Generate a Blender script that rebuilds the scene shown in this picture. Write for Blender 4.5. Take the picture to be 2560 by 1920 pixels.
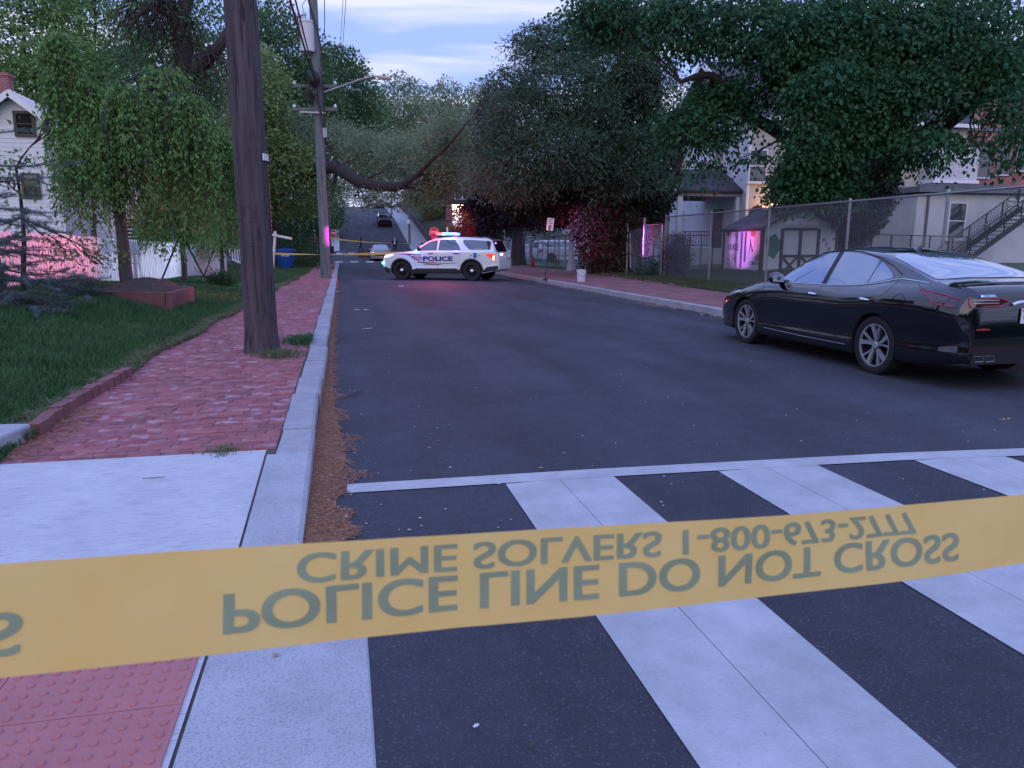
import bpy, bmesh, math, random
import numpy as np
from mathutils import Vector, Matrix, Euler
R = math.radians
rng = np.random.default_rng(7); random.seed(7)
for o in list(bpy.data.objects): bpy.data.objects.remove(o)
scene = bpy.context.scene
C = scene.collection
# ------------------------------------------------------------------ camera
FPX, YH, HC = 1850.0, 612.0, 1.48
TH = math.atan((960 - YH) / FPX); YAW = R(-12.75)
cam = bpy.data.cameras.new('camera'); camo = bpy.data.objects.new('camera', cam); C.objects.link(camo)
camo.location = (0, 0, HC); camo.rotation_euler = (math.pi / 2 - TH, 0, YAW)
cam.sensor_width = 36; cam.lens = 36 * FPX / 2560; cam.clip_start = .05; cam.clip_end = 3000
cam.dof.use_dof = True; cam.dof.focus_distance = 11; cam.dof.aperture_fstop = 14
scene.camera = camo
scene.render.resolution_x = 1024; scene.render.resolution_y = 768
# ------------------------------------------------------------------ sky and sun
SUN_EL, SUN_AZ = R(12), R(196)
world = bpy.data.worlds.new('World'); scene.world = world; world.use_nodes = True
wn, wl = world.node_tree.nodes, world.node_tree.links; wn.clear()
wo = wn.new('ShaderNodeOutputWorld'); bg = wn.new('ShaderNodeBackground'); wl.new(bg.outputs[0], wo.inputs[0])
sky = wn.new('ShaderNodeTexSky'); sky.sky_type = 'NISHITA'; sky.sun_disc = False
sky.sun_elevation = SUN_EL; sky.sun_rotation = SUN_AZ; sky.air_density = 1.0; sky.dust_density = .6; sky.ozone_density = 3
tc = wn.new('ShaderNodeTexCoord'); mp = wn.new('ShaderNodeMapping'); wl.new(tc.outputs['Generated'], mp.inputs[0])
mp.inputs['Rotation'].default_value = (R(6), R(-10), R(10)); mp.inputs['Scale'].default_value = (1.7, 1.7, 19)
nz = wn.new('ShaderNodeTexNoise'); nz.inputs['Scale'].default_value = 1.5; nz.inputs['Detail'].default_value = 5; nz.inputs['Roughness'].default_value = .5
nz.inputs['Distortion'].default_value = .35
wl.new(mp.outputs[0], nz.inputs['Vector'])
cr = wn.new('ShaderNodeValToRGB'); cr.color_ramp.elements[0].position = .42; cr.color_ramp.elements[1].position = .60
wl.new(nz.outputs[0], cr.inputs[0])
tint = wn.new('ShaderNodeMix'); tint.data_type = 'RGBA'; tint.blend_type = 'MULTIPLY'; tint.inputs[0].default_value = 1
wl.new(sky.outputs[0], tint.inputs[6]); tint.inputs[7].default_value = (2.2, 1.75, 2.1, 1)
base = wn.new('ShaderNodeMix'); base.data_type = 'RGBA'; base.inputs[0].default_value = .78
wl.new(tint.outputs[2], base.inputs[6]); base.inputs[7].default_value = (3.1, 4.2, 9.3, 1)
mx = wn.new('ShaderNodeMix'); mx.data_type = 'RGBA'; wl.new(cr.outputs[0], mx.inputs[0]); wl.new(base.outputs[2], mx.inputs[6])
mx.inputs[7].default_value = (6.7, 7.0, 9.3, 1)
sxyz = wn.new('ShaderNodeSeparateXYZ'); wl.new(tc.outputs['Generated'], sxyz.inputs[0])
zr_m = wn.new('ShaderNodeMapRange'); zr_m.inputs[1].default_value = .25; zr_m.inputs[2].default_value = .85; wl.new(sxyz.outputs[2], zr_m.inputs[0])
zen = wn.new('ShaderNodeMix'); zen.data_type = 'RGBA'; wl.new(zr_m.outputs[0], zen.inputs[0]); wl.new(mx.outputs[2], zen.inputs[6]); zen.inputs[7].default_value = (4.7, 6.4, 14.0, 1)
wl.new(zen.outputs[2], bg.inputs[0]); bg.inputs[1].default_value = .1
sl = bpy.data.lights.new('sun', 'SUN'); sl.energy = .95; sl.angle = R(75); sl.color = (1, .80, .55)
so = bpy.data.objects.new('sun', sl); C.objects.link(so)
so.rotation_euler = (R(90) - SUN_EL, 0, R(180) - SUN_AZ)
scene.view_settings.view_transform = 'Standard'; scene.view_settings.look = 'None'; scene.view_settings.gamma = 1
scene.view_settings.exposure = 0.36
# ------------------------------------------------------------------ pixel helpers (photo pixels 2560x1920 -> world metres)
ca, sa = math.cos(YAW), math.sin(YAW)
def ray(px, py):
    u = (px - 1280) / FPX; v = (py - 960) / FPX
    F = math.cos(TH) - v * math.sin(TH); D = math.sin(TH) + v * math.cos(TH)
    return u * ca - F * sa, u * sa + F * ca, -D, F
def P(px, py, f):
    X, Y, Z, F = ray(px, py); t = f / F
    return Vector((X * t, Y * t, HC + Z * t))
def G(px, py, z=0.0):
    X, Y, Z, F = ray(px, py); t = (z - HC) / Z
    return Vector((X * t, Y * t, z))
def PX(px, py, x):       # on the plane X = x
    X, Y, Z, F = ray(px, py); t = x / X
    return Vector((x, Y * t, HC + Z * t))
def PY(px, py, y):
    X, Y, Z, F = ray(px, py); t = y / Y
    return Vector((X * t, y, HC + Z * t))
# ------------------------------------------------------------------ object helpers
def tag(o, label=None, cat=None, group=None, kind=None):
    if label: o['label'] = label
    if cat: o['category'] = cat
    if group: o['group'] = group
    if kind: o['kind'] = kind
    return o
def empty(name, loc=(0, 0, 0), rz=0, label=None, cat=None, group=None):
    o = bpy.data.objects.new(name, None); C.objects.link(o); o.location = loc; o.rotation_euler = (0, 0, rz)
    return tag(o, label, cat, group)
def children(o): return [c for c in bpy.data.objects if c.parent == o]
def copy_tree(o, parent=None):
    c = o.copy(); C.objects.link(c); c.parent = parent
    for ch in children(o):
        if ch != c: copy_tree(ch, c)
    return c
class MB:
    def __init__(s): s.v = []; s.f = []; s.m = []
    def add(s, vs, fs, m=0):
        b = len(s.v); s.v += [tuple(map(float, p)) for p in vs]; s.f += [tuple(b + i for i in f) for f in fs]; s.m += [m] * len(fs); return s
    def box(s, c, d, rz=0, m=0, rot=None):
        c = Vector(c); h = Vector(d) / 2
        M_ = rot if rot is not None else Matrix.Rotation(rz, 3, 'Z')
        vs = [c + M_ @ Vector((x * h.x, y * h.y, z * h.z)) for z in (-1, 1) for x, y in ((-1, -1), (1, -1), (1, 1), (-1, 1))]
        return s.add(vs, [(3, 2, 1, 0), (4, 5, 6, 7), (0, 1, 5, 4), (1, 2, 6, 5), (2, 3, 7, 6), (3, 0, 4, 7)], m)
    def bar(s, a, b, w, h=None, m=0):
        a = Vector(a); b = Vector(b); d = b - a; L = d.length
        q = d.to_track_quat('X', 'Z').to_matrix()
        return s.box((a + b) / 2, (L, w, h or w), m=m, rot=q)
    def tube(s, pts, rad, n=8, m=0, cap=True):
        pts = [Vector(p) for p in pts]; k = len(pts)
        if not hasattr(rad, '__len__'): rad = [rad] * k
        vs = []; up = None
        for i, p in enumerate(pts):
            t = (pts[min(i + 1, k - 1)] - pts[max(i - 1, 0)]).normalized()
            if up is None: up = t.orthogonal().normalized()
            up = (up - t * up.dot(t)); up = up.normalized() if up.length > 1e-6 else t.orthogonal().normalized()
            w = t.cross(up)
            for j in range(n):
                a = 2 * math.pi * j / n; vs.append(p + (up * math.cos(a) + w * math.sin(a)) * rad[i])
        fs = [(i * n + j, i * n + (j + 1) % n, (i + 1) * n + (j + 1) % n, (i + 1) * n + j) for i in range(k - 1) for j in range(n)]
        if cap: fs += [tuple(range(n - 1, -1, -1)), tuple((k - 1) * n + j for j in range(n))]
        return s.add(vs, fs, m)
    def lathe(s, prof, c=(0, 0, 0), n=20, m=0, M_=None, cap=True):
        M_ = M_ or Matrix.Identity(3); c = Vector(c); k = len(prof)
        vs = [c + M_ @ Vector((r * math.cos(2 * math.pi * j / n), r * math.sin(2 * math.pi * j / n), z)) for r, z in prof for j in range(n)]
        fs = [(i * n + j, i * n + (j + 1) % n, (i + 1) * n + (j + 1) % n, (i + 1) * n + j) for i in range(k - 1) for j in range(n)]
        if cap and prof[0][0] > 0: fs.append(tuple(range(n - 1, -1, -1)))
        if cap and prof[-1][0] > 0: fs.append(tuple((k - 1) * n + j for j in range(n)))
        return s.add(vs, fs, m)
    def prism(s, poly, d, M_=None, c=(0, 0, 0), m=0):   # poly in local XY, extruded by d along local Z
        M_ = M_ or Matrix.Identity(3); c = Vector(c); n = len(poly)
        vs = [c + M_ @ Vector((x, y, z)) for z in (0, d) for x, y in poly]
        fs = [tuple(range(n - 1, -1, -1)), tuple(range(n, 2 * n))] + [(i, (i + 1) % n, n + (i + 1) % n, n + i) for i in range(n)]
        return s.add(vs, fs, m)
    def ball(s, c, r, n=10, k=6, m=0):
        if not hasattr(r, '__len__'): r = (r, r, r)
        c = Vector(c); vs = []; fs = []
        for i in range(k + 1):
            a = math.pi * i / k
            for j in range(n):
                b = 2 * math.pi * j / n; vs.append(c + Vector((r[0] * math.sin(a) * math.cos(b), r[1] * math.sin(a) * math.sin(b), r[2] * math.cos(a))))
        for i in range(k):
            for j in range(n): fs.append((i * n + j, (i + 1) * n + j, (i + 1) * n + (j + 1) % n, i * n + (j + 1) % n))
        return s.add(vs, fs, m)
    def build(s, name, mats, parent=None, smooth=False, loc=None):
        me = bpy.data.meshes.new(name); me.from_pydata(s.v, [], s.f); 
        if not isinstance(mats, (list, tuple)): mats = [mats]
        for m in mats: me.materials.append(m)
        if len(mats) > 1: me.polygons.foreach_set('material_index', s.m)
        if smooth:
            me.polygons.foreach_set('use_smooth', [True] * len(s.f))
            try: me.set_sharp_from_angle(angle=R(38))
            except Exception: pass
        me.update()
        o = bpy.data.objects.new(name, me); C.objects.link(o)
        if parent: o.parent = parent
        if loc is not None: o.location = loc
        return o
def fastmesh(name, V, nper, mat, parent=None, F=None):
    """V (N*nper,3); F face pattern: list of tuples over the nper verts"""
    V = np.asarray(V, dtype=np.float32).reshape(-1, 3); n = len(V) // nper
    F = F or [tuple(range(nper))]
    me = bpy.data.meshes.new(name); me.vertices.add(len(V)); me.vertices.foreach_set('co', V.ravel())
    k = len(F[0]); pat = np.array(F, dtype=np.int64)                    # (nf,k)
    idx = (np.arange(n)[:, None, None] * nper + pat[None]).reshape(-1)
    nf = n * len(F)
    me.loops.add(nf * k); me.loops.foreach_set('vertex_index', idx.astype(np.int32))
    me.polygons.add(nf); me.polygons.foreach_set('loop_start', (np.arange(nf) * k).astype(np.int32))
    me.materials.append(mat); me.update(calc_edges=True)
    o = bpy.data.objects.new(name, me); C.objects.link(o)
    if parent: o.parent = parent
    return o
# ------------------------------------------------------------------ materials
MC = {}
def mat(name, col, rough=.7, metal=0, col2=None, vs=4, bump=0, bs=40, isl=0, coat=0, ior=1.45, stretch=None, spec=None, trans=0, emit=None, es=0):
    if name in MC: return MC[name]
    m = bpy.data.materials.new(name); m.use_nodes = True; N, L = m.node_tree.nodes, m.node_tree.links
    b = N['Principled BSDF']; b.inputs['Roughness'].default_value = rough; b.inputs['Metallic'].default_value = metal
    b.inputs['IOR'].default_value = ior; b.inputs['Coat Weight'].default_value = coat; b.inputs['Coat Roughness'].default_value = .03
    b.inputs['Base Color'].default_value = (*col, 1)
    if spec is not None: b.inputs['Specular IOR Level'].default_value = spec
    if emit: b.inputs['Emission Color'].default_value = (*emit, 1); b.inputs['Emission Strength'].default_value = es
    tcn = N.new('ShaderNodeTexCoord'); mpn = N.new('ShaderNodeMapping'); L.new(tcn.outputs['Object'], mpn.inputs[0])
    if stretch: mpn.inputs['Scale'].default_value = stretch
    if col2:
        nn = N.new('ShaderNodeTexNoise'); nn.inputs['Scale'].default_value = vs; nn.inputs['Detail'].default_value = 6; nn.inputs['Roughness'].default_value = .65
        L.new(mpn.outputs[0], nn.inputs['Vector'])
        rp = N.new('ShaderNodeMapRange'); rp.inputs[1].default_value = .32; rp.inputs[2].default_value = .68; L.new(nn.outputs[0], rp.inputs[0])
        fac = rp.outputs[0]
        if isl:
            g = N.new('ShaderNodeNewGeometry'); ml = N.new('ShaderNodeMix'); ml.inputs[0].default_value = isl
            L.new(rp.outputs[0], ml.inputs[2]); L.new(g.outputs['Random Per Island'], ml.inputs[3]); fac = ml.outputs[0]
        mi = N.new('ShaderNodeMix'); mi.data_type = 'RGBA'; mi.inputs[6].default_value = (*col, 1); mi.inputs[7].default_value = (*col2, 1)
        L.new(fac, mi.inputs[0]); L.new(mi.outputs[2], b.inputs['Base Color'])
    if bump:
        nb = N.new('ShaderNodeTexNoise'); nb.inputs['Scale'].default_value = bs; nb.inputs['Detail'].default_value = 5; L.new(mpn.outputs[0], nb.inputs['Vector'])
        bp = N.new('ShaderNodeBump'); bp.inputs['Strength'].default_value = bump; bp.inputs['Distance'].default_value = .02
        L.new(nb.outputs[0], bp.inputs['Height']); L.new(bp.outputs[0], b.inputs['Normal'])
    if trans:
        tr = N.new('ShaderNodeBsdfTranslucent'); ms = N.new('ShaderNodeMixShader'); ms.inputs[0].default_value = trans
        out = N['Material Output']; L.new(b.outputs[0], ms.inputs[1]); L.new(tr.outputs[0], ms.inputs[2]); L.new(ms.outputs[0], out.inputs[0])
        if col2: L.new(mi.outputs[2], tr.inputs[0])
        else: tr.inputs[0].default_value = (*col, 1)
    MC[name] = m; return m
def leafmat(name, a, b, isl=.55, tr=.3, vs=.6): return mat(name, a, .55, col2=b, vs=vs, isl=isl, trans=tr, spec=.35)
def text_verts(s, size=1.0, bold=0.0, sx=1.0):
    cu = bpy.data.curves.new('t', 'FONT'); cu.body = s; cu.size = size; cu.offset = bold; cu.resolution_u = 6
    o = bpy.data.objects.new('t', cu); C.objects.link(o); bpy.context.view_layer.update()
    me = bpy.data.meshes.new_from_object(o.evaluated_get(bpy.context.evaluated_depsgraph_get()))
    v = np.array([x.co[:] for x in me.vertices]); f = [tuple(p.vertices) for p in me.polygons]
    bpy.data.objects.remove(o); bpy.data.curves.remove(cu); bpy.data.meshes.remove(me)
    if len(v):
        v[:, 0] -= v[:, 0].min(); v[:, 0] *= sx; v[:, 1] -= v[:, 1].min()
    return v, f
def text_on(mb, s, c, right, up, h, w=None, bold=.0, m=0):
    """flat lettering centred at c, cap height h, optional total width w"""
    v, f = text_verts(s, 1.0, bold); c = Vector(c); right = Vector(right).normalized(); up = Vector(up).normalized()
    W, Hh = v[:, 0].max(), v[:, 1].max(); sy = h / Hh; sx = (w / W) if w else sy
    mb.add([c + right * ((x - W / 2) * sx) + up * ((y - Hh / 2) * sy) for x, y, z in v], f, m)
# palette
asphalt_col = (.046, .047, .060)
M_white = mat('painted_white', (.74, .74, .76), .5, col2=(.6, .6, .63), vs=3)
M_black = mat('black_plastic', (.012, .012, .014), .5)
M_rubber = mat('rubber', (.014, .014, .015), .8)
M_dark = mat('dark_void', (.008, .008, .01), .9)
M_metal = mat('galvanised', (.36, .37, .38), .42, .75, col2=(.24, .25, .27), vs=8)
M_chrome = mat('chrome', (.75, .76, .78), .08, 1)
M_glass = mat('car_glass', (.006, .007, .010), .02, ior=2.3, coat=.6)
M_wglass = mat('window_glass', (.02, .024, .032), .06, ior=1.9)
# ================================================================== GROUND
_ys = [-60, 60, 66, 78, 83, 89, 108, 119, 140, 165, 400]; _zs = [0, 0, .08, .42, .6, .8, 3.9, 5.6, 8.0, 8.3, 9]
def zr(y): return float(np.interp(y, _ys, _zs))
FA, FB = P(14, 730, 13.5), P(570, 689, 29.5)          # picket fence base ends
def fenceX(y): return FA.x + (FB.x - FA.x) * (y - FA.y) / (FB.y - FA.y)
def lawnz(x, y):
    fz = float(np.interp(y, [4, 8, FA.y, FB.y, 45, 60], [.45, .62, FA.z, FB.z, .18, .13]))
    t = min(max((-2.25 - x) / (-2.25 - min(fenceX(y), -4.0)), 0), 1); t = t * t * (3 - 2 * t)
    return .135 + (fz - .135) * t + .03 * math.sin(x * 2.1 + y * .7) * t
def strip(name, ys, prof, m, parent=None, kind='structure'):
    """prof(y) -> list of (x, z) across"""
    mb = MB(); rows = [prof(y) for y in ys]; n = len(rows[0])
    vs = [(x, y, z) for y, r in zip(ys, rows) for x, z in r]
    fs = [(i * n + j, i * n + j + 1, (i + 1) * n + j + 1, (i + 1) * n + j) for i in range(len(ys) - 1) for j in range(n - 1)]
    o = mb.add(vs, fs).build(name, m, parent)
    if kind and not parent: o['kind'] = kind
    return o
# --- asphalt material
def asphalt(name, a, b, agg=(.10, .10, .12)):
    m = mat(name, a, .82, col2=b, vs=.7, spec=.35)
    N, L = m.node_tree.nodes, m.node_tree.links; bs_ = N['Principled BSDF']
    src = bs_.inputs['Base Color'].links[0].from_socket
    tcn = [n for n in N if n.type == 'TEX_COORD'][0]
    vo = N.new('ShaderNodeTexVoronoi'); vo.inputs['Scale'].default_value = 120; L.new(tcn.outputs['Object'], vo.inputs[0])
    n2 = N.new('ShaderNodeTexNoise'); n2.inputs['Scale'].default_value = 90; n2.inputs['Detail'].default_value = 3; L.new(tcn.outputs['Object'], n2.inputs[0])
    mr = N.new('ShaderNodeMapRange'); mr.inputs[1].default_value = .57; mr.inputs[2].default_value = .72; L.new(n2.outputs[0], mr.inputs[0])
    mi = N.new('ShaderNodeMix'); mi.data_type = 'RGBA'; L.new(mr.outputs[0], mi.inputs[0]); L.new(src, mi.inputs[6]); mi.inputs[7].default_value = (*agg, 1)
    L.new(mi.outputs[2], bs_.inputs['Base Color'])
    bp = N.new('ShaderNodeBump'); bp.inputs['Strength'].default_value = .75; bp.inputs['Distance'].default_value = .006
    L.new(vo.outputs['Distance'], bp.inputs['Height']); L.new(bp.outputs[0], bs_.inputs['Normal'])
    return m
def cracks(m, s1=.55, amt=.5):
    N, L = m.node_tree.nodes, m.node_tree.links; bs_ = N['Principled BSDF']; src = bs_.inputs['Base Color'].links[0].from_socket; tcn = [n for n in N if n.type == 'TEX_COORD'][0]
    n1 = N.new('ShaderNodeTexNoise'); n1.inputs['Scale'].default_value = 1.7; n1.inputs['Detail'].default_value = 3; L.new(tcn.outputs['Object'], n1.inputs[0])
    mp_ = N.new('ShaderNodeMapping'); mp_.inputs['Scale'].default_value = (1, .16, 1); L.new(tcn.outputs['Object'], mp_.inputs[0])
    n3 = N.new('ShaderNodeTexNoise'); n3.inputs['Scale'].default_value = 1.1; n3.inputs['Detail'].default_value = 5; L.new(mp_.outputs[0], n3.inputs[0])
    mr = N.new('ShaderNodeMapRange'); mr.inputs[1].default_value = .35; mr.inputs[2].default_value = .65; mr.inputs[3].default_value = .78; mr.inputs[4].default_value = 1.22; L.new(n3.outputs[0], mr.inputs[0])
    n4 = N.new('ShaderNodeTexNoise'); n4.inputs['Scale'].default_value = 5; n4.inputs['Detail'].default_value = 8; n4.inputs['Roughness'].default_value = .75; L.new(tcn.outputs['Object'], n4.inputs[0])
    m4 = N.new('ShaderNodeMapRange'); m4.inputs[1].default_value = .3; m4.inputs[2].default_value = .7; m4.inputs[3].default_value = .85; m4.inputs[4].default_value = 1.15; L.new(n4.outputs[0], m4.inputs[0])
    mu = N.new('ShaderNodeMath'); mu.operation = 'MULTIPLY'; L.new(mr.outputs[0], mu.inputs[0]); L.new(m4.outputs[0], mu.inputs[1])
    mi = N.new('ShaderNodeMix'); mi.data_type = 'RGBA'; mi.blend_type = 'MULTIPLY'; mi.inputs[0].default_value = 1; L.new(src, mi.inputs[6]); L.new(mu.outputs[0], mi.inputs[7]); L.new(mi.outputs[2], bs_.inputs['Base Color'])
M_asph = asphalt('asphalt', (.033, .034, .045), (.052, .054, .070), (.105, .105, .13))
cracks(M_asph)
def concrete(name, a, b, lines=0, bump=.4):
    m = mat(name, a, .85, col2=b, vs=3, spec=.3); N, L = m.node_tree.nodes, m.node_tree.links; bs_ = N['Principled BSDF']
    tcn = [n for n in N if n.type == 'TEX_COORD'][0]; src = bs_.inputs['Base Color'].links[0].from_socket
    mp_ = N.new('ShaderNodeMapping'); L.new(tcn.outputs['Object'], mp_.inputs[0])
    if lines: mp_.inputs['Scale'].default_value = (8.0, 85, 1); mp_.inputs['Rotation'].default_value = (0, 0, R(-3))
    else: mp_.inputs['Scale'].default_value = (110, 110, 110)
    n2 = N.new('ShaderNodeTexNoise'); n2.inputs['Scale'].default_value = 1; n2.inputs['Detail'].default_value = 3; L.new(mp_.outputs[0], n2.inputs[0])
    n3 = N.new('ShaderNodeTexNoise'); n3.inputs['Scale'].default_value = 160; L.new(tcn.outputs['Object'], n3.inputs[0])
    ad = N.new('ShaderNodeMath'); ad.operation = 'MULTIPLY_ADD'; L.new(n3.outputs[0], ad.inputs[0]); ad.inputs[1].default_value = .5; L.new(n2.outputs[0], ad.inputs[2])
    mr = N.new('ShaderNodeMapRange'); mr.inputs[1].default_value = .74; mr.inputs[2].default_value = .56; mr.inputs[3].default_value = 0; mr.inputs[4].default_value = .55 if lines else .6; L.new(ad.outputs[0], mr.inputs[0])
    mi = N.new('ShaderNodeMix'); mi.data_type = 'RGBA'; L.new(mr.outputs[0], mi.inputs[0]); L.new(src, mi.inputs[6]); mi.inputs[7].default_value = (a[0] * .45, a[1] * .45, a[2] * .45, 1)
    L.new(mi.outputs[2], bs_.inputs['Base Color'])
    bp = N.new('ShaderNodeBump'); bp.inputs['Strength'].default_value = bump; bp.inputs['Distance'].default_value = .006; L.new(ad.outputs[0], bp.inputs['Height']); L.new(bp.outputs[0], bs_.inputs['Normal'])
    return m
M_conc = concrete('broomed_concrete', (.52, .53, .55), (.43, .44, .47), 1)
M_conc2 = concrete('kerb_concrete', (.42, .43, .46), (.33, .34, .37))
M_granite = concrete('granite', (.40, .40, .42), (.27, .27, .30), 0, .7)
M_soil = mat('soil', (.05, .045, .03), .95, col2=(.035, .05, .022), vs=2, bump=.5, bs=20)
M_turf = mat('turf', (.025, .06, .02), .95, col2=(.045, .085, .03), vs=1.4, bump=.6, bs=60)
# ground sheet to the horizon
def groundz(x, y):
    z = zr(y)
    if x < -3: z += .12 * min(1, (-3 - x) / 2) * (y < 62)
    if y < 60 and x < -6: z = lawnz(x, y)
    if y > 84:
        k = min((y - 84) / 12, 1)
        if x < -2.2: z += k * (.2 + .16 * min(-2.2 - x, 25))
        if x > 10.6: z += k * (1.0 + .22 * min(x - 10.6, 30))
        if y > 140 and -30 < x < 60: z += .4
    if x > 12 and y < 60: z += .1 + .35 * min(max((x - 14) / 6, 0), 1)
    return z
gx = sorted(set([-400, -250, -150, -100, -70, -50, -38] + list(range(-30, 61, 2)) + [-3, -2.2, 9, 10.6, 11, 75, 100, 150, 250, 400]))
gy = sorted(set([-80, -40, -20] + list(range(-10, 150, 3)) + [160, 180, 210, 260, 330, 500, 900, 1500, 2500]))
strip('ground', gy, lambda y: [(x, groundz(x, y) - (.07 if -2.7 < x < 13 or 60 < y < 84 else .02)) for x in gx], M_soil)
# roads
yy = list(range(-12, 60, 4)) + [60, 63, 66, 70, 74, 78, 83, 86, 89, 93, 98, 103, 108, 113, 119, 126, 133, 140]
strip('road', yy, lambda y: [(-.26, zr(y)), (1.5, zr(y) + .03), (3.7, zr(y) + .05), (6, zr(y) + .03), (7.72, zr(y))] if y < 60 else [(-1.2, zr(y)), (1.5, zr(y) + .03), (3.7, zr(y) + .05), (6, zr(y) + .03), (8.9, zr(y))], M_asph)
bx = list(range(-60, 0, 6)) + [-1, 0, 4, 8, 9] + list(range(14, 70, 6))
strip('cross_street', [66.5, 69, 72, 75, 78], lambda y: [(x, zr(y) + (.012 if x < -1.15 or x > 8.85 else -.015)) for x in bx], M_asph)
strip('road_foreground', [-40, -12], lambda y: [(-30, -.004), (0, -.004), (40, -.004)], M_asph)
# left kerb
def kerbL(y):
    xo = np.interp(y, [-12, 2.7, 3.6, 60], [.05, .05, -.25, -.25]); xi = np.interp(y, [-12, 4.92, 4.94, 60], [-.532, -.532, -.47, -.47]); z = np.interp(y, [2.7, 3.3, 4.9, 60], [.012, .03, .13, .13])
    return xo, xi, z
def kl(y, dx=0):
    xo, xi, z = kerbL(y); return [(xo, -.02), (xo, z - .02), (xo - .022, z), (xi, z), (xi, z - .08)]
strip('ramp_kerb', [-12, 0, 2.7, 3.0, 3.3, 3.6, 4.2, 4.918], kl, M_conc2)
mb = MB(); y = 4.93; k = 0
while y < 60:
    L = random.uniform(.9, 1.5) if y > 7 else [.68, .62, .75, .9][k % 4]; k += 1
    dx, dz, sk = random.uniform(-.012, .012), random.uniform(-.008, .006), random.uniform(-.01, .01)
    y2 = min(y + L - .012, 60)
    for a in (0,):
        A = [(-.25 + dx, -.03), (-.25 + dx, .11 + dz), (-.272 + dx, .13 + dz), (-.475 + dx, .13 + dz), (-.485 + dx, -.03)]
        n = len(A); vs = [(x_ + (sk if q else 0), yy_, z_) for q, yy_ in ((0, y), (1, y2)) for x_, z_ in A]
        mb.add(vs, [tuple(range(n)), tuple(range(2 * n - 1, n - 1, -1))] + [(i + 1, i, n + i, n + i + 1) for i in range(n - 1)] + [(0, n - 1, 2 * n - 1, n)])
    y += L
mb.build('kerb', M_granite)['kind'] = 'structure'
# corner kerb (far left corner of the near block) and right kerb, hill kerbs
mb = MB(); y = -12
while y < 61:
    L = random.uniform(1.6, 2.4); y2 = min(y + L - .012, 61.5); dx = random.uniform(-.008, .008)
    mb.box((7.82 + dx, (y + y2) / 2, .05), (.2, y2 - y, .18 + random.uniform(-.006, .006))); y += L
mb.build('kerb_right', M_granite)['kind'] = 'structure'
strip('hill_kerb', [84.5, 87, 89, 93, 98, 103, 108, 113, 119, 126, 133, 140], lambda y: [(-.25, zr(y)), (-.25, zr(y) + .14), (-.45, zr(y) + .14), (-.45, zr(y) + .13), (-1.6, zr(y) + .13)], M_conc2)
strip('hill_pavement', [84.5, 87, 89, 93, 98, 103, 108, 113, 119, 126, 133, 140], lambda y: [(8.0, zr(y)), (8.0, zr(y) + .14), (8.2, zr(y) + .145), (10.5, zr(y) + .15)], M_conc2)
# --- brick pavements (individual bricks)
M_brick = mat('paving_brick', (.35, .11, .115), .8, col2=(.19, .058, .068), vs=1.2, isl=.8, bump=.35, bs=70)
m_ = M_brick; N, L = m_.node_tree.nodes, m_.node_tree.links; bsd = N['Principled BSDF']; src = bsd.inputs['Base Color'].links[0].from_socket
tcn = [n for n in N if n.type == 'TEX_COORD'][0]; nn = N.new('ShaderNodeTexNoise'); nn.inputs['Scale'].default_value = 9; nn.inputs['Detail'].default_value = 8; L.new(tcn.outputs['Object'], nn.inputs[0])
mr = N.new('ShaderNodeMapRange'); mr.inputs[1].default_value = .46; mr.inputs[2].default_value = .66; mr.inputs[4].default_value = .9; L.new(nn.outputs[0], mr.inputs[0])
gi = N.new('ShaderNodeNewGeometry'); wn_ = N.new('ShaderNodeTexWhiteNoise'); wn_.noise_dimensions = '1D'; L.new(gi.outputs['Random Per Island'], wn_.inputs['W']); m9 = N.new('ShaderNodeMapRange'); m9.inputs[1].default_value = .55; m9.inputs[2].default_value = 1; m9.inputs[3].default_value = .15; L.new(wn_.outputs[0], m9.inputs[0])
m8 = N.new('ShaderNodeMath'); m8.operation = 'MULTIPLY'; L.new(mr.outputs[0], m8.inputs[0]); L.new(m9.outputs[0], m8.inputs[1])
mi = N.new('ShaderNodeMix'); mi.data_type = 'RGBA'; L.new(m8.outputs[0], mi.inputs[0]); L.new(src, mi.inputs[6]); mi.inputs[7].default_value = (.50, .36, .40, 1); L.new(mi.outputs[2], bsd.inputs['Base Color'])
def lawn_edge(y): return float(np.interp(y, [5, 6, 8, 12.5, 16.5, 25, 37, 60], [-2.18, -2.22, -2.32, -2.22, -2.14, -1.97, -1.6, -1.8])) + .05 * math.sin(y * 1.7)
V = []
def brick(cx, cy, cz, lx, ly, h, tx, ty, rz):
    q = Euler((tx, ty, rz)).to_matrix(); b = .004
    for zz, s in ((-h, 0), (-b, 0), (0, b)):
        for sx, sy in ((-1, -1), (1, -1), (1, 1), (-1, 1)):
            V.append(tuple(Vector((cx, cy, cz)) + q @ Vector((sx * (lx / 2 - s), sy * (ly / 2 - s), zz))))
row = 0; y = 5.06
while y < 58:
    xl = lawn_edge(y) - .35; x = -.492 - random.uniform(.0, .19); wav = .012 * math.sin(y * 1.3) + .02 * math.exp(-((y - 6.9) / .5) ** 2)
    if y > 5.06: brick((-.492 + x) / 2, y, .128, max(-.492 - x - .005, .015), .096, .06, 0, 0, 0)
    while x > xl:
        bump_ = .018 * math.exp(-((y - 6.7) / .45) ** 2 - ((x + 1.35) / .5) ** 2)
        sag = .015 * math.sin(x * 2.3 + y * .9)
        brick(x - .1, y + sag, .128 + bump_ + random.gauss(0, .002), .1965, .087, .06, random.gauss(.01, .038) + bump_ * 3, random.gauss(0, .009), random.gauss(0, .006) + .035 * math.cos(x * 2.3 + y * .9))
        x -= .2
    y += .1; row += 1
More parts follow.
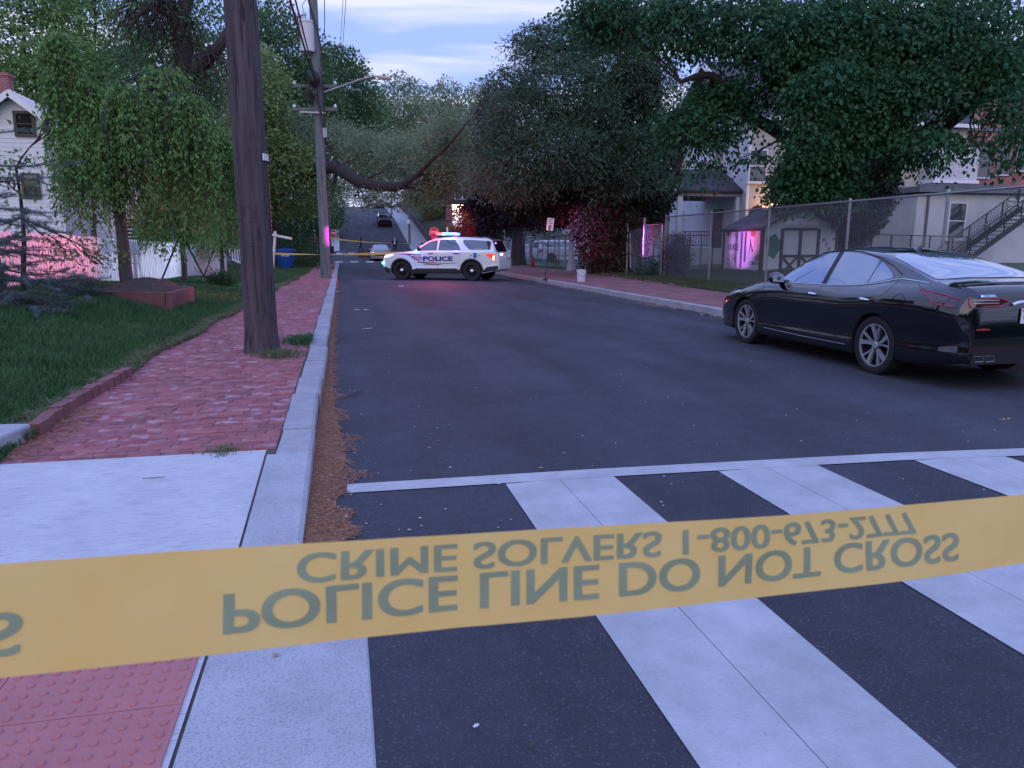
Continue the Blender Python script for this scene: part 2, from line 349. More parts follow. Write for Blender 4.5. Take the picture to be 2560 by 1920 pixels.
bf = [(4, 5, 1, 0), (5, 6, 2, 1), (6, 7, 3, 2), (7, 4, 0, 3), (8, 9, 5, 4), (9, 10, 6, 5), (10, 11, 7, 6), (11, 8, 4, 7), (8, 9, 10, 11)]
o = fastmesh('brick_pavement', V, 12, M_brick, F=[tuple(reversed(f)) if i < 8 else f for i, f in enumerate(bf)]); o['kind'] = 'structure'
M_joint = mat('joint_sand', (.06, .05, .048), .95, col2=(.10, .085, .07), vs=14)
strip('pavement_bed', [5.0, 20, 40, 60], lambda y: [(-.46, .112), (-3.0, .112)], M_joint)
# right pavement: brick pattern material on one sheet
def brickpattern(name, a, b, mortar, bw=.2, rh=.1, ms=.006, axes='XY', bump=.3):
    m = mat(name, a, .85); N, L = m.node_tree.nodes, m.node_tree.links; bs_ = N['Principled BSDF']
    tcn = [n for n in N if n.type == 'TEX_COORD'][0]; mp_ = N.new('ShaderNodeMapping'); L.new(tcn.outputs['Object'], mp_.inputs[0])
    if axes == 'XZ': mp_.inputs['Rotation'].default_value = (R(-90), 0, 0)
    if axes == 'YZ': mp_.inputs['Rotation'].default_value = (R(-90), 0, R(-90))
    br = N.new('ShaderNodeTexBrick'); br.inputs['Scale'].default_value = 1; br.inputs['Brick Width'].default_value = bw; br.inputs['Row Height'].default_value = rh; br.inputs['Mortar Size'].default_value = ms
    br.inputs['Color1'].default_value = (*a, 1); br.inputs['Color2'].default_value = (*b, 1); br.inputs['Mortar'].default_value = (*mortar, 1); L.new(mp_.outputs[0], br.inputs['Vector'])
    nn = N.new('ShaderNodeTexNoise'); nn.inputs['Scale'].default_value = 1.3; nn.inputs['Detail'].default_value = 6; L.new(tcn.outputs['Object'], nn.inputs[0])
    mr = N.new('ShaderNodeMapRange'); mr.inputs[1].default_value = .3; mr.inputs[2].default_value = .7; mr.inputs[3].default_value = .7; mr.inputs[4].default_value = 1.2; L.new(nn.outputs[0], mr.inputs[0])
    mi = N.new('ShaderNodeMix'); mi.data_type = 'RGBA'; mi.blend_type = 'MULTIPLY'; mi.inputs[0].default_value = 1; L.new(br.outputs[0], mi.inputs[6]); L.new(mr.outputs[0], mi.inputs[7]); L.new(mi.outputs[2], bs_.inputs['Base Color'])
    bp = N.new('ShaderNodeBump'); bp.inputs['Strength'].default_value = bump; bp.inputs['Distance'].default_value = -.01; L.new(br.outputs[1], bp.inputs['Height']); L.new(bp.outputs[0], bs_.inputs['Normal'])
    return m
M_brickR = brickpattern('paving_brick_right', (.30, .12, .125), (.22, .09, .10), (.08, .06, .06))
strip('pavement_right', [-12, 10, 20, 30, 40, 50, 61.5], lambda y: [(7.92, .132), (float(np.interp(y, [0, 12, 22, 32, 40, 60], [10.3, 10.3, 10.8, 11.6, 12.3, 12.3])), .132)], M_brickR)
strip('verge_right', [-12, 10, 14, 18, 22, 26, 30, 34, 38, 44, 61], lambda y: [(float(np.interp(y, [0, 12, 22, 32, 40, 60], [10.3, 10.3, 10.8, 11.6, 12.3, 12.3])) - .1, .126), (11.8, .15), (12.9, .19), (15, .22), (19, .5), (30, .55), (60, .5)], M_turf)
# concrete ramp panel and tactile pad
def rz_(y): return float(np.interp(y, [2.7, 3.3, 4.9, 6], [.010, .028, .132, .134]))
strip('concrete_pavement', [-12, -4, 0, 2.7, 3.3, 4, 4.9, 5.03], lambda y: [(-.545, rz_(y)), (-.9, rz_(y)), (-4.5, rz_(y) + .01)], M_conc)
strip('pavement_joint', [-12, 2.7, 3.3, 4.9, 5.0], lambda y: [(-.52, rz_(y) - .006), (-.56, rz_(y) - .006)], M_joint)
M_tact = mat('tactile_red', (.45, .17, .17), .75, col2=(.37, .14, .14), vs=3, bump=.25, bs=120)
mb = MB()
TZ = .018
for i in range(4):
    for j in range(5):
        x0 = -.565 - i * .612; y1 = 2.96 - j * .612
        if i == 0 and j == 0: pass
        mb.box((x0 - .305, y1 - .305, TZ - .02), (.608, .608, .04))
        for a in range(10):
            for b in range(10):
                if (a + b) % 1 == 0:
                    cx, cy = x0 - .033 - a * .0605, y1 - .033 - b * .0605
                    if cy < 1.4 or cx < -2.4: continue
                    mb.lathe([(.0140, 0), (.0125, .004), (.009, .0068), (0, .008)], (cx, cy, TZ), 12)
mb.build('tactile_paving', M_tact)['kind'] = 'structure'
# painted markings
M_paint = mat('road_paint', (.48, .49, .51), .6, col2=(.38, .39, .42), vs=2.5, bump=.35, bs=90)
m_ = M_paint; N, L = m_.node_tree.nodes, m_.node_tree.links; bsd = N['Principled BSDF']; src = bsd.inputs['Base Color'].links[0].from_socket
tcn = [n for n in N if n.type == 'TEX_COORD'][0]; nn = N.new('ShaderNodeTexNoise'); nn.inputs['Scale'].default_value = 34; nn.inputs['Detail'].default_value = 9; nn.inputs['Roughness'].default_value = .7; L.new(tcn.outputs['Object'], nn.inputs[0])
mr = N.new('ShaderNodeMapRange'); mr.inputs[1].default_value = .61; mr.inputs[2].default_value = .70; mr.inputs[4].default_value = .75; L.new(nn.outputs[0], mr.inputs[0])
mi = N.new('ShaderNodeMix'); mi.data_type = 'RGBA'; L.new(mr.outputs[0], mi.inputs[0]); L.new(src, mi.inputs[6]); mi.inputs[7].default_value = (.28, .28, .31, 1); L.new(mi.outputs[2], bsd.inputs['Base Color'])
n7 = N.new('ShaderNodeTexNoise'); n7.inputs['Scale'].default_value = 2.2; n7.inputs['Detail'].default_value = 9; n7.inputs['Roughness'].default_value = .72; L.new(tcn.outputs['Object'], n7.inputs[0])
r7 = N.new('ShaderNodeMapRange'); r7.inputs[1].default_value = .35; r7.inputs[2].default_value = .62; r7.inputs[3].default_value = 1.06; r7.inputs[4].default_value = .80; L.new(n7.outputs[0], r7.inputs[0])
s7 = bsd.inputs['Base Color'].links[0].from_socket; i7 = N.new('ShaderNodeMix'); i7.data_type = 'RGBA'; i7.blend_type = 'MULTIPLY'; i7.inputs[0].default_value = 1; L.new(s7, i7.inputs[6]); L.new(r7.outputs[0], i7.inputs[7]); L.new(i7.outputs[2], bsd.inputs['Base Color'])
def roadz(x, y): return zr(y) + float(np.interp(x, [-.26, 1.5, 3.7, 6, 7.72], [0, .03, .05, .03, 0]))
def paint_strip(mb, x0, x1, y0, y1, n=8, off=.005, slope=0, jit=.006):
    for i in range(n):
        a, b = y0 + (y1 - y0) * i / n, y0 + (y1 - y0) * (i + 1) / n
        xs = [x0, x1]
        mb.add([(x0, a + slope * x0, roadz(x0, a) + off), (x1, a + slope * x1, roadz(x1, a) + off), (x1, b + slope * x1, roadz(x1, b) + off), (x0, b + slope * x0, roadz(x0, b) + off)], [(0, 1, 2, 3)])
mb = MB()
for k in range(5):
    x0 = .93 + 1.385 * k; yt = 4.36 - .075 * x0
    for a, b in ((x0, x0 + .346), (x0 + .3485, x0 + .695)): paint_strip(mb, a, b, -2.6, yt, 14)
mb.build('crosswalk_bars', M_paint)['kind'] = 'structure'
mb = MB(); xs = np.linspace(-.03, 7.5, 30); 
for a, b in zip(xs[:-1], xs[1:]):
    z1, z2 = roadz(a, 0) + .006, roadz(b, 0) + .006; f = lambda x, o_: 4.375 + o_ - .075 * x
    mb.add([(a, f(a, 0), z1), (b, f(b, 0), z2), (b, f(b, .17), z2), (a, f(a, .17), z1)], [(0, 1, 2, 3)])
mb.build('edge_line', M_paint)['kind'] = 'structure'
mb = MB()
for yb in (61.6, 79.5):
    for yl in (yb, yb + 3.2):
        mb.add([(-.9, yl, zr(yl) + .02), (8.6, yl, zr(yl) + .02), (8.6, yl + .3, zr(yl + .3) + .02), (-.9, yl + .3, zr(yl + .3) + .02)], [(0, 1, 2, 3)])
    for k in range(8):
        x0 = -.6 + k * 1.25
        mb.add([(x0, yb, zr(yb) + .058), (x0 + .62, yb, zr(yb) + .058), (x0 + .62, yb + 3.2, zr(yb + 3.2) + .058), (x0, yb + 3.2, zr(yb + 3.2) + .058)], [(0, 1, 2, 3)])
mb.add([(1.4, 72, zr(72) + .05), (2.6, 72, zr(72) + .05), (2.6, 72.4, zr(72.4) + .05), (1.4, 72.4, zr(72.4) + .05)], [(0, 1, 2, 3)])
for k in range(10):
    x0 = -2.6; y0 = 63.5 + k * 1.4
    mb.add([(x0 - 1.6, y0, zr(y0) + .022), (x0, y0, zr(y0) + .022), (x0, y0 + .6, zr(y0 + .6) + .022), (x0 - 1.6, y0 + .6, zr(y0 + .6) + .022)], [(0, 1, 2, 3)])
mb.build('far_crosswalk_markings', M_paint)['kind'] = 'structure'
# lawn
ly = sorted(list(np.arange(4.6, 34, .8)) + list(range(35, 61, 3)))
lxf = [0, .03, .1, .2, .3, .45, .6, .8, 1.0, 1.4, 2, 3, 5, 8]
def lawnprof(y):
    e = lawn_edge(y) - .04; w = e - fenceX(y); w = max(w, 2.2)
    return [(e - w * t, lawnz(e - w * t, y) if t > 0 else .12) for t in lxf]
strip('lawn', ly, lawnprof, M_turf)
# brick edging of the lawn and white stone block
mb = MB(); y = 5.75
M_edge = mat('edging_brick', (.27, .10, .10), .85, col2=(.17, .07, .075), vs=5, isl=.5, bump=.4)
while y < 8.3:
    x = lawn_edge(y) + .03; mb.box((x, y + .095, .165 + random.uniform(-.008, .008)), (.09, .188, .11), rz=random.gauss(0, .05)); y += .2
tag(mb.build('brick_edging', M_edge), 'row of raised red bricks edging the lawn beside the brick pavement', 'edging')
mb = MB(); mb.box((-2.34, 5.52, .16), (.26, .40, .17), rz=-.12); mb.box((-2.37, 5.13, .165), (.26, .36, .18), rz=.03)
o = mb.build('stone_block', M_conc2); tag(o, 'pale concrete kerb stones at the left edge where the lawn begins', 'kerb stone')
bv = o.modifiers.new('b', 'BEVEL'); bv.width = .02; bv.segments = 2
# ================================================================== VEGETATION HELPERS
def catmull(P_, sub):
    P_ = [np.array(p, float) for p in P_]; out = []
    for i in range(len(P_) - 1):
        a, b, c, d = P_[max(i - 1, 0)], P_[i], P_[i + 1], P_[min(i + 2, len(P_) - 1)]
        for j in range(sub):
            t = j / sub; out.append(.5 * ((2 * b) + (-a + c) * t + (2 * a - 5 * b + 4 * c - d) * t * t + (-a + 3 * b - 3 * c + d) * t**3))
    out.append(P_[-1]); return out
def rdir(n):
    v = rng.normal(size=(n, 3)); return v / np.linalg.norm(v, axis=1, keepdims=True)
def leafquads(pos, dirs, size, aspect=.55, jit=.35):
    """diamond leaves starting at pos, pointing along dirs"""
    n = len(pos); s = size * (1 + jit * rng.normal(size=(n, 1)).clip(-1.5, 1.5))
    d = dirs / (np.linalg.norm(dirs, axis=1, keepdims=True) + 1e-9)
    w = np.cross(d, rdir(n)); w /= (np.linalg.norm(w, axis=1, keepdims=True) + 1e-9)
    a = pos; c = pos + d * s; m = pos + d * s * .45
    return np.stack([a, m + w * s * aspect * .5, c, m - w * s * aspect * .5], axis=1).reshape(-1, 3)
def blobleaves(blobs, size, per=14, spread=1.0, droop=-.15, aspect=.55, shell=.55, out=.5, tier=0):
    """blobs: (centre, (rx,ry,rz), number of clusters)"""
    P_, D_ = [], []
    for c, r, n in blobs:
        c = np.array(c, dtype=float); r = np.array(r if hasattr(r, '__len__') else (r, r, r), dtype=float)
        d = rdir(n); rad = rng.random(n) ** (1 / 3.) ; rad = shell + (1 - shell) * rad; rad *= 1 + .13 * np.sin(d[:, 0] * 5 + c[0]) * np.cos(d[:, 2] * 6 + c[1]) + .07 * rng.normal(size=n)
        cc = c + d * r * rad[:, None]
        cs = size * spread * (1.6 + 1.2 * rng.random(n))
        k = rng.poisson(per, n) + 1
        idx = np.repeat(np.arange(n), k)
        if tier:
            off = rng.normal(size=(len(idx), 3)) * (tier * (.55 + .75 * rng.random(n)))[idx][:, None] * np.array([1, 1, .22]); off = np.clip(off, -1.7 * tier, 1.7 * tier); off[:, 2] -= (off[:, 0] ** 2 + off[:, 1] ** 2) * .38 / tier
        else: off = rng.normal(size=(len(idx), 3)) * cs[idx][:, None] * np.array([1, 1, .55])
        pos = cc[idx] + off
        dr = rdir(len(idx)) * .8 + d[idx] * out + off / (np.linalg.norm(off, axis=1, keepdims=True) + 1e-6) * .5
        dr[:, 2] += droop
        P_.append(pos); D_.append(dr)
    return leafquads(np.concatenate(P_), np.concatenate(D_), size, aspect)
def bend(a, b, k=5, amp=.12, sag=0):
    a = Vector(a); b = Vector(b); L = (b - a).length; pts = []
    o1 = Vector(rdir(1)[0]) * L * amp
    for i in range(k + 1):
        t = i / k; pts.append(a.lerp(b, t) + o1 * math.sin(math.pi * t) + Vector(rdir(1)[0]) * L * amp * .18 * (0 < i < k) + Vector((0, 0, -sag * L * math.sin(math.pi * t))))
    return pts
def taper(a, b, k): return [a + (b - a) * (i / (k - 1)) ** .8 for i in range(k)]
def branchset(mb, start, blobs, r0, sub=5, k=5, amp=.1):
    for c, r, n in blobs:
        c = Vector(c); rr = r if hasattr(r, '__len__') else (r, r, r); s = min(start, key=lambda q: (Vector(q) - c).length + abs(Vector(q).z - c.z) * .5)
        pts = bend(s, c, k, amp); mb.tube(pts, taper(r0, r0 * .3, k + 1), 6, cap=False)
        for i in range(sub):
            d = Vector(rdir(1)[0]); e = c + Vector((d.x * rr[0], d.y * rr[1], d.z * rr[2])) * .85
            p = pts[random.randint(k // 2, k)]; mb.tube(bend(p, e, 3, .12), taper(r0 * .35, .012, 4), 4, cap=False)
M_bark = mat('bark', (.045, .036, .034), .95, col2=(.02, .016, .017), vs=5, bump=.9, bs=9, stretch=(1, 1, .25))
M_bark2 = mat('bark_grey', (.11, .10, .09), .95, col2=(.05, .045, .04), vs=6, bump=.7, bs=14, stretch=(1, 1, .3))
def tree(name, base, trunk_pts, rad, blobs, leaf, size, per, label, group=None, cat='tree', r0=.08, sub=5, bark=None, **kw):
    base = Vector(base); t = empty(name, base, 0, label, cat, group)
    mb = MB(); mb.tube([Vector(p) for p in trunk_pts], rad, 10); branchset(mb, trunk_pts[len(trunk_pts) // 2:], blobs, r0, sub)
    tr = mb.build('trunk', bark or M_bark, t, smooth=True); tr.location = -base
    cr_ = fastmesh('crown', blobleaves(blobs, size, per, **kw), 4, leaf, t); cr_.location = -base
    return t
def blob(px, py, f, rx, ry, n, rd=None):
    """blob placed where its centre shows, radii in photo pixels at that depth"""
    c = P(px, py, f); s = f / 1880.0; rx, ry = rx * s, ry * s; rd = rd * s if rd else (rx + ry) / 2 * .9
    return (c, (rx, rd, ry), n)
L_wood = leafmat('leaf_wood', (.085, .18, .05), (.19, .32, .10))
L_wood2 = leafmat('leaf_olive', (.10, .18, .055), (.21, .30, .11))
L_dark = leafmat('leaf_dark', (.04, .10, .04), (.10, .19, .075))
L_feather = leafmat('leaf_feather', (.11, .17, .10), (.28, .35, .21), vs=.4)
L_weep = leafmat('leaf_weeping', (.075, .18, .045), (.18, .32, .09), vs=2)
L_maple = leafmat('leaf_maple', (.014, .062, .024), (.045, .14, .055), vs=.9)
L_ash = leafmat('leaf_ash', (.035, .075, .045), (.095, .155, .09), vs=.8)
L_purple = leafmat('leaf_purple', (.035, .025, .035), (.07, .05, .065))
L_ivy = leafmat('leaf_ivy', (.012, .022, .012), (.035, .045, .025), tr=.1)
L_shrub = leafmat('leaf_shrub', (.025, .06, .02), (.07, .11, .04))
# ------------------------------------------------------------------ woods on the left, behind
WG = 'tall trees rising behind the white house'
def bg_tree(name, px, base_f, blobs, leaf, label, group=None, size=.28, per=15, tw=.3, **kw):
    if size > .15: kw.setdefault('tier', size * 2.6); blobs = [(c_, r_, int(n_ * .7)) for c_, r_, n_ in blobs]; per = int(per * 1.5); size *= .9; kw.setdefault('shell', .45)
    px = {850: 796, 920: 760, 1020: 1125, 1120: 1165}.get(px, px); c0 = P(px, 600, base_f); b = Vector((c0.x, c0.y, groundz(c0.x, c0.y) - .1)); top = Vector(blobs[0][0])
    pts = bend(b, top, 6, .05); return tree(name, b, pts, taper(tw, tw * .3, 7), blobs, leaf, size, per, label, group, r0=tw * .4, **kw)
bg_tree('broadleaf_tree', 60, 52, [blob(60, 70, 52, 150, 120, 420), blob(-60, 220, 50, 140, 110, 300), blob(150, 190, 50, 110, 90, 300), blob(40, -60, 54, 150, 90, 250), blob(90, 330, 50, 120, 80, 200)], L_wood, 'tall bright green tree behind the white gabled house at the left edge', WG)
bg_tree('broadleaf_tree', 260, 56, [blob(240, 60, 56, 140, 100, 420), blob(200, 240, 54, 90, 120, 300), blob(330, 200, 55, 120, 110, 380), blob(250, -60, 58, 150, 70, 200), blob(300, 360, 54, 140, 80, 250)], L_wood, 'tall dense green tree rising above the metal roof of the white house', WG)
bg_tree('broadleaf_tree', 470, 50, [blob(430, 150, 50, 110, 110, 380), blob(520, 260, 48, 100, 110, 380), blob(400, 330, 50, 110, 90, 260), blob(540, 420, 48, 90, 90, 260), blob(470, 20, 52, 110, 70, 120)], L_dark, 'dark green tree whose crown fills the gap left of the near wooden pole', WG)
bg_tree('broadleaf_tree', 690, 62, [blob(700, 130, 62, 100, 110, 520), blob(640, 250, 60, 90, 110, 420), blob(760, 230, 61, 80, 90, 420), blob(700, 340, 60, 110, 80, 420), blob(660, 60, 64, 50, 40, 90)], L_dark, 'tall dark tree with a rounded top just left of the transformer pole', WG, size=.3)
bg_tree('broadleaf_tree', 850, 70, [blob(850, 210, 70, 70, 90, 420), blob(890, 270, 70, 60, 60, 260), blob(830, 310, 70, 70, 60, 260), blob(830, 150, 70, 40, 40, 90)], L_dark, 'dark tree with a ragged crown right of the transformer pole below the street light', size=.3)
bg_tree('broadleaf_tree', 650, 44, [blob(650, 200, 44, 55, 90, 330), blob(640, 330, 44, 70, 80, 330), blob(700, 400, 44, 80, 70, 330), blob(620, 450, 44, 70, 70, 260), blob(750, 470, 46, 70, 60, 220)], L_wood2, 'yellowish green tree close behind the two nearest poles', size=.2)
# hedge-like growth low behind the bin
bg_tree('holly_tree', 740, 56, [blob(740, 560, 56, 70, 60, 420), blob(690, 520, 56, 60, 70, 300), blob(780, 500, 57, 40, 70, 260), blob(720, 630, 54, 60, 30, 260)], L_dark, 'dense dark evergreen standing behind the blue bin', size=.16, tw=.15)
# ------------------------------------------------------------------ far trees over the hill road
bg_tree('feathery_tree', 1020, 100, [blob(1010, 250, 100, 60, 60, 330), blob(960, 330, 98, 70, 60, 420), blob(1080, 300, 98, 70, 60, 420), blob(1020, 380, 96, 110, 60, 520), blob(1110, 400, 95, 60, 60, 300)], L_feather, 'tall pale feathery tree with an open twiggy top in the centre distance', size=.36, per=12, sub=9, shell=.3)
bg_tree('feathery_tree', 1120, 92, [blob(1120, 250, 92, 50, 50, 240), blob(1150, 320, 92, 50, 60, 300), blob(1090, 360, 90, 60, 50, 300), blob(1160, 420, 90, 50, 50, 260)], L_feather, 'second pale feathery tree right of the tallest one in the distance', size=.34, per=12, sub=8, shell=.3)
bg_tree('feathery_tree', 920, 110, [blob(930, 280, 110, 45, 55, 240), blob(900, 370, 108, 60, 50, 300), blob(950, 420, 106, 60, 40, 300), blob(860, 430, 106, 60, 40, 240)], L_feather, 'small pale tree beyond the hill crest at the left of the far road', size=.38, per=12, sub=8, shell=.3)
bg_tree('poplar_tree', 1215, 75, [blob(1210, 230, 75, 30, 35, 110), blob(1200, 300, 75, 28, 60, 180), blob(1215, 380, 75, 35, 50, 160)], L_feather, 'slim pale tree showing between the distant trees and the big dark crown', size=.26)
for i, (px, py, f, rx, ry, lb) in enumerate([(800, 530, 96, 50, 40, 'low green bush on the left bank beside the start of the hill road'), (800, 470, 118, 60, 40, 'dark green thicket left of the hill road crest'), (1060, 480, 128, 50, 30, 'dark thicket at the crest on the right of the hill road'), (1110, 520, 108, 60, 40, 'brown green thicket above the retaining wall on the hill'), (1180, 590, 84, 70, 34, 'dark shrubs behind the roof of the police car'), (1240, 560, 80, 40, 60, 'tall dark shrubs right of the lit brick porch')]):
    c0 = P(px, py, f); zb = groundz(c0.x, c0.y)
    t = empty('thicket', (c0.x, c0.y, zb), 0, lb, 'thicket', 'thickets on the far banks'); s = f / 1880
    bl = [(c0, (rx * s, rx * s * .6, ry * s), 360), (Vector((c0.x, c0.y, (c0.z + zb) / 2)), (rx * s * .9, rx * s * .5, max((c0.z - zb) / 2, .5)), 260)]
    o = fastmesh('foliage', blobleaves(bl, .26, 12), 4, [L_dark, L_dark, L_dark, L_wood2, L_dark, L_dark][i], t); o.location = -t.location
    mb = MB(); branchset(mb, [Vector((c0.x, c0.y, zb))], [bl[0]], .1, 6); q = mb.build('stem', M_bark, t); q.location = -t.location
# ------------------------------------------------------------------ big oak with the limb over the road
def oak():
    b = P(672, 668, 47); b.z = .2
    t = empty('oak_tree', b, 0, 'huge old oak behind the near pole with one long dark limb reaching over the road', 'tree')
    mb = MB()
    f = 47; a = [b, P(668, 600, 47), P(665, 550, 47), P(672, 510, 47), P(690, 478, 47)]
    mb.tube([b + Vector((0, 0, -.2)), b + Vector((.02, 0, .5))] + a[1:4], [1.05, .72, .62, .60, .55], 14)
    mb.tube([P(665, 530, 47), P(672, 490, 47), P(655, 440, 47), P(690, 380, 46.5), P(715, 345, 46), P(700, 300, 46), P(665, 255, 45.5), P(640, 200, 45)], [.55, .5, .42, .38, .34, .28, .25, .16], 10)
    mb.tube([P(668, 520, 47), P(692, 482, 47), P(730, 462, 46), P(765, 438, 45), P(795, 418, 44), P(840, 418, 43), P(868, 436, 42), P(900, 456, 41), P(945, 466, 40), P(990, 468, 39.5), P(1010, 462, 39)], [.5, .42, .38, .34, .34, .36, .34, .29, .27, .24, .18], 10)
    l2 = [P(1005, 465, 39), P(1045, 436, 38.5), P(1075, 405, 38), P(1110, 375, 37.5), P(1150, 330, 37), P(1172, 300, 36.5)]
    mb.tube(l2, [.16, .13, .1, .07, .05, .03], 7)
    mb.tube([P(1000, 465, 39), P(1030, 470, 39), P(1060, 478, 39)], [.14, .08, .04], 6)
    mb.tube([P(690, 380, 46.5), P(650, 350, 46), P(620, 330, 45)], [.3, .2, .1], 8)
    bl = [blob(760, 375, 46, 60, 40, 180), blob(850, 355, 46, 60, 42, 330), blob(930, 375, 44, 60, 42, 330), blob(1010, 395, 42, 60, 46, 360), blob(1080, 390, 40, 50, 60, 330), blob(1120, 330, 39, 45, 45, 240), blob(1070, 465, 40, 34, 30, 140), blob(985, 495, 40, 50, 10, 90), blob(900, 492, 43, 40, 8, 50), blob(600, 330, 45, 50, 60, 240), blob(1120, 470, 40, 40, 30, 150), blob(740, 330, 46, 60, 50, 240),
          blob(905, 505, 40, 6, 26, 22), blob(1140, 430, 39, 40, 40, 170)]
    branchset(mb, [P(840, 418, 43), P(900, 456, 41), P(945, 466, 40), P(990, 468, 39.5), P(1045, 436, 38.5), P(1110, 375, 37.5), P(690, 380, 46.5), P(650, 350, 46), P(765, 438, 45)], bl, .07, 6)
    o = mb.build('trunk', M_bark, t, smooth=True); o.location = -b
    o = fastmesh('crown', blobleaves(bl, .14, 17, shell=.25, spread=1.5, aspect=.35), 4, L_feather, t); o.location = -b
oak()
# dark twisted tree left of the near pole
def twisted():
    b = P(385, 640, 31); b.z = lawnz(b.x, b.y)
    t = empty('gnarled_tree', b, 0, 'gnarled dark tree with drooping bare branches behind the weeping tree', 'tree')
    mb = MB(); a = [b, P(385, 500, 31), P(385, 400, 31), P(398, 330, 31), P(425, 280, 31), P(455, 200, 31), P(462, 120, 31), P(452, 50, 31), P(470, -20, 31), P(480, -90, 31)]
    mb.tube(a, [.6, .5, .48, .46, .42, .36, .33, .3, .27, .2], 12)
    mb.tube([P(440, 215, 31), P(480, 185, 30.5), P(520, 150, 30), P(560, 100, 30), P(590, 40, 30)], [.3, .27, .24, .2, .1], 9)
    mb.tube([P(455, 30, 31), P(425, 5, 31), P(380, 12, 30.5), P(345, 40, 30), P(320, 80, 30)], [.2, .15, .12, .09, .04], 7)
    mb.tube([P(400, 325, 31), P(360, 215, 30), P(320, 250, 29.6)], [.2, .12, .06], 7)
    st = [P(425, 5, 31), P(380, 12, 30.5), P(345, 40, 30), P(480, 185, 30.5), P(360, 215, 30), P(455, 80, 31), P(520, 150, 30), P(440, 40, 31)]
    for i in range(240):
        s = Vector(random.choice(st)) + Vector(rdir(1)[0]) * .5; pts = [s]; d = Vector(rdir(1)[0]); d.z = abs(d.z) * .3
        for j in range(7):
            d = (d + Vector((random.gauss(0, .35), random.gauss(0, .3), -.42))).normalized(); pts.append(pts[-1] + d * random.uniform(.18, .34))
        mb.tube(pts, taper(.035, .006, 8), 4, cap=False)
    o = mb.build('trunk', M_bark, t, smooth=True); o.location = -b
    bl = [blob(380, 120, 31, 120, 90, 130), blob(500, 240, 30, 60, 70, 110), blob(330, 240, 30, 60, 50, 60), blob(520, 60, 31, 60, 60, 80), blob(400, -30, 31, 120, 50, 120)]
    o = fastmesh('crown', blobleaves(bl, .10, 12, shell=.2, spread=2), 4, L_dark, t); o.location = -b
twisted()
# ------------------------------------------------------------------ weeping tree in the planter
def weeping(name, px, py, f, strands, label, h=4.2, rad=1.9, group=None, size=.085, lean=0, clumps=None):
    b = P(px, py, f); t = empty(name, b, 0, label, 'tree', group); mb = MB()
    top = Vector((b.x - lean, b.y, b.z + h * .52)); mb.tube(bend(b, top, 5, .02), taper(.13 * h / 4.2, .085 * h / 4.2, 6), 9)
    heads = clumps or [(0, 0, h * .8)]
    PP, DD = [], []
    per = strands // len(heads)
    for hd_ in heads:
        hx, hy, hz = hd_[:3]; rad_ = hd_[3] if len(hd_) > 3 else rad
        hd = Vector((b.x + hx, b.y + hy, b.z + hz)); mb.tube(bend(top, hd, 4, .1), taper(.06, .03, 5), 6, cap=False)
        for i in range(per):
            a = random.uniform(0, 2 * math.pi); rr = rad_ * (.25 + .75 * random.random() ** .6); dx, dy = math.cos(a), math.sin(a)
            s = hd + Vector((dx * .1, dy * .1, random.uniform(-.35, .1))); L_ = random.uniform(.4, 1.0) * (hz - h * .14) * .80
            pts = []; k = 13
            for j in range(k + 1):
                u = j / k; out_ = rr * (1 - (1 - u) ** 1.9) * .85; z = .28 * math.sin(u * math.pi) * (rr / rad_) - L_ * u ** 1.6
                pts.append(s + Vector((dx * out_ + random.gauss(0, .015), dy * out_ + random.gauss(0, .015), z)))
            if i % 2 == 0: mb.tube(pts, taper(.012, .003, k + 1), 3, cap=False)
            pa = np.array([p[:] for p in pts]); seg = rng.random(54) ** .85 * k; i0 = np.minimum(seg.astype(int), k - 1); fr = (seg - i0)[:, None]
            pos = pa[i0] * (1 - fr) + pa[i0 + 1] * fr + rng.normal(size=(54, 3)) * .035; dr = rdir(54) * .55 + np.array([dx * .25, dy * .25, -.75])
            PP.append(pos); DD.append(dr)
    o = mb.build('trunk', M_bark2, t, smooth=True); o.location = -b
    o = fastmesh('crown', leafquads(np.concatenate(PP), np.concatenate(DD), size, .42), 4, L_weep, t); o.location = -b
weeping('weeping_tree', 318, 712, 15.6, 1000, 'weeping green tree growing out of the brick planter on the lawn', h=4.5, rad=.98, clumps=[(-.80, 0, 4.75, .42), (-.45, .1, 3.95, .6), (-.1, .3, 3.75, .8), (.45, -.2, 3.8, .8), (1.0, .3, 4.25, .75), (1.45, 0, 3.7, .7), (-.35, -.2, 2.9, .85), (1.95, 0, 3.0, .7)])
YG = 'young staked trees along the picket fence'
for px, py, f, h, lb in ((462, 705, 21, 2.9, 'young weeping tree held by two slanted stakes, the nearer of the pair'), (556, 690, 26, 2.8, 'young staked tree just left of the near wooden pole, the farther of the pair')):
    weeping('young_tree', px, py, f, 300, lb, h=h, rad=.95, group=YG, clumps=[(0, 0, h), (.3, .1, h * .8), (-.4, 0, h * .75)])
    b = P(px, py, f)
    for sx in (-1, 1):
        mb = MB(); q = Vector((b.x + sx * .6, b.y + sx * .15, lawnz(b.x + sx * .6, b.y))); e = Vector((b.x + sx * .05, b.y, b.z + 1.25)); mb.bar(q, e, .045)
        mb.bar(e + Vector((0, 0, -.1)), Vector((b.x, b.y, b.z + 1.17)), .02)
        tag(mb.build('tree_stake', M_bark2), ('left' if sx < 0 else 'right') + ' grey wooden stake propping the ' + ('nearer' if px < 500 else 'farther') + ' young tree', 'stake', 'stakes propping the young trees')
